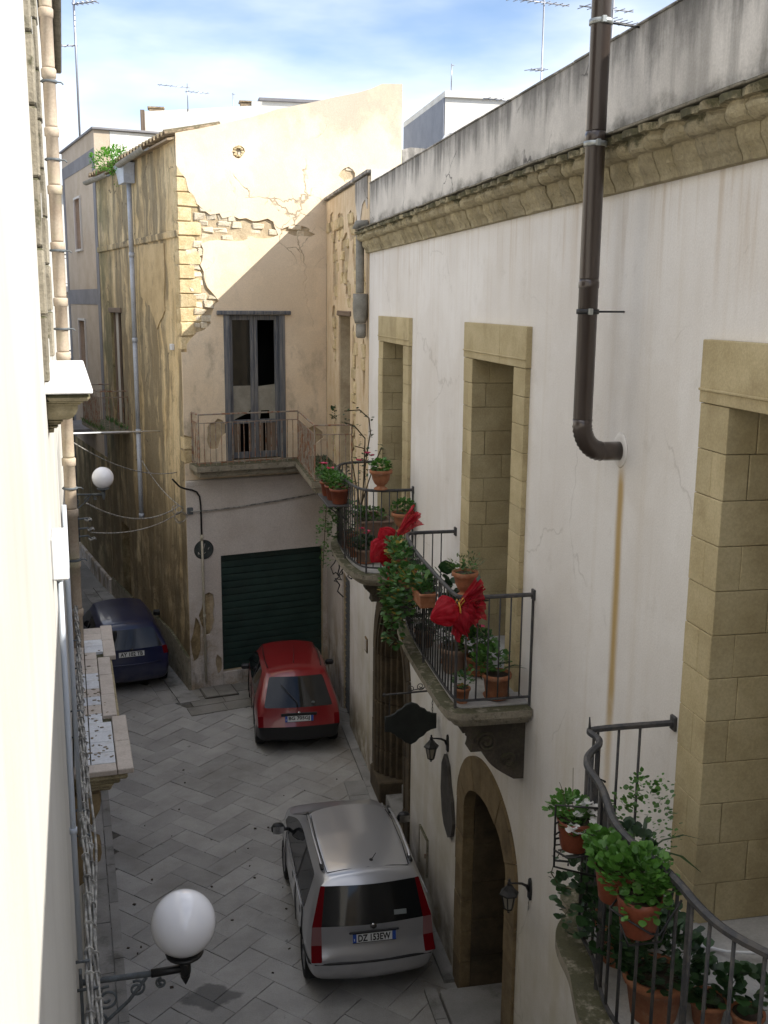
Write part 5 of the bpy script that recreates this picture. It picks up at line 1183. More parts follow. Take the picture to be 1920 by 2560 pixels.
m = MB(SF); m.prism([(3.45, 11.18), (4.55, 11.20), (4.2, 10.95), (4.05, 10.75), (3.5, 10.75), (3.5, 10.95)], .02, .26, 0, 1); m.build('hopper', M['pipegrey'], t)
zc = 10.75
for zz in (9.2, 7.3, 5.2, 3.2):
    m = MB(SF); m.tube([(3.72, .10, zc), (3.72, .10, zz)], .055, 10); m.build('downspout', M['pipegrey'], t)
    m = MB(SF); m.tube([(3.72, .10, zz+.06), (3.72, .10, zz-.04)], .064, 10); m.build('collar', M['pipegrey'], t); zc = zz-.002
# cream conduit and black cable loop on the garage wall
t = thing('cable_conduit', 'cream conduit pipe climbing the garage wall corner with a black cable looping over', 'conduit', tuple(P0+FU*-2.82))
m = MB(FF); m.tube([(-2.80, .055, .3), (-2.81, .055, 2.9), (-2.815, .055, 3.42)], .027, 8); m.build('pipe', M['creampipe'], t)
m = MB(FF); m.tube([(-2.815, .055, 3.36), (-2.815, .055, 3.48)], .034, 8); m.tube([(-2.80, .055, 1.7), (-2.80, .055, 1.76)], .033, 8); m.build('coupling', M['creampipe'], t)
m = MB(FF); m.tube([(-2.815, .055, 3.46), (-2.82, .055, 4.1), (-2.84, .06, 4.28), (-2.9, .07, 4.38), (-3.0, .08, 4.43), (-3.15, .1, 4.47), (-3.3, .25, 4.55), (-3.5, .5, 4.75)], .019, 6); m.build('cable', M['black'], t)
# round sign behind it
t = thing('round_sign', 'dull round metal sign half hidden behind the cream conduit', 'round sign', tuple(P0+FU*-2.76))
m = MB(FF)
disc = [m.V((-2.77+.20*math.cos(2*math.pi*k/28), .026, 3.15+.20*math.sin(2*math.pi*k/28))) for k in range(28)]; dk = [m.V((-2.77+.20*math.cos(2*math.pi*k/28), .016, 3.15+.20*math.sin(2*math.pi*k/28))) for k in range(28)]
m.F(disc); m.F(dk[::-1])
for k in range(28): m.F((disc[k], disc[(k+1) % 28], dk[(k+1) % 28], dk[k]))
m.build('disc', M['sign'], t)
m = MB(FF); m.tube([(-2.77+.198*math.cos(2*math.pi*k/28), .022, 3.15+.198*math.sin(2*math.pi*k/28)) for k in range(28)], .009, 5, closed=True); m.build('rim', M['trim'], t)
for (du, dz_, L_, an) in ((-.02+.03, .08, .05, 1.3), (.10, .02, .025, 1.0), (-.12, -.07, .03, 1.4), (-.10, -.075, .03, 2.2), (.02, -.07, .02, .6)):
    m = MB(FF); m.tube([(-2.77+du-L_*math.cos(an), .028, 3.15+dz_-L_*math.sin(an)), (-2.77+du+L_*math.cos(an), .028, 3.15+dz_+L_*math.sin(an))], .006, 4); m.build('paint_mark', M['frame'], t)
# ------------------------------------------------------------------ globe street lamps
def globe_lamp(s, z, label, off=.64, wall_off=.05):
    base = LW+LD*s
    t = thing('globe_lamp', label, 'street lamp', tuple(base+Vector((0, 0, z))), math.radians(5.45), 'opal globe street lamps')
    m = MB(); m.tube([(0, 0, 0.02), (off-.20, 0, 0)], .019, 8); m.build('arm', M['lampiron'], t, False)
    m = MB(); m.tube([(off-.21, 0, 0), (off+.02, 0, -.0)], .026, 8); m.lathe([(.03, -.05), (.036, -.03), (.036, .03), (.03, .05)], (off, 0, 0), 10); m.lathe([(0, -.12), (.012, -.1), (.03, -.06), (.03, -.04)], (off, 0, 0), 10)
    m.lathe([(.03, .045), (.05, .07), (.115, .10), (.12, .115), (.10, .12)], (off, 0, 0), 20); m.build('lamp_holder', M['black'] if s < 10 else M['lampiron'], t, False)
    m = MB(); R = .20; m.lathe([(R*math.sin(math.pi*i/20), R*1.02-R*1.02*math.cos(math.pi*i/20)) for i in range(1, 20)]+[(0.0, 2*R*1.02)], (off, 0, .108), 36); m.build('globe', M['globe'], t, False)
    m = MB()
    m.tube([(off-.24, 0, -.02), (off*.45, 0, -.16), (.12, 0, -.30), (.02, 0, -.36)], .012, 5); m.box((0, -.03, -.42), (.02, .03, .1), .004)
    for (cx, cz, r, a0, tn) in ((.16, -.12, .085, 1.4, 1.7), (.34, -.085, .055, 2, -1.6), (.10, -.26, .05, 0, 1.6), (off-.15, -.075, .035, 1.5, 1.6)): m.tube(spiral((cx, cz), r, a0, tn), .009, 4)
    m.build('scroll_bracket', M['lampiron'], t, False)
    return t
globe_lamp(5.95, 4.08, 'large white globe street lamp nearest the camera above the paving')
globe_lamp(19.9, 4.63, 'small distant white globe lamp in front of the ochre flank', .66)
# cable bundles along the left wall
def bundle(s0, s1, z0, z1, n0, n1, label, seed):
    r_ = random.Random(seed)
    t = thing('cable_bundle', label, 'cables', tuple(LW+LD*s0+Vector((0, 0, z0)))); N = int((s1-s0)/.12)
    def at(f): return (s0+(s1-s0)*f, n0+(n1-n0)*f+.006*math.sin(f*40), z0+(z1-z0)*f-.10*math.sin(math.pi*f*6)**2*.25)
    for k in range(3):
        m = MB(LFm); m.tube([(lambda a, ph: (a[0], a[1]+.014*math.cos(ph), a[2]+.016*math.sin(ph)))(at(i/N), i*.55+k*2.1) for i in range(N+1)], .0085, 5); m.build('cable', M['wire'], t)
    for i in range(2, N, 2):
        a = at((i+r_.uniform(-.3, .3))/N); m = MB(LFm); m.tube([(a[0]-.006, a[1], a[2]), (a[0]+.006, a[1], a[2])], .029, 8); m.build('cable_tie', M['wire'], t)
    for i in range(3, N, 14):
        a = at(i/N); m = MB(LFm); m.tube([(a[0], 0, a[2]+.02), (a[0], a[1], a[2]+.02), (a[0], a[1]+.02, a[2]-.01)], .009, 5); m.build('wall_hook', M['lampiron'], t)
bundle(3.2, 17.2, 4.62, 5.1, .065, .10, 'upper twisted bundle of grey cables running along the left wall', 3)
bundle(3.2, 13.0, 4.50, 4.62, .105, .085, 'lower twisted bundle of grey cables sagging beside the near globe lamp', 4)
m = MB(LFm); m.tube([(3.2+i*.35, .125+.02*math.sin(i*.7), 4.42+.05*math.sin(i*.9)) for i in range(16)], .010, 6); nm(m.build('loose_cable', M['wire']), 'single loose grey cable hanging outside the bundles on the left wall', 'cable')
# conduits and box
t = thing('junction_box', 'white plastic junction box with a grey conduit running down the left wall', 'junction box', tuple(LW+LD*4.9+Vector((0, 0, 5))))
m = MB(LFm); m.box((4.86, .0, 6.93), (5.10, .075, 7.13), .008); m.build('box', M['boxwhite'], t)
m = MB(LFm); m.tube([(4.98, .03, 6.92), (4.98, .03, 4.9)], .0145, 8); m.build('conduit', M['plasticgrey'], t)
for zc in (6.9, 5.6):
    m = MB(LFm); m.tube([(4.98, .03, zc), (4.98, .03, zc+.03)], .02, 8); m.build('coupling', M['plasticgrey'], t)
t = thing('wall_conduit', 'dark blue-grey conduit on the left wall beside the cable bundles', 'conduit', tuple(LW+LD*6.6+Vector((0, 0, 5)))); m = MB(LFm); m.tube([(6.9, .05, 6.9), (6.9, .05, 4.75)], .016, 8); m.build('pipe', M['plasticgrey'], t)
m = MB(LFm); m.tube([(6.9, .05, 4.76), (6.9, .05, 4.5)], .021, 8); m.build('end_sleeve', M['pipedark'], t)
# clay downpipe
t = thing('clay_downpipe', 'ribbed clay downpipe with iron straps at the left edge', 'downpipe', tuple(LW+LD*11.6+Vector((0, 0, 4))))
z = 11.6
while z > 3.6:
    m = MB(LFm); h = .56; m.lathe([(.060, z-h), (.062, z-h+.02), (.062, z-.09), (.072, z-.085), (.074, z-.01), (.066, z)], (11.6, .085, 0), 16); m.build('pipe_length', M['clay'], t); z -= h+.003
for zz in (11.25, 10.35, 9.6, 8.7, 7.9, 6.2, 5.4):
    m = MB(LFm); m.tube([(11.6, .0, zz), (11.6, .20, zz), (11.6, .22, zz-.02)], .008, 5); m.lathe([(.076, zz-.012), (.078, zz-.01), (.078, zz+.01), (.076, zz+.012)], (11.6, .085, 0), 16); m.build('strap', M['lampiron'], t)
# bracket of insulators, wires over the lane
t = thing('wire_bracket', 'iron wire bracket with insulators on the left wall near the far globe lamp', 'bracket', tuple(LW+LD*16+Vector((0, 0, 4))))
m = MB(LFm)
for zz in (4.95, 4.8, 4.68): m.tube([(16, 0, zz), (16, .30, zz+.02), (16, .34, zz-.03)], .016, 5)
m.build('arm', M['lampiron'], t)
for zz, nn in ((5.0, .31), (4.85, .34), (4.7, .36)):
    m = MB(LFm); m.tube([(16+.05*math.cos(a), nn+.05*math.sin(a), zz-.05+.012*math.sin(3*a)) for a in [2*math.pi*q/12 for q in range(12)]], .013, 5, closed=True); m.build('insulator', M['wire'], t)
def wire(a, b, sag, r, label, mat='wire', n=16):
    a, b = Vector(a), Vector(b)
    m = MB(); m.tube([tuple(a.lerp(b, i/n)+Vector((0, 0, -sag*4*(i/n)*(1-i/n)))) for i in range(n+1)], r, 5)
    nm(m.build('overhead_wire', M[mat]), label, 'wire', 'wires strung across the lane')
wl = lambda s, n, z: tuple(LFm(s, n, z)); wg = lambda v, n, z: tuple(SF(v, n, z))
t_ = thing('white_pipe_arm', 'thin white horizontal pipe reaching from the left wall to the ochre flank', 'pipe', wl(16.5, 0, 6.2))
m = MB(); m.tube([wl(16.5, .06, 6.2), wg(1.9, .04, 5.42)], .014, 6); m.build('pipe', M['boxwhite'], t_)
m = MB(LFm); m.tube([(16.5, .06, 6.21), (16.5, .05, 5.0)], .022, 6); m.build('drop_pipe', M['boxwhite'], t_)
wire(wl(16, .3, 5.2), wg(.25, .1, 4.05), .25, .013, 'upper sagging cable crossing the lane behind the far globe lamp')
wire(wl(16, .34, 4.75), wg(.1, .12, 3.95), .15, .010, 'lower sagging cable crossing the lane below the far globe lamp')
wire(wl(16.5, .1, 6.1), wg(.3, .1, 4.75), .20, .010, 'cable drooping from the white pipe to the corner of the ochre flank')
wire(wg(3.6, .1, 4.6), wg(.15, .12, 4.1), .12, .010, 'cable running down the ochre flank to the corner insulators')
t = thing('corner_insulators', 'knot of cables and insulators on the house corner beside the black cable loop', 'cable knot', tuple(PC+Vector((0, 0, 4))))
r_ = random.Random(9)
for k in range(5):
    m = MB(FF); c0 = (-3.24+r_.uniform(-.12, .1), .1+r_.uniform(0, .1), 3.98+r_.uniform(-.12, .1)); R1 = r_.uniform(.06, .14)
    m.tube([(c0[0]+R1*math.cos(a), c0[1]+.03*math.sin(2*a), c0[2]+R1*.9*math.sin(a)) for a in [4.6*q/12+r_.uniform(-.1, .1)+k for q in range(13)]], .009, 5); m.build('cable', M['wire'], t)
m = MB(FF); m.box((-3.1, -.02, 3.92), (-2.98, .06, 4.06), .01); m.build('anchor', M['lampiron'], t)
m = MB(FF); m.tube([(-3.05, .06, 3.98), (-2.6, .05, 3.97), (-2.0, .05, 4.0), (-1.2, .05, 4.06), (-.5, .05, 4.13), (-.05, .05, 4.18)], .016, 5); nm(m.build('wall_cable', M['wire']), 'dark cable stapled across the cream garage wall above the shutter', 'cable')
m = MB(SF); m.box((.55, .002, 7.22), (.72, .06, 7.34), .005); nm(m.build('cable_box', M['boxwhite']), 'small white cable box high on the ochre flank near the corner', 'cable box')
# ------------------------------------------------------------------ antennas
def antenna(x, y, z0, z1, label, booms, r=.02):
    t = thing('tv_antenna', label, 'TV antenna', (x, y, z0), 0, 'television antennas on the roofs')
    m = MB(); m.tube([(0, 0, 0), (0, 0, z1-z0)], r, 6); m.build('mast', M['antenna'], t, False)
    for (h, L0, L1, ang, ne, el, tilt) in booms:
        m = MB(); d = Vector((math.cos(ang), math.sin(ang), tilt)).normalized(); s_ = d.cross(Vector((0, 0, 1))).normalized(); z = h-z0
        m.tube([tuple(d*L0+Vector((0, 0, z))), tuple(d*L1+Vector((0, 0, z)))], r*.75, 4)
        for i in range(ne):
            c = d*(L0+(L1-L0)*(i+.5)/ne)+Vector((0, 0, z)); m.tube([tuple(c-s_*el*(1-.4*i/max(1, ne))), tuple(c+s_*el*(1-.4*i/max(1, ne)))], r*.45, 4)
        m.build('boom', M['antenna'], t, False)
    return t
antenna(-2.66, 36, 12.5, 18.6, 'tall thin aerial mast rising left of the ochre house roof', [(17.2, -.9, .05, 2.5, 5, .22, .0), (16.0, -.85, .05, .4, 4, .25, .15)], .035)
antenna(.93, 45, 15.7, 16.75, 'small aerial on the long white house roof', [(16.6, -1.2, .1, .25, 6, .2, 0), (16.45, -.1, .9, .25, 5, .3, 0)], .02)
antenna(9.15, 26, 10.2, 15.45, 'tall aerial with several booms above the palazzo parapet left of the flue', [(15.4, -1.1, .8, .35, 9, .22, .05), (13.85, -.5, .1, .7, 3, .25, .1), (13.1, -1.0, .9, .3, 9, .22, .05), (12.6, -.6, .4, .6, 4, .2, .1)], .022)
antenna(8.75, 26, 10.2, 13.25, 'short bare aerial mast beside the tall many-boomed aerial', [(13.1, -1.2, -.05, .25, 6, .2, .02)], .022)
antenna(8.42, 20, 10.1, 13.9, 'aerial partly hidden right of the brown flue pipe', [(13.7, -.8, .5, .3, 6, .2, .05), (13.5, -.2, .6, .4, 5, .25, .02)], .02)
antenna(10.55, 40, 15.98, 16.95, 'short mast standing on the white roof block', [(16.9, -.02, .12, .2, 1, .04, 0)], .022)
antenna(3.05, 50, 15.9, 17.4, 'single thin mast between the roofs above the garage house wall', [(17.35, -.06, .1, .4, 1, .05, 0)], .02)
t = thing('satellite_dish', 'white satellite dish peeping over the palazzo parapet in front of the white block', 'satellite dish', (8.1, 30, 11.2))
m = MB(); m.lathe([(0, -.10), (.25, -.075), (.42, -.02), (.52, .05), (.53, .06), (.50, .06)], (0, 0, 0), 24, 0, True); 
Rm = Matrix.Rotation(math.radians(-70), 3, 'X') @ Matrix.Rotation(.4, 3, 'Y'); m.v = [Rm @ v for v in m.v]; m.build('dish', M['dish'], t, False).location = (0, 0, 1.05)
m = MB(); m.tube([(0, .05, -1), (0, .08, .95)], .04, 6); m.tube([(0, -.05, .6), (.05, -.55, 1.0)], .02, 5); m.box((0, -.62, .95), (.1, -.52, 1.06), .01); m.build('mount', M['antenna'], t, False)
# ================================================================== CARS
def text_mesh(txt, w, h, name, mat, parent, mtx):
    cu = bpy.data.curves.new('txt', 'FONT'); cu.body = txt; cu.size = 1; cu.extrude = 0.012; cu.resolution_u = 3; cu.align_x = 'CENTER'; cu.align_y = 'CENTER'; cu.offset = 0.03
    o = bpy.data.objects.new('txt', cu); COL.objects.link(o); bpy.context.view_layer.update()
    dg = bpy.context.evaluated_depsgraph_get(); me = bpy.data.meshes.new_from_object(o.evaluated_get(dg)); bpy.data.objects.remove(o); bpy.data.curves.remove(cu)
    xs = [v.co.x for v in me.vertices]; ys = [v.co.y for v in me.vertices]; cx, cy = (min(xs)+max(xs))/2, (min(ys)+max(ys))/2
    sx_, sy = w/(max(xs)-min(xs)), h/(max(ys)-min(ys))
    for v in me.vertices: v.co = mtx @ Vector(((v.co.x-cx)*sx_, (v.co.y-cy)*sy, v.co.z*.1))
    me.materials.clear(); me.materials.append(M[mat]); me.name = name
    return link(name, me, parent)
FX = .87
COLS = [-1.0, -FX, -.36, 0, .36, FX, 1.0]
def make_car(name, label, loc, rz, P):
    t = thing(name, label, 'car', loc, rz, 'cars parked in the narrow street')
    bm = bmesh.new(); S = P['st']; n = len(S)
    V = {}
    for i, st in enumerate(S):
        for r in range(10):
            y, x, z = st[r]
            for sg in ((-1, 1) if r < 9 else (1,)):
                V[i, r, sg] = bm.verts.new((sg*x, y, z))
        V[i, 9, -1] = V[i, 9, 1]
    tag = P['tag']; mats = P['mats']
    def face(vs, mi):
        try: f = bm.faces.new(vs)
        except ValueError: return
        f.material_index = mi; f.smooth = True
    for i in range(n-1):
        for r in range(9):
            for sg in (-1, 1):
                q = [V[i, r, sg], V[i+1, r, sg], V[i+1, r+1, sg], V[i, r+1, sg]]
                face(q if sg > 0 else q[::-1], tag('side', i, r))
    # under
    for i in range(n-1): face([V[i, 0, -1], V[i+1, 0, -1], V[i+1, 0, 1], V[i, 0, 1]], 1)
    # end caps
    for end, i, bul in ((0, 0, -P.get('bulge', .07)), (1, n-1, .09)):
        G = []
        for r in range(7):
            row = []
            for c, f in enumerate(COLS):
                if c == 0: row.append(V[i, r, -1])
                elif c == 6: row.append(V[i, r, 1])
                elif r == 6: row.append([None, V[i, 7, -1], V[i, 8, -1], V[i, 9, 1], V[i, 8, 1], V[i, 7, 1]][c])
                else:
                    ff = f if abs(abs(f)-FX) > .01 or end else math.copysign(P.get('fx', [FX]*7)[r], f)
                    L_, R2 = V[i, r, -1].co, V[i, r, 1].co; x = R2.x*ff
                    row.append(bm.verts.new((x, L_.y+bul*(1-f*f)*(1 if r < 6 else 0), L_.z)))
            G.append(row)
        for r in range(6):
            for c in range(6):
                q = [G[r][c], G[r][c+1], G[r+1][c+1], G[r+1][c]]
                face(q if end == 0 else q[::-1], tag('rear' if end == 0 else 'front', c, r))
        bot = G[0]
        face(bot[::-1] if end == 0 else bot, 1)
    cl = bm.edges.layers.float.new('crease_edge')
    for e in bm.edges:
        ms = {f.material_index for f in e.link_faces}
        if len(ms) > 1: e[cl] = 1.0
    cv = bm.verts.layers.float.new('crease_vert')
    for v in bm.verts:
        k_ = {}
        for fc in v.link_faces: k_[fc.material_index] = k_.get(fc.material_index, 0)+1
        if any(k_.get(q, 0) == 1 for q in (2, 3, 4, 5)) and len(v.link_faces) == 4: v[cv] = .75
    bmesh.ops.recalc_face_normals(bm, faces=bm.faces)
    me = bpy.data.meshes.new('cage'); bm.to_mesh(me); bm.free()
    for k in mats: me.materials.append(M[k])
    o = link('cage', me); s = o.modifiers.new('s', 'SUBSURF'); s.levels = 3; s.render_levels = 3
    cut = []
    for wy in P['wheels']:
        for sg in (-1, 1):
            c = MB(); R = P['wr']+.045
            c.tube([(sg*(P['w']-.30), wy, P['wr']), (sg*(P['w']+.2), wy, P['wr'])], R, 28); co = c.build('cutter', M['trim']); cut.append(co)
            b = o.modifiers.new('b', 'BOOLEAN'); b.operation = 'DIFFERENCE'; b.object = co; b.solver = 'EXACT'; b.material_mode = 'TRANSFER' if hasattr(b, 'material_mode') else b.solver
    bpy.context.view_layer.update()
    ev = bpy.data.meshes.new_from_object(o.evaluated_get(bpy.context.evaluated_depsgraph_get()))
    for c in cut: bpy.data.objects.remove(c)
    bpy.data.objects.remove(o)
    names = P['names']; groups = {}; par = list(range(len(ev.vertices)*8))
    def find(x):
        while par[x] != x: par[x] = par[par[x]]; x = par[x]
        return x
    for p in ev.polygons:
        mi = min(p.material_index, 7); q = [v*8+mi for v in p.vertices]
        for u_ in q[1:]: par[find(u_)] = find(q[0])
    for p in ev.polygons:
        mi = p.material_index if p.material_index < len(names) else 1
        groups.setdefault((mi, find(p.vertices[0]*8+min(p.material_index, 7)) if mi not in (0, 1) else 0), []).append(p)
    for (mi, _), polys in groups.items():
        cy = sum(p.center.y for p in polys)/len(polys); pn = names[mi]
        if pn == 'windscreen' and cy < 1: pn = 'rear_window'
        if pn == 'bumper' and cy > .9: pn = 'pillar_trim'
        used = {}; vs = []; fs = []
        for p in polys:
            f = []
            for vi in p.vertices:
                if vi not in used: used[vi] = len(vs); vs.append(tuple(ev.vertices[vi].co))
                f.append(used[vi])
            fs.append(f)
        m2 = bpy.data.meshes.new(pn); m2.from_pydata(vs, [], fs); m2.polygons.foreach_set('use_smooth', [True]*len(fs)); m2.materials.append(M[mats[mi]] if mi < len(mats) else M['trim'])
        link(pn, m2, t)
    # wheels
    for wy in P['wheels']:
        for sg in (-1, 1):
            wl_ = link('wheel', None, t, (sg*(P['w']-.10), wy, P['wr'])); R = P['wr']
            rot = lambda mm: [Vector((v.z*sg, v.x, v.y)) for v in mm.v]
            m = MB(); m.lathe([(R*.66, -.085), (R*.93, -.085), (R, -.06), (R, .06), (R*.93, .085), (R*.66, .085)], (0, 0, 0), 28, caps=False); m.v = rot(m); m.build('tyre', M['tyre'], wl_, False)
            m = MB(); m.lathe([(R*.67, .07), (R*.62, .078), (R*.55, .055), (R*.22, .062), (R*.15, .075), (0, .078)], (0, 0, 0), 28)
            m.v = rot(m); m.build('rim', M['rim'], wl_, False)
            m = MB()
            for k in range(8):
                a = 2*math.pi*k/8; m.obox((R*.42*math.cos(a), R*.42*math.sin(a), .066), (.028, .018, .004), Matrix.Rotation(a, 3, 'Z'))
            m.v = rot(m); m.build('rim_hole', M['trim'], wl_, False)
    # plate
    pz, py = P['plate']; tl = P.get('ptilt', 0)
    pm = Matrix.Translation((P.get('px', 0), py, pz)) @ Matrix.Rotation(math.radians(90)+tl, 4, 'X')
    def pbox(name, x0, x1, y0, y1, z0, z1, mat, par):
        m = MB(); m.box((x0, y0, z0), (x1, y1, z1)); m.v = [pm @ v for v in m.v]; return m.build(name, M[mat], par, False)
    pl = pbox('number_plate', -.26, .26, -.055, .055, 0, .008, 'plate', t)
    if P.get('eu', True):
        pbox('plate_band', -.259, -.215, -.054, .054, .0085, .0095, 'plateblue', pl); pbox('plate_band', .215, .259, -.054, .054, .0085, .0095, 'plateblue', pl)
        pbox('band_mark', -.243, -.236, -.03, .0, .0097, .0102, 'plate', pl)
    for (a, b, c_, d_) in ((-.262, .262, .052, .058), (-.262, .262, -.058, -.052)): pbox('plate_edge', a, b, c_, d_, .0, .011, 'trim', pl)
    text_mesh(P['txt'], P.get('tw', .37), .084, 'plate_lettering', 'ink', pl, pm @ Matrix.Translation((0, 0, .0095)))
    return t
def stn(y, x, z, dy=None):
    dy = dy or [0]*10; return [(y+dy[r], x[r], z[r]) for r in range(10)]
def xr(v): return list(v)+[v[6]*FX, v[6]*.36, 0.0]
def zr(v, c=.035): return list(v)+[v[6]+c*.4, v[6]+c*.95, v[6]+c]
# ---- silver tall hatchback
w = .79
def tag_panda(k, i, r):
    if k == 'side':
        if r == 4 and i in (2, 4): return 2
        if r == 4 and i == 3: return 6
        if i == 5 and r == 4: return 2
        if i == 5 and r >= 6: return 3
        return 0
    if k == 'rear':
        c = i
        if c in (0, 5) and r == 3: return 4
        if c in (0, 5) and r in (2, 4): return 5
        if r == 4: return 3
        if r <= 1: return 0
        return 0
    return 0
st = [stn(0, xr([.60, .70, .75, .74, .725, .60, .515]), zr([.25, .33, .57, .74, .965, 1.39, 1.445], .05), [.12, .03, -.01, .075, .10, .27, .33, .31, .30, .30]),
      stn(.20, xr([.66, .765, .79, .785, .770, .625, .535]), zr([.22, .30, .57, .76, .97, 1.39, 1.46], .05), [0, 0, 0, 0, 0, .12, .18, .18, .18, .18]),
      stn(.50, xr([.67, .775, .79, .79, .772, .63, .545]), zr([.22, .29, .57, .77, .97, 1.385, 1.475], .055), [0, 0, 0, 0, 0, .05, .06, .06, .06, .06]),
      stn(1.18, xr([.67, .775, .79, .79, .772, .635, .55]), zr([.22, .29, .57, .78, .96, 1.39, 1.485], .055)),
      stn(1.27, xr([.67, .775, .79, .79, .772, .635, .55]), zr([.22, .29, .57, .78, .96, 1.39, 1.485], .055)),
      stn(2.12, xr([.67, .775, .79, .79, .768, .62, .53]), zr([.22, .29, .57, .78, .95, 1.36, 1.445], .055), [.15, .15, .15, .15, .12, -.08, -.20, -.14, -.10, -.10]),
      stn(2.80, xr([.67, .77, .785, .775, .75, .71, .67]), zr([.22, .29, .57, .78, .94, 1.00, 1.02], .05)),
      stn(3.26, xr([.62, .74, .76, .745, .71, .68, .64]), zr([.22, .29, .50, .68, .82, .89, .92], .04)),
      stn(3.46, xr([.54, .66, .69, .67, .63, .60, .57]), zr([.24, .30, .46, .60, .70, .75, .78], .03))]
silver = make_car('parked_car', 'silver tall hatchback with roof rails parked nearest the camera against the palazzo', (2.135, 10.90, 0.0), 0,
    dict(st=st, tag=tag_panda, w=w, fx=[.87, .87, .83, .83, .85, .915, .87], wr=.285, wheels=(.60, 2.88), mats=['silver', 'trim', 'carglass', 'carglass', 'lightclear', 'lightred', 'trim'], names=['body', 'underbody', 'side_window', 'windscreen', 'light_lens', 'tail_light', 'pillar_trim'], bp=1.28, plate=(.845, -.03), ptilt=math.radians(-8), txt='DZ 153EW', tw=.39))
def part(t, m, name, mat): return m.build(name, M[mat], t, False)
for sg in (-1, 1):
    mr_ = link('door_mirror', None, silver); m = MB(); m.lathe([(0, -.095), (.05, -.085), (.07, -.04), (.072, .02), (.05, .075), (0, .09)], (0, 0, 0), 12, sq=(1.35, .85)); m.v = [Vector((sg*.895+v.x, 2.42+v.y, 1.03+v.z*.85)) for v in m.v]; part(mr_, m, 'mirror_housing', 'trim')
    m = MB(); m.obox((sg*.895, 2.353, 1.03), (.075, .003, .05)); part(mr_, m, 'mirror_glass', 'chrome')
    m = MB(); m.tube([(sg*.74, 2.45, .99), (sg*.83, 2.43, 1.0)], .025, 6); part(mr_, m, 'mirror_arm', 'trim')
    rr = link('roof_rail', None, silver); m = MB(); m.tube([(sg*.545, 1.90, 1.46), (sg*.555, 1.75, 1.52), (sg*.565, 1.2, 1.545), (sg*.555, .62, 1.525), (sg*.54, .46, 1.465)], .018, 6); part(rr, m, 'rail', 'silver')
    for y in (.54, 1.80):
        m = MB(); m.obox((sg*.55, y, 1.492), (.02, .085, .022), None, .01); part(rr, m, 'rail_foot', 'trim')
    for y in (.72, 1.52): 
        m = MB(); m.lathe([(0, .0), (.04, .0), (.045, -.006), (0, -.010)], (0, 0, 0), 14); m.v = [Vector((sg*(.795-v.z*.3), y+v.x*1.3, .84+v.y)) for v in m.v]; part(silver, m, 'door_handle', 'trim')
for zz, nm_ in ((.50, 'bumper_strip'),):
    m = MB(); pts = [(-.79, .40, zz+.04), (-.755, .06, zz+.04)]+[(COLS_*.735, .015-.062*(1-COLS_**2), zz+.04) for COLS_ in (-.95, -.7, -.4, 0, .4, .7, .95)]+[(.755, .06, zz+.04), (.79, .40, zz+.04)]; m.tube(pts, .022, 6); part(silver, m, nm_, 'trim')
m = MB(); m.lathe([(0, .012), (.03, .011), (.04, .006), (.042, 0)], (0, 0, 0), 20); m.v = [Vector((v.x, .025-v.z, .945+v.y)) for v in m.v]; bd = part(silver, m, 'badge', 'chrome')
m = MB(); m.lathe([(0, .013), (.026, .012), (.028, .006)], (0, 0, 0), 20); m.v = [Vector((v.x, .0235-v.z, .945+v.y)) for v in m.v]; part(bd, m, 'badge_centre', 'plaque')
m = MB(); m.obox((0, -.02, .912), (.30, .012, .014), None, .008); part(silver, m, 'plate_handle', 'trim')
m = MB(); m.tube([(.06, .52, 1.515), (.10, .43, 1.66)], [.007, .004], 5); m.lathe([(.028, 0), (.02, .02), (0, .03)], (.06, .52, 1.512), 10); part(silver, m, 'aerial', 'trim')
m = MB(); m.obox((.33, .055, 1.08), (.075, .003, .028), Matrix.Rotation(math.radians(-19), 3, 'X')); part(silver, m, 'sticker', 'sticker')
for sg in (-1, 1):
    m = MB(); m.tube([(sg*.505, .42, 1.478), (sg*.525, .9, 1.502), (sg*.525, 1.5, 1.502), (sg*.505, 1.86, 1.472)], .006, 4); part(silver, m, 'roof_seam', 'trim')
m = MB(); m.tube([(-.50, .40, 1.475), (-.3, .395, 1.497), (0, .39, 1.506), (.3, .395, 1.497), (.50, .40, 1.475)], .005, 4); part(silver, m, 'tailgate_seam', 'trim')
m = MB(); m.tube([(-.792, .60, .96), (-.794, 1.3, .955), (-.79, 2.3, .93)], .009, 4); m.tube([(.792, .60, .96), (.794, 1.3, .955), (.79, 2.3, .93)], .009, 4); part(silver, m, 'waist_moulding', 'silver')
for y in (.58, 1.28, 2.42):
    for sg in (-1, 1):
        m = MB(); m.tube([(sg*.788, y, .34), (sg*.7935, y, .57), (sg*.793, y, .78), (sg*.772, y, .965)], .006, 4); part(silver, m, 'door_seam', 'trim')
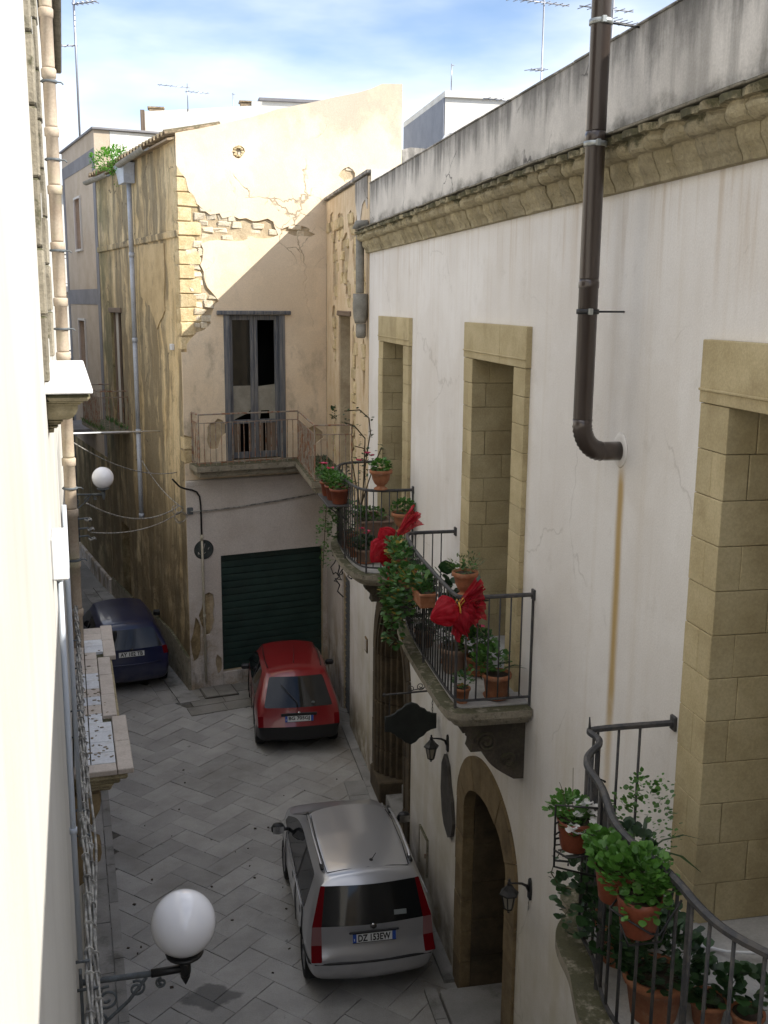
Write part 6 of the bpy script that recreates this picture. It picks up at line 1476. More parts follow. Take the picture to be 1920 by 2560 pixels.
# ---- red hatchback
def tag_red(k, i, r):
    if k == 'side':
        if r == 4 and i in (2, 4, 5): return 2
        if r == 4 and i == 3: return 6
        if i == 5 and r >= 6: return 3
        if r <= 0 : return 1
        if i in (0,) and r <= 1: return 6
        return 0
    if k == 'rear':
        if i in (0, 5) and r == 2: return 5
        if r <= 1: return 6
        if i in (1, 2, 3, 4) and r == 4: return 3
    return 0
st = [stn(0, xr([.60, .70, .75, .75, .73, .575, .51]), zr([.24, .30, .56, .74, .885, 1.31, 1.355], .05), [.12, .02, -.01, .07, .11, .60, .72, .70, .69, .69]),
      stn(.26, xr([.66, .765, .785, .785, .77, .60, .53]), zr([.22, .29, .56, .74, .89, 1.315, 1.365], .05), [0, 0, 0, 0, 0, .42, .54, .54, .54, .54]),
      stn(.66, xr([.67, .775, .79, .79, .77, .61, .54]), zr([.22, .29, .56, .74, .89, 1.315, 1.375], .055), [0, 0, 0, 0, 0, .24, .28, .28, .28, .28]),
      stn(1.50, xr([.67, .775, .79, .79, .77, .615, .545]), zr([.22, .29, .56, .74, .89, 1.32, 1.385], .055)),
      stn(1.58, xr([.67, .775, .79, .79, .77, .615, .545]), zr([.22, .29, .56, .74, .89, 1.32, 1.385], .055)),
      stn(2.38, xr([.67, .775, .79, .79, .765, .605, .53]), zr([.22, .29, .56, .74, .88, 1.28, 1.355], .055), [.15, .15, .15, .15, .12, -.03, -.08, -.04, -.01, -.01]),
      stn(2.95, xr([.67, .77, .785, .775, .745, .70, .66]), zr([.22, .29, .56, .74, .87, .92, .94], .04)),
      stn(3.36, xr([.62, .73, .75, .73, .69, .65, .61]), zr([.22, .29, .50, .64, .74, .80, .83], .04)),
      stn(3.48, xr([.54, .64, .66, .64, .60, .56, .53]), zr([.24, .30, .46, .55, .62, .67, .70], .03))]
redc = make_car('parked_car', 'red hatchback with black bumper parked facing the dark green garage shutter', (2.085, 17.95, 0.0), math.radians(-1),
    dict(st=st, tag=tag_red, w=.79, wr=.275, wheels=(.62, 2.9), mats=['red', 'trim', 'carglass', 'carglass', 'lightclear', 'lightred', 'trim'], names=['body', 'underbody', 'side_window', 'windscreen', 'light_lens', 'tail_light', 'bumper'], bp=1.5, plate=(.70, -.025), ptilt=math.radians(-10), txt='BG 705GJ', tw=.39))
for sg in (-1, 1):
    m = MB(); m.obox((sg*.86, 2.30, .93), (.085, .05, .055), None, .03); part(redc, m, 'door_mirror', 'trim')
    m = MB(); m.obox((sg*.794, 1.68, .78), (.006, .085, .018), None, .006); part(redc, m, 'door_handle', 'trim')
    m = MB(); m.tube([(sg*.505, .86, 1.385), (sg*.53, 1.2, 1.40), (sg*.535, 1.7, 1.405), (sg*.51, 2.28, 1.372)], .010, 4); part(redc, m, 'roof_moulding', 'trim')
    for y in (.70, 1.5, 2.40):
        m = MB(); m.tube([(sg*.790, y, .34), (sg*.7935, y, .56), (sg*.793, y, .74), (sg*.772, y, .88)], .006, 4); part(redc, m, 'door_seam', 'trim')
m = MB(); m.tube([(0, .98, 1.42), (0, 1.0, 1.445), (.03, 1.25, 1.69)], [.012, .005, .003], 5); part(redc, m, 'aerial', 'trim')
m = MB(); m.tube([(-.02, .02, .90), (-.03, .10, .97), (-.30, .385, 1.22)], [.014, .009, .006], 5); part(redc, m, 'rear_wiper', 'trim')
m = MB(); m.lathe([(0, .012), (.03, .010), (.036, 0)], (0, 0, 0), 18); m.v = [Vector((v.x, -.005-v.z, .79+v.y)) for v in m.v]; part(redc, m, 'badge', 'chrome')
m = MB(); m.obox((0, -.012, .775), (.33, .008, .03), None, .006); part(redc, m, 'plate_recess', 'trim')
m = MB(); m.lathe([(0, .003), (.03, .003), (.032, 0)], (0, 0, 0), 16); m.v = [Vector((.27+v.x, .09-v.z, .955+v.y*.8)) for v in m.v]; part(redc, m, 'sticker', 'sticker')
# ---- dark blue hatchback
def tag_blue(k, i, r):
    if k == 'side':
        if r == 4 and i in (2, 4, 5): return 2
        if r == 4 and i == 3: return 6
        if i == 5 and r >= 6: return 3
        return 0
    if k == 'rear':
        if i in (0, 5) and r == 3: return 5
        if i in (1, 2, 3, 4) and r == 4: return 3
    return 0
st = [stn(0, xr([.62, .73, .775, .77, .74, .585, .51]), zr([.24, .30, .58, .80, .97, 1.31, 1.385], .05), [.12, .03, .0, .06, .08, .38, .47, .45, .44, .44]),
      stn(.25, xr([.68, .79, .815, .81, .785, .61, .53]), zr([.22, .29, .58, .80, .97, 1.32, 1.40], .05), [0, 0, 0, 0, 0, .25, .34, .34, .34, .34]),
      stn(.65, xr([.69, .80, .82, .82, .79, .62, .54]), zr([.22, .29, .58, .80, .97, 1.33, 1.415], .055), [0, 0, 0, 0, 0, .12, .14, .14, .14, .14]),
      stn(1.45, xr([.69, .80, .82, .82, .79, .625, .545]), zr([.22, .29, .58, .80, .96, 1.34, 1.425], .055)),
      stn(1.55, xr([.69, .80, .82, .82, .79, .625, .545]), zr([.22, .29, .58, .80, .96, 1.34, 1.425], .055)),
      stn(2.30, xr([.69, .80, .82, .82, .785, .61, .53]), zr([.22, .29, .58, .80, .94, 1.31, 1.40], .055), [.15, .15, .15, .15, .12, -.05, -.10, -.06, -.03, -.03]),
      stn(2.85, xr([.69, .79, .81, .80, .76, .71, .67]), zr([.22, .29, .58, .78, .91, .94, .96], .04)),
      stn(3.75, xr([.64, .75, .77, .75, .71, .67, .63]), zr([.22, .29, .50, .64, .74, .78, .80], .04)),
      stn(3.95, xr([.56, .66, .68, .66, .62, .58, .55]), zr([.24, .30, .46, .55, .62, .65, .67], .03))]
bluec = make_car('parked_car', 'dark blue hatchback half hidden behind the tiled balcony at the lane entrance', (-1.02, 21.30, gz(-1.0, 22.5)), math.radians(9.8),
    dict(st=st, tag=tag_blue, w=.82, wr=.29, wheels=(.72, 3.2), mats=['blue', 'trim', 'carglass', 'carglass', 'lightclear', 'lightred', 'trim'], names=['body', 'underbody', 'side_window', 'windscreen', 'light_lens', 'tail_light', 'pillar_trim'], bp=1.5, plate=(.875, -.015), ptilt=math.radians(-8), txt='AY 102 TB', tw=.46, eu=False))
for sg in (-1, 1):
    m = MB(); m.obox((sg*.93, 2.42, .99), (.10, .06, .065), None, .03); part(bluec, m, 'door_mirror', 'trim')
m = MB(); m.tube([(0, .04, .97), (.02, .09, 1.02), (.30, .14, 1.06)], [.014, .009, .006], 5); part(bluec, m, 'rear_wiper', 'trim')
m = MB(); m.tube([(-.74, .05, .66), (-.4, -.055, .66), (0, -.075, .66), (.4, -.055, .66), (.74, .05, .66)], .012, 5); part(bluec, m, 'bumper_strip', 'blue')
m = MB(); m.lathe([(0, .012), (.03, .010), (.036, 0)], (0, 0, 0), 18); m.v = [Vector((v.x, .005-v.z, .955+v.y)) for v in m.v]; part(bluec, m, 'badge', 'trim')
# ================================================================== PLANTS AND POTS
def add_leaf(m, c, d, L_, W, cup=.25, n=6, round_=True):
    """one small leaf: a cupped fan (round) or a blade (long)"""
    d = Vector(d).normalized(); s_ = d.cross(Vector((rnd.uniform(-.4, .4), rnd.uniform(-.4, .4), 1))); s_ = s_.normalized() if s_.length > 1e-3 else Vector((1, 0, 0)); nrm = s_.cross(d).normalized(); c = Vector(c)
    if round_:
        b = m.V(tuple(c)); ring = []
        for k in range(n+1):
            a = -2.3+4.6*k/n; q = 1+.12*(k % 2); ring.append(m.V(tuple(c+d*(L_*.5+L_*.5*q*math.cos(a))+s_*(W*.5*q*math.sin(a))+nrm*(cup*L_*.3*(abs(math.sin(a)))))))
        mid = m.V(tuple(c+d*L_*.5))
        for k in range(n): m.F((mid, ring[k], ring[k+1]), 0, True)
        m.F((mid, b, ring[0]), 0, True); m.F((mid, ring[n], b), 0, True)
    else:
        P = []
        for k in range(4):
            t = k/3; wv = W*.5*(math.sin(math.pi*min(.98, t*.85+.12))); q = c+d*L_*t-Vector((0, 0, 1))*cup*L_*t*t; P.append((m.V(tuple(q-s_*wv)), m.V(tuple(q+s_*wv))))
        for A, B in zip(P, P[1:]): m.F((A[0], A[1], B[1], B[0]), 0, True)
def leaves(par, blobs, n, L_, mat, name='foliage', round_=True, droop=0.0, upb=.5, asp=1.0, shell=.5, cup=.25):
    m = MB(); tot = sum(b[3]*b[4]*b[5] for b in blobs)
    for b in blobs:
        k = max(4, int(n*b[3]*b[4]*b[5]/tot))
        for _ in range(k):
            v = Vector((rnd.gauss(0, 1), rnd.gauss(0, 1), rnd.gauss(0, 1))).normalized(); r = rnd.uniform(shell, 1)**.6
            p = (b[0]+v.x*r*b[3], b[1]+v.y*r*b[4], b[2]+v.z*r*b[5])
            d = (v.x+rnd.uniform(-.7, .7), v.y+rnd.uniform(-.7, .7), v.z*.5+rnd.uniform(-.4, .5)+upb-droop)
            l = L_*rnd.choice((.5, .7, .85, 1, 1.1, 1.3))*rnd.uniform(.85, 1.1); add_leaf(m, p, d, l, l*asp, cup, 6, round_)
    return m.build(name, M[mat], par, False, fix=False)
def stems(par, paths, r=.004, mat='stem', name='stem'):
    m = MB()
    for p in paths: m.tube(p, r, 4)
    return m.build(name, M[mat], par, False)
def flowers(par, pts, r, mat, n=4, name='flower'):
    for (x, y, z) in pts:
        m = MB()
        for k in range(n):
            a = 2*math.pi*k/n+rnd.uniform(-.3, .3); add_leaf(m, (x, y, z), (math.cos(a), math.sin(a), .35), r, r*.9, .1, 5)
        m.build(name, M[mat], par, False, fix=False)
def pot_round(par, r, h, mat, rim=True, foot=False, c=(0, 0, 0)):
    m = MB()
    pr = [(r*.70, 0), (r*.74, .01), (r*.93, h*.8)]
    if foot: pr = [(r*.62, 0), (r*.64, h*.06), (r*.40, h*.13), (r*.36, h*.20), (r*.55, h*.28), (r*.78, h*.5), (r*.86, h*.78)]
    if rim: pr += [(r*.95, h*.8), (r*1.05, h*.83), (r*1.07, h*.96), (r*1.04, h), (r*.93, h), (r*.90, h*.9)]
    else: pr += [(r, h), (r*.94, h), (r*.92, h*.9)]
    m.lathe(pr, c, 22, caps=False); m.lathe([(0, 0), (pr[0][0], 0)], c, 22, caps=False); m.build('pot', M[mat], par, False)
    m = MB(); m.lathe([(0, h*.9), (r*.91, h*.9)], c, 18, caps=False); m.build('soil', M['soil'], par, False)
def pot_saucer(par, r):
    m = MB(); m.lathe([(0, 0), (r, 0), (r*1.12, .025), (r*1.06, .025), (r*.96, .008), (0, .008)], (0, 0, -.001), 22); m.build('saucer', M['terracotta'], par, False)
def pot_box(par, lx, ly, h, mat, rim=.012):
    m = MB(); k = .82
    A = [(-lx*k, -ly*k, 0), (lx*k, -ly*k, 0), (lx*k, ly*k, 0), (-lx*k, ly*k, 0)]; B = [(-lx, -ly, h), (lx, -ly, h), (lx, ly, h), (-lx, ly, h)]; C_ = [(x*.9, y*.85, h) for x, y, z in B]; D_ = [(x*.88, y*.83, h*.85) for x, y, z in B]
    ids = [[m.V(p) for p in q] for q in (A, B, C_, D_)]
    m.F(ids[0][::-1])
    for a, b in zip(ids, ids[1:]):
        for q in range(4): m.F((a[q], a[(q+1) % 4], b[(q+1) % 4], b[q]))
    m.build('pot', M[mat], par, False)
    m = MB()
    for (a, b) in (((-lx-rim, -ly-rim, h-.025), (lx+rim, -ly+.004, h+.003)), ((-lx-rim, ly-.004, h-.025), (lx+rim, ly+rim, h+.003)), ((-lx-rim, -ly+.005, h-.025), (-lx+.004, ly-.005, h+.003)), ((lx-.004, -ly+.005, h-.025), (lx+rim, ly-.005, h+.003))): m.box(a, b, .004)
    m.build('rim', M[mat], par, False)
    m = MB(); m.box((-lx*.87, -ly*.82, h*.8), (lx*.87, ly*.82, h*.86)); m.build('soil', M['soil'], par, False)
def arc_stem(base, tip, h, n=8):
    b, t = Vector(base), Vector(tip); return [tuple(b.lerp(t, i/n)+Vector((0, 0, h*4*(i/n)*(1-i/n)))) for i in range(n+1)]
G1, G2, G3 = 'pots on the far rounded balcony', 'pots on the balcony with the red bows', 'pots on the near wavy balcony'
# ---- near balcony
t = thing('potted_plant', 'terracotta pot of white-flowered trailing plant held in a black wire frame', 'potted plant', (2.25, 5.32, 5.04), 0, G3)
pot_round(t, .112, .19, 'plasticterra', rim=False)
leaves(t, [(-.02, .05, .23, .13, .13, .07), (.0, -.02, .17, .11, .12, .04), (-.05, .10, .26, .07, .06, .05)], 230, .034, 'leafbright', upb=.5); leaves(t, [(.03, -.06, .15, .09, .08, .05)], 60, .028, 'leafdark')
flowers(t, [(-.02, -.11, .15), (.05, -.10, .16), (.09, -.06, .19), (.10, -.02, .22), (.06, .0, .25), (.02, .02, .27), (.0, -.05, .23), (-.05, -.09, .18), (.12, -.04, .17), (.08, .03, .26), (.11, .01, .245), (-.07, -.11, .17), (.08, -.1, .2), (.13, -.07, .22)], .040, 'petalwhite')
stems(t, [arc_stem((0, .05, .2), (.02, .12, .45), 0), arc_stem((-.03, .06, .2), (-.06, .13, .36), .02)], .002)
t = thing('pot_holder', 'black wire frame hooked outside the near balcony rail', 'pot holder', (2.25, 5.35, 5.1))
m = MB(); fr_ = [(2.36, 5.20, 5.34), (2.11, 5.29, 5.34), (2.12, 5.30, 4.94), (2.34, 5.18, 4.92)]
m.tube(fr_, .0075, 5); 
for zz in (5.22, 5.15): m.tube([(2.11, 5.29, zz), (2.17, 5.33, zz)], .006, 5)
m.tube([(2.115, 5.295, 5.05), (2.16, 5.195, 5.05), (2.27, 5.18, 5.06), (2.36, 5.21, 5.07)], .007, 5); m.tube([(2.115, 5.295, 5.05), (2.17, 5.42, 5.05), (2.33, 5.42, 5.06), (2.36, 5.21, 5.07)], .007, 5)
m.tube([(2.12, 5.30, 4.98), (2.2, 5.28, 4.975), (2.2, 5.28, 4.95)], .007, 5); m.tube([(2.34, 5.18, 4.92), (2.37, 5.22, 5.0), (2.36, 5.20, 5.34), (2.365, 5.25, 5.50), (2.40, 5.27, 5.47)], .0075, 5)
for y in (5.25, 5.32, 5.38): m.tube([(2.15, y, 5.032), (2.34, y, 5.032)], .005, 4)
m.build('wire_frame', M['black'], t)
t = thing('potted_plant', 'terracotta pot of bright green lobed leaves hung on the wavy handrail', 'potted plant', (2.165, 4.28, 5.17), 0, G3)
pot_round(t, .115, .20, 'plasticterra', rim=False)
leaves(t, [(-.02, .06, .27, .16, .19, .09), (.08, -.02, .26, .10, .14, .07), (-.05, .20, .27, .10, .15, .08), (.05, .05, .33, .12, .14, .06)], 640, .038, 'leafbright', upb=.55, cup=.35)
leaves(t, [(-.02, -.10, .18, .13, .06, .05)], 26, .034, 'leafbright', droop=.5)
t = thing('potted_plant', 'second terracotta pot behind, its leaves merging with the bright green ones', 'potted plant', (2.19, 4.62, 5.14), 0, G3)
pot_round(t, .11, .19, 'plasticterra', rim=False); leaves(t, [(0, 0, .26, .13, .14, .08), (-.04, .08, .28, .1, .1, .06)], 300, .036, 'leafbright', upb=.5, cup=.35)
t = thing('pot_holder', 'black wire hoop carrying the bright leafy pots on the near rail', 'pot holder', (2.2, 4.3, 5.2))
m = MB(); m.tube([(2.30, 4.12, 5.42), (2.22, 4.16, 5.22), (2.165, 4.15, 5.24), (2.05, 4.22, 5.30), (2.04, 4.34, 5.27), (2.12, 4.44, 5.25), (2.28, 4.42, 5.3), (2.29, 4.36, 5.5)], .006, 5); m.tube([(2.05, 4.24, 5.25), (2.08, 4.2, 5.155), (2.25, 4.2, 5.155), (2.3, 4.25, 5.2), (2.3, 4.2, 5.46)], .006, 5); m.build('wire_hoop', M['black'], t)
def floor_pot(label, x, y, fz, r, h, mat, blobs, n, L_, leafmat, group, foot=False, rim=True, saucer=False, round_=True, **kw):
    t = thing('potted_plant', label, 'potted plant', (x, y, fz+.013+(.012 if saucer else 0)), 0, group)
    pot_round(t, r, h, mat, rim, foot)
    if saucer: pot_saucer(t, r*.85)
    leaves(t, blobs, n, L_, leafmat, round_=round_, **kw); return t
floor_pot('large dark leafy shrub in a terracotta pot at the far corner of the near balcony', 2.55, 5.25, 4.3, .16, .28, 'terracotta', [(0, 0, .45, .26, .3, .22), (-.12, -.2, .35, .2, .25, .2), (.1, .12, .62, .16, .2, .16), (-.2, .2, .3, .12, .2, .25)], 700, .050, 'leafdark', G3)
floor_pot('bushy dark plant in a terracotta pot behind the iron bars of the near balcony', 2.52, 4.74, 4.3, .17, .27, 'terracotta', [(0, 0, .42, .25, .3, .2), (-.1, -.1, .55, .18, .25, .14)], 560, .048, 'leafdark', G3)
t = floor_pot('airy small-leaved shrub rising beside the pale wall behind the near handrail', 2.75, 5.45, 4.3, .14, .25, 'terracotta', [(0, 0, .75, .22, .22, .32), (.02, .0, 1.0, .14, .14, .12), (-.05, 0, .5, .2, .2, .2)], 620, .026, 'leaf', G3, upb=.4)
m = MB(); 
for k in range(6): add_leaf(m, (0, 0, .55), (math.cos(k*1.05), math.sin(k*1.05), .9), .55, .035, .55, round_=False)
m.build('blade_leaves', M['leafdark'], t, False, fix=False)
floor_pot('small geranium in a terracotta pot on the near balcony floor', 2.78, 4.62, 4.3, .10, .16, 'terracotta', [(0, 0, .25, .15, .15, .1)], 90, .055, 'leafdark', G3)
floor_pot('leggy geranium nearest the camera on the near balcony floor', 2.95, 4.5, 4.3, .09, .14, 'terracotta', [(0, 0, .28, .14, .14, .1)], 60, .06, 'leafdark', G3)
t = thing('trailing_plant', 'thin trailing stem with round leaves hanging off the near balcony corner', 'trailing plant', (2.3, 5.5, 4.85)); P_ = [(.02, .0, .1), (-.04, .03, .06), (-.08, .04, -.02), (-.10, .04, -.10), (-.05, .02, -.18), (.02, 0, -.2)]
stems(t, [P_], .004); m = MB()
for p in P_[1:5]:
    for k in range(3): add_leaf(m, (p[0]+rnd.uniform(-.02, .02), p[1]+rnd.uniform(-.02, .02), p[2]+rnd.uniform(-.02, .03)), (rnd.uniform(-1, 1), rnd.uniform(-1, .3), rnd.uniform(-.2, .4)), .035, .022)
m.build('foliage', M['leafdark'], t, False, fix=False)
t = thing('garden_hose', 'thin pale tube lying on the near balcony floor by the door', 'tube', (3.2, 5.0, 4.32)); m = MB(); m.tube([(3.02, 5.3, 4.33), (3.2, 5.15, 4.345), (3.42, 5.05, 4.37), (3.55, 5.0, 4.45)], .010, 6); m.build('tube', M['boxwhite'], t)
# ---- middle balcony
def rail_box(label, x, y, z, yaw, lx, ly, h, group):
    t = thing('flower_box', label, 'flower box', (x, y, z), yaw, group); pot_box(t, lx, ly, h, 'terracotta'); return t
t = rail_box('terracotta flower box of yellowing ivy geranium hung outside the middle rail', 2.40, 9.78, 5.24, math.radians(90), .20, .085, .15, G2)
leaves(t, [(0, 0, .17, .18, .10, .05)], 70, .05, 'leafivy'); leaves(t, [(.02, .02, .22, .17, .13, .08), (.2, .0, .22, .12, .14, .1)], 120, .055, 'leafivy', cup=.4)
leaves(t, [(.28, .12, -.05, .16, .14, .18), (.30, .10, .12, .22, .16, .12)], 170, .055, 'leafivy', cup=.4, droop=.3)
t = rail_box('second terracotta flower box with ivy geranium spilling far down the balcony face', 2.40, 10.55, 5.24, math.radians(90), .24, .085, .15, G2)
leaves(t, [(0, .03, .22, .26, .15, .10), (.15, .05, .32, .22, .14, .10), (-.1, .08, .1, .2, .14, .12)], 260, .055, 'leafivy', cup=.4)
leaves(t, [(.10, .14, -.05, .30, .13, .24), (.0, .14, -.30, .24, .11, .22), (.22, .12, -.25, .2, .1, .2), (-.1, .16, -.5, .16, .1, .16)], 520, .055, 'leafivy', cup=.4, droop=.35)
stems(t, [arc_stem((0, .1, .1), (.1, .2, -.6), .1), arc_stem((.1, .1, .1), (-.15, .2, -.55), .05), arc_stem((.2, .1, .0), (.3, .2, -.4), .03)], .004)
t = rail_box('third terracotta flower box at the far end of the middle rail beneath red net', 2.44, 11.12, 5.26, math.radians(80), .22, .085, .15, G2)
leaves(t, [(0, .0, .22, .22, .14, .09), (-.1, .05, .3, .15, .12, .08)], 170, .05, 'leafivy', cup=.4)
t = thing('potted_plant', 'terracotta urn of wispy plant standing on the near corner of the middle rail', 'potted plant', (2.56, 8.86, 5.575), 0, G2)
pot_round(t, .115, .23, 'terracotta', True, True); leaves(t, [(-.02, 0, .30, .15, .14, .08), (.06, 0, .33, .12, .1, .08)], 190, .042, 'leafthin', round_=False, asp=.28, upb=.7); leaves(t, [(0, 0, .26, .12, .12, .05)], 60, .03, 'leaf')
floor_pot('small reddish plant in a small pot at the near bars of the middle balcony', 2.58, 8.93, 4.5, .075, .15, 'terracotta', [(0, 0, .21, .10, .10, .07), (.05, .03, .27, .06, .06, .05)], 80, .035, 'leafivy', G2)
t = floor_pot('big terracotta pot on a saucer with a leafy plant and two long strap leaves', 2.93, 8.98, 4.5, .135, .24, 'terracotta', [(-.05, .05, .36, .17, .16, .13), (-.12, .1, .28, .1, .1, .1)], 230, .045, 'leaf', G2, saucer=True)
m = MB()
for (dx, dy, dz_, l) in ((.9, -.35, .75, .34), (.95, -.2, .9, .30), (-.6, .3, .8, .25)): add_leaf(m, (.02, 0, .24), (dx, dy, dz_), l, .055, .45, round_=False)
m.build('strap_leaf', M['leafdark'], t, False, fix=False)
floor_pot('bushy dark green plant in a terracotta pot in the middle of the middle balcony floor', 2.92, 9.62, 4.5, .11, .19, 'terracotta', [(0, 0, .33, .19, .19, .15)], 230, .042, 'leaf', G2, saucer=True)
floor_pot('dark plant in a brown pot by the bars of the middle balcony floor', 2.74, 9.98, 4.5, .11, .19, 'brownpot', [(0, 0, .33, .2, .2, .15)], 210, .042, 'leafdark', G2, saucer=True)
floor_pot('dark low plant in a brown pot far along the middle balcony floor', 2.62, 10.6, 4.5, .12, .2, 'brownpot', [(0, 0, .33, .18, .2, .14)], 170, .042, 'leafdark', G2)
t = floor_pot('broad leaved dark plant behind the middle rail beside the urn', 2.72, 9.75, 4.5, .14, .26, 'brownpot', [(0, 0, .75, .20, .25, .35)], 60, .13, 'leafdark', G2, cup=.2)
stems(t, [arc_stem((0, 0, .2), (.05, .02, .9), 0), arc_stem((0, 0, .2), (-.05, .1, .85), 0)], .008)
t = floor_pot('single red flower in a dark pot by the door of the middle balcony', 3.1, 10.1, 4.5, .08, .14, 'brownpot', [(0, 0, .22, .1, .1, .07)], 50, .05, 'leafdark', G2); flowers(t, [(0, 0, .34)], .05, 'petalred', 5)
# red tulle bows
def bow(label, loc, sc, yaw, lobes):
    """puffs of net gathered at the knot: pleated bags along an axis"""
    t = thing('tulle_bow', label, 'bow', loc, yaw, 'red tulle bows tied to the balconies')
    for (ax, L_, R, seed, flat) in lobes:
        a = Vector(ax).normalized(); s1 = a.cross(Vector((0, 1, .1))).normalized(); s2 = a.cross(s1)
        m = MB(); nu, nv = 72, 26; ids = []
        for j in range(nv+1):
            f = j/nv; rad = R*(math.sin(math.pi*min(1, f**.72))**.8)*sc+.004; row = []
            for i in range(nu):
                ph = 2*math.pi*i/nu
                pl = 1+(.10*math.sin(ph*9+seed+f*2)+.07*math.sin(ph*17+seed*3-f*3))*(1-f*.75)+.22*mnoise.noise(Vector((math.cos(ph)*1.6+seed, math.sin(ph)*1.6, f*3)))+.06*mnoise.noise(Vector((math.cos(ph)*5, math.sin(ph)*5+seed, f*9)))
                p = a*(L_*sc*f*(1+.10*mnoise.noise(Vector((ph, seed, 2)))))+s1*(rad*pl*math.cos(ph))+s2*(rad*pl*math.sin(ph)*flat)
                row.append(m.V(tuple(p)))
            ids.append(row)
        for j in range(nv):
            for i in range(nu): m.F((ids[j][i], ids[j][(i+1) % nu], ids[j+1][(i+1) % nu], ids[j+1][i]), 0, True)
        m.build('loop', M['tulle'], t, False)
    return t
def bow_tail(t, a, b, w0, w1, seed, sc, sag=.0):
    a, b = Vector(a)*sc, Vector(b)*sc; d = (b-a).normalized(); s_ = d.cross(Vector((0, 1, 0))).normalized(); m = MB(); rows = []
    nu, nv = 40, 20
    for j in range(nv+1):
        f = j/nv; wv = (w0+(w1-w0)*f**.8)*sc; row = []
        for i in range(nu+1):
            g_ = i/nu*2-1; p = a.lerp(b, f)+s_*wv*g_+Vector((0, (.022*math.sin(g_*13+seed+f*3)+.014*math.sin(g_*29+seed*2)+.03*mnoise.noise(Vector((g_*2, f*3, seed))))*sc*(.4+f), -sag*f*f*sc+.04*f*math.cos(g_*5+seed)*sc)); row.append(m.V(tuple(p)))
        rows.append(row)
    for j in range(nv):
        for i in range(nu): m.F((rows[j][i], rows[j][i+1], rows[j+1][i+1], rows[j+1][i]), 0, True)
    m.build('tail', M['tulle'], t, False, fix=False)
t = bow('large red tulle bow with gold ribbon on the middle balcony corner', (2.455, 8.70, 5.52), 1.02, 0, [((-1, -.12, -.32), .27, .135, 1.3, .75), ((.25, -.1, -1), .26, .10, 4.2, .7), ((.8, 0, -.35), .22, .09, 6.2, .6)])
bow_tail(t, (.0, -.01, .0), (.20, -.03, .22), .015, .055, .5, 1); bow_tail(t, (.0, .0, .0), (.24, -.02, .04), .015, .13, 2.0, 1); bow_tail(t, (.0, .0, -.02), (.17, -.03, -.14), .015, .12, 3.1, 1); bow_tail(t, (.0, -.03, -.02), (.02, -.03, -.28), .015, .085, 4.4, 1)
m = MB(); m.tube([(-.01, -.05, .06), (.0, -.06, .02), (.005, -.065, -.03), (.0, -.05, -.08), (.02, -.06, -.12)], .009, 5); m.tube([(.0, -.05, .05), (.03, -.06, .10), (.045, -.05, .07), (.01, -.055, .03)], .005, 4); m.tube([(.0, -.05, .05), (-.03, -.06, .09), (-.04, -.05, .05), (-.005, -.055, .02)], .005, 4); m.build('gold_ribbon', M['gold'], t, False)
t = bow('second red tulle net drooping behind the ivy geranium on the middle balcony', (2.40, 11.45, 5.50), 1.1, .4, [((-.75, 0, -.6), .30, .14, 2.3, .7), ((.1, 0, -1), .36, .13, 5.1, .6), ((-.5, 0, .6), .2, .1, 7.1, .6)])
bow_tail(t, (.1, 0, .05), (.34, 0, .26), .02, .10, 1.5, 1.1); bow_tail(t, (0, 0, -.1), (.06, -.03, -.42), .03, .12, 2.5, 1.1)
# ---- far balcony
t = thing('potted_plant', 'terracotta urn of fresh green herbs standing on the end rail of the far balcony', 'potted plant', (2.74, 13.73, 5.70), 0, G1); pot_round(t, .15, .27, 'terracotta', True, True); leaves(t, [(0, 0, .32, .15, .15, .09)], 220, .04, 'leafbright')
t = thing('potted_plant', 'terracotta urn hung low at the wall end of the far balcony rail', 'potted plant', (3.04, 13.62, 5.12), 0, G1); pot_round(t, .16, .27, 'terracotta', True, True); leaves(t, [(0, 0, .34, .17, .15, .1), (.12, -.02, .33, .08, .08, .06)], 210, .04, 'leaf')
stems(t, [arc_stem((.05, 0, .28), (.34, -.05, .22), .06), arc_stem((.05, 0, .28), (.30, -.08, .15), .08)], .003); leaves(t, [(.28, -.05, .22, .1, .05, .06)], 22, .035, 'leaf')
t = thing('flower_box', 'long brown trough of low herbs on the far balcony floor by the door', 'flower box', (2.98, 15.6, 4.513), 0, G1); pot_box(t, .24, .42, .42, 'brownpot', .02); leaves(t, [(0, 0, .46, .22, .38, .09), (-.2, -.1, .5, .12, .25, .12)], 420, .035, 'leaf')
m = MB(); m.box((-.26, -.44, -.0), (.26, .44, .03), .01); m.build('tray', M['brownpot'], t, False)
t = thing('climbing_rose', 'leggy climbing rose with bare arching stems and pink blooms behind the far trough', 'rose', (2.85, 15.75, 4.9), 0, G1)
pp = [arc_stem((0, .1, 0), (.1, .15, 1.0), .1)+[(.14, .1, 1.3), (.10, .0, 1.55), (-.05, .0, 1.68), (-.28, .05, 1.66)], arc_stem((0, .0, 0), (-.15, .1, .9), -.03), arc_stem((0, .05, .2), (.28, -.1, 1.1), .05), arc_stem((.02, .05, .3), (.02, -.1, 1.25), .0)+[(-.15, -.1, 1.45), (-.3, -.05, 1.5)], [(.1, .1, .95), (.02, .02, 1.08), (-.12, 0, 1.12)]]
stems(t, pp, .010); m = MB()
for p in pp:
    for q in p[4:]:
        for k in range(5): add_leaf(m, (q[0]+rnd.uniform(-.07, .07), q[1]+rnd.uniform(-.06, .06), q[2]+rnd.uniform(-.06, .05)), (rnd.uniform(-1, 1), rnd.uniform(-1, 1), rnd.uniform(-.4, .4)), .055, .035)
m.build('foliage', M['leafdark'], t, False, fix=False); flowers(t, [(.12, -.1, .98), (-.06, -.05, .9), (.05, -.12, 1.02)], .06, 'petalred', 6)
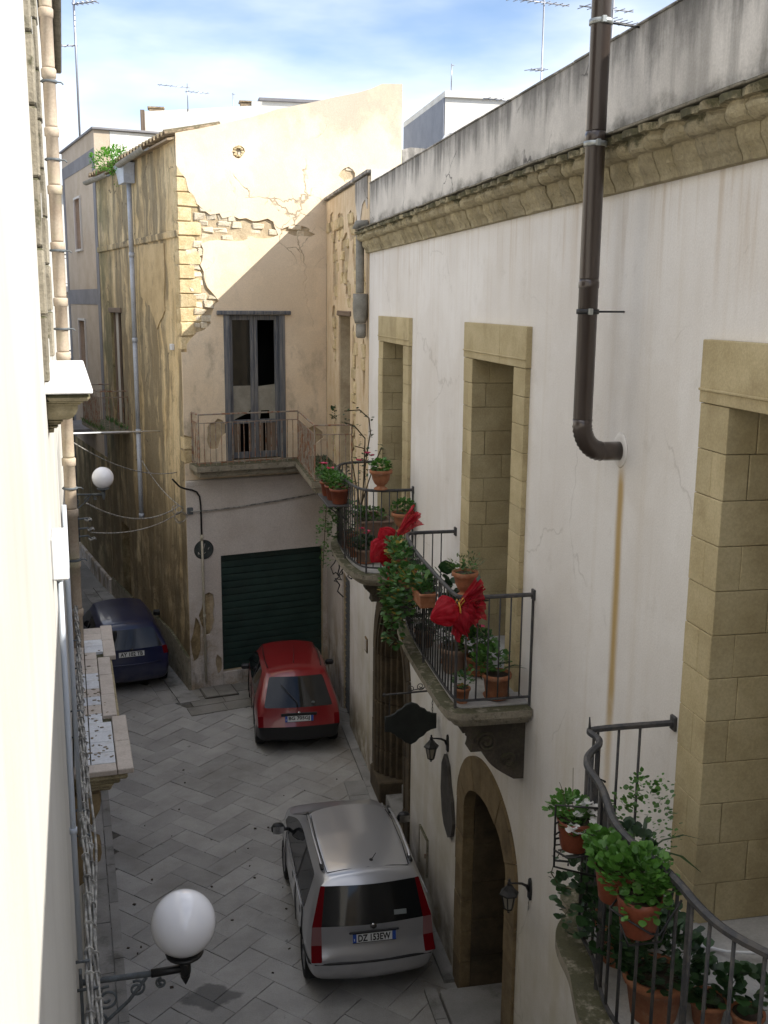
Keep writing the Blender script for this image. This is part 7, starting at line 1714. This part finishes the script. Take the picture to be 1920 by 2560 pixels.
for i, (x, y, lab) in enumerate(((2.30, 14.55, 'nearest terracotta pot of bright herbs hung outside the far balcony rail'), (2.27, 14.85, 'middle terracotta pot of feathery green hung outside the far balcony rail'), (2.25, 15.2, 'farthest terracotta pot with pink flowers hung outside the far balcony rail'))):
    t = thing('potted_plant', lab, 'potted plant', (x, y, 5.36), 0, G1); pot_round(t, .14, .22, 'plasticterra', True)
    leaves(t, [(0, 0, .30, .18, .18, .11), (-.08, .05, .36, .14, .14, .1)], 260, .036, ('leafbright', 'leaf', 'leaf')[i], upb=.6)
    if i == 2: flowers(t, [(-.1, .0, .48), (-.05, .1, .46), (.0, -.1, .42)], .06, 'petalred', 5)
t = thing('pot_shelf', 'dark iron shelf carrying three pots outside the far balcony rail', 'pot shelf', (2.3, 14.9, 5.33)); m = MB(); m.box((2.10, 14.38, 5.335), (2.42, 15.4, 5.357), .004)
for y in (14.5, 15.25): m.tube([(2.12, y, 5.33), (2.42, y, 5.10)], .012, 4)
m.build('shelf', M['iron'], t)
floor_pot('tall loose green shrub at the outer corner of the far balcony floor', 2.56, 15.35, 4.5, .13, .24, 'terracotta', [(0, 0, .5, .2, .22, .25), (-.15, 0, .6, .15, .2, .2), (-.2, .05, .3, .12, .15, .2)], 420, .045, 'leaf', G1)
t = floor_pot('dark cyclamen with red flowers at the near bars of the far balcony', 2.64, 14.35, 4.5, .14, .2, 'brownpot', [(0, 0, .28, .19, .19, .10)], 170, .055, 'leafdark', G1, saucer=True); flowers(t, [(.02, -.02, .46), (-.04, .05, .48), (.06, .03, .44), (0, -.06, .43)], .045, 'petalred', 5)
floor_pot('yellowing straggly plant in a small pot beside the dark cyclamen', 2.56, 14.75, 4.5, .1, .16, 'terracotta', [(0, 0, .26, .16, .16, .14)], 130, .04, 'leafthin', G1)
t = thing('climbing_creeper', 'green creeper trailing down from the far balcony shelf in front of the garage house', 'creeper', (2.22, 15.2, 5.1), 0, G1); leaves(t, [(0, .1, -.1, .12, .25, .2), (-.05, .2, -.4, .1, .2, .22), (.0, .1, -.7, .08, .15, .2)], 220, .04, 'leaf', droop=.3); stems(t, [arc_stem((0, .1, .1), (-.05, .15, -.9), .05)], .006)
t = thing('bare_vine', 'bare twisted cable and vine knot hanging beneath the far balcony', 'vine', (2.45, 15.6, 4.15))
r_ = random.Random(21); 
for k in range(6):
    p = Vector((r_.uniform(-.1, .1), r_.uniform(-.1, .1), .2)); pts = [tuple(p)]
    for i in range(9): p += Vector((r_.uniform(-.10, .10), r_.uniform(-.08, .08), r_.uniform(-.12, .05))); pts.append(tuple(p))
    stems(t, [pts], .011, 'black', 'vine_stem')
# ---- weeds
t = thing('weed_tuft', 'bright green weed tuft growing on the eave of the ochre flank', 'weed', tuple(SF(4.75, .25, 11.2)))
leaves(t, [(0, 0, .14, .5, .62, .28), (.1, .2, .34, .3, .4, .18), (0, -.5, .05, .24, .34, .24)], 1300, .08, 'weed', round_=False, asp=.4, upb=.6)
leaves(t, [(.1, -.3, -.25, .10, .2, .2)], 60, .05, 'weed', round_=False, asp=.4)
t = nm(MB().build('grass', M['weed']), 'grass growing along the mossy lane balcony of the ochre flank', 'grass', kind='stuff') if False else None
m = MB()
for _ in range(420):
    v = rnd.uniform(5.15, 7.45); n_ = rnd.choice([rnd.uniform(.02, .14), rnd.uniform(.6, .76)]); p = SF(v, n_, 5.1); add_leaf(m, tuple(p), (rnd.uniform(-.5, .5), rnd.uniform(-.5, .5), 1), rnd.uniform(.06, .24), .014, .4, round_=False)
nm(m.build('grass', M['leaf'], None, False, fix=False), 'grass sprouting along the small lane balcony of the ochre flank', 'grass', kind='stuff')
m = MB()
for _ in range(260):
    x = rnd.uniform(2.55, 3.15); y = rnd.uniform(18.8, 21.8); add_leaf(m, (x, y, 4.97), (rnd.uniform(-.6, .6), rnd.uniform(-.6, .6), 1), rnd.uniform(.05, .16), .02, .4, round_=False)
nm(m.build('grass', M['leafdark'], None, False, fix=False), 'dark weeds sprouting in the corner of the rusty balcony', 'weeds', kind='stuff')
t = thing('wall_weed', 'small weed sprouting from the peeling wall above the corner balcony', 'weed', (3.17, 20.7, 6.0)); leaves(t, [(0, 0, 0, .06, .12, .16)], 40, .06, 'leafdark')
m = MB()
for (x, y) in [(rnd.uniform(-.8, 2.9), rnd.uniform(10.5, 19)) for _ in range(38)]:
    a = rnd.uniform(0, 6.3); r1 = rnd.uniform(.008, .022); m.obox((x, y, .008), (r1, r1*rnd.uniform(.4, .9), .006), Matrix.Rotation(a, 3, 'Z'), .002)
nm(m.build('litter', M['soil'], None, False), 'scattered dry leaves and droppings on the street paving', 'litter', kind='stuff')
m = MB()
for k in range(90):
    s_ = 8.45+abs(rnd.gauss(0, 1.1)); 
    if s_ > 12: continue
    n_ = rnd.uniform(.03, .33); p = LFm(s_, n_, 4.40); r1 = rnd.uniform(.003, .013); m.obox((p.x, p.y, 4.403), (r1, r1*1.5, .002), Matrix.Rotation(rnd.uniform(0, 6), 3, 'Z'), .001)
nm(m.build('lichen', M['lichen'], None, False), 'brown lichen crusts scattered over the tiled balcony floor', 'lichen', kind='stuff')
# ================================================================== the street behind the camera (unseen, closes the lane)
m = MB(); m.box((3.2, -32, -.2), (9, -4.2, 10.05)); nm(m.build('street_wall', M['palazzo']), 'plain continuation of the palazzo front further down the street', 'wall', kind='structure')
m = MB(); m.box((-8, -36, -.2), (9, -32.2, 11.0)); nm(m.build('street_wall', M['facade']), 'plain house front closing the street behind the viewpoint', 'wall', kind='structure')
m = MB(); m.box((-8, -32, -.2), (-.25, -3.3, 11.0)); nm(m.build('street_wall', M['left']), 'plain continuation of the left house front further down the street', 'wall', kind='structure')
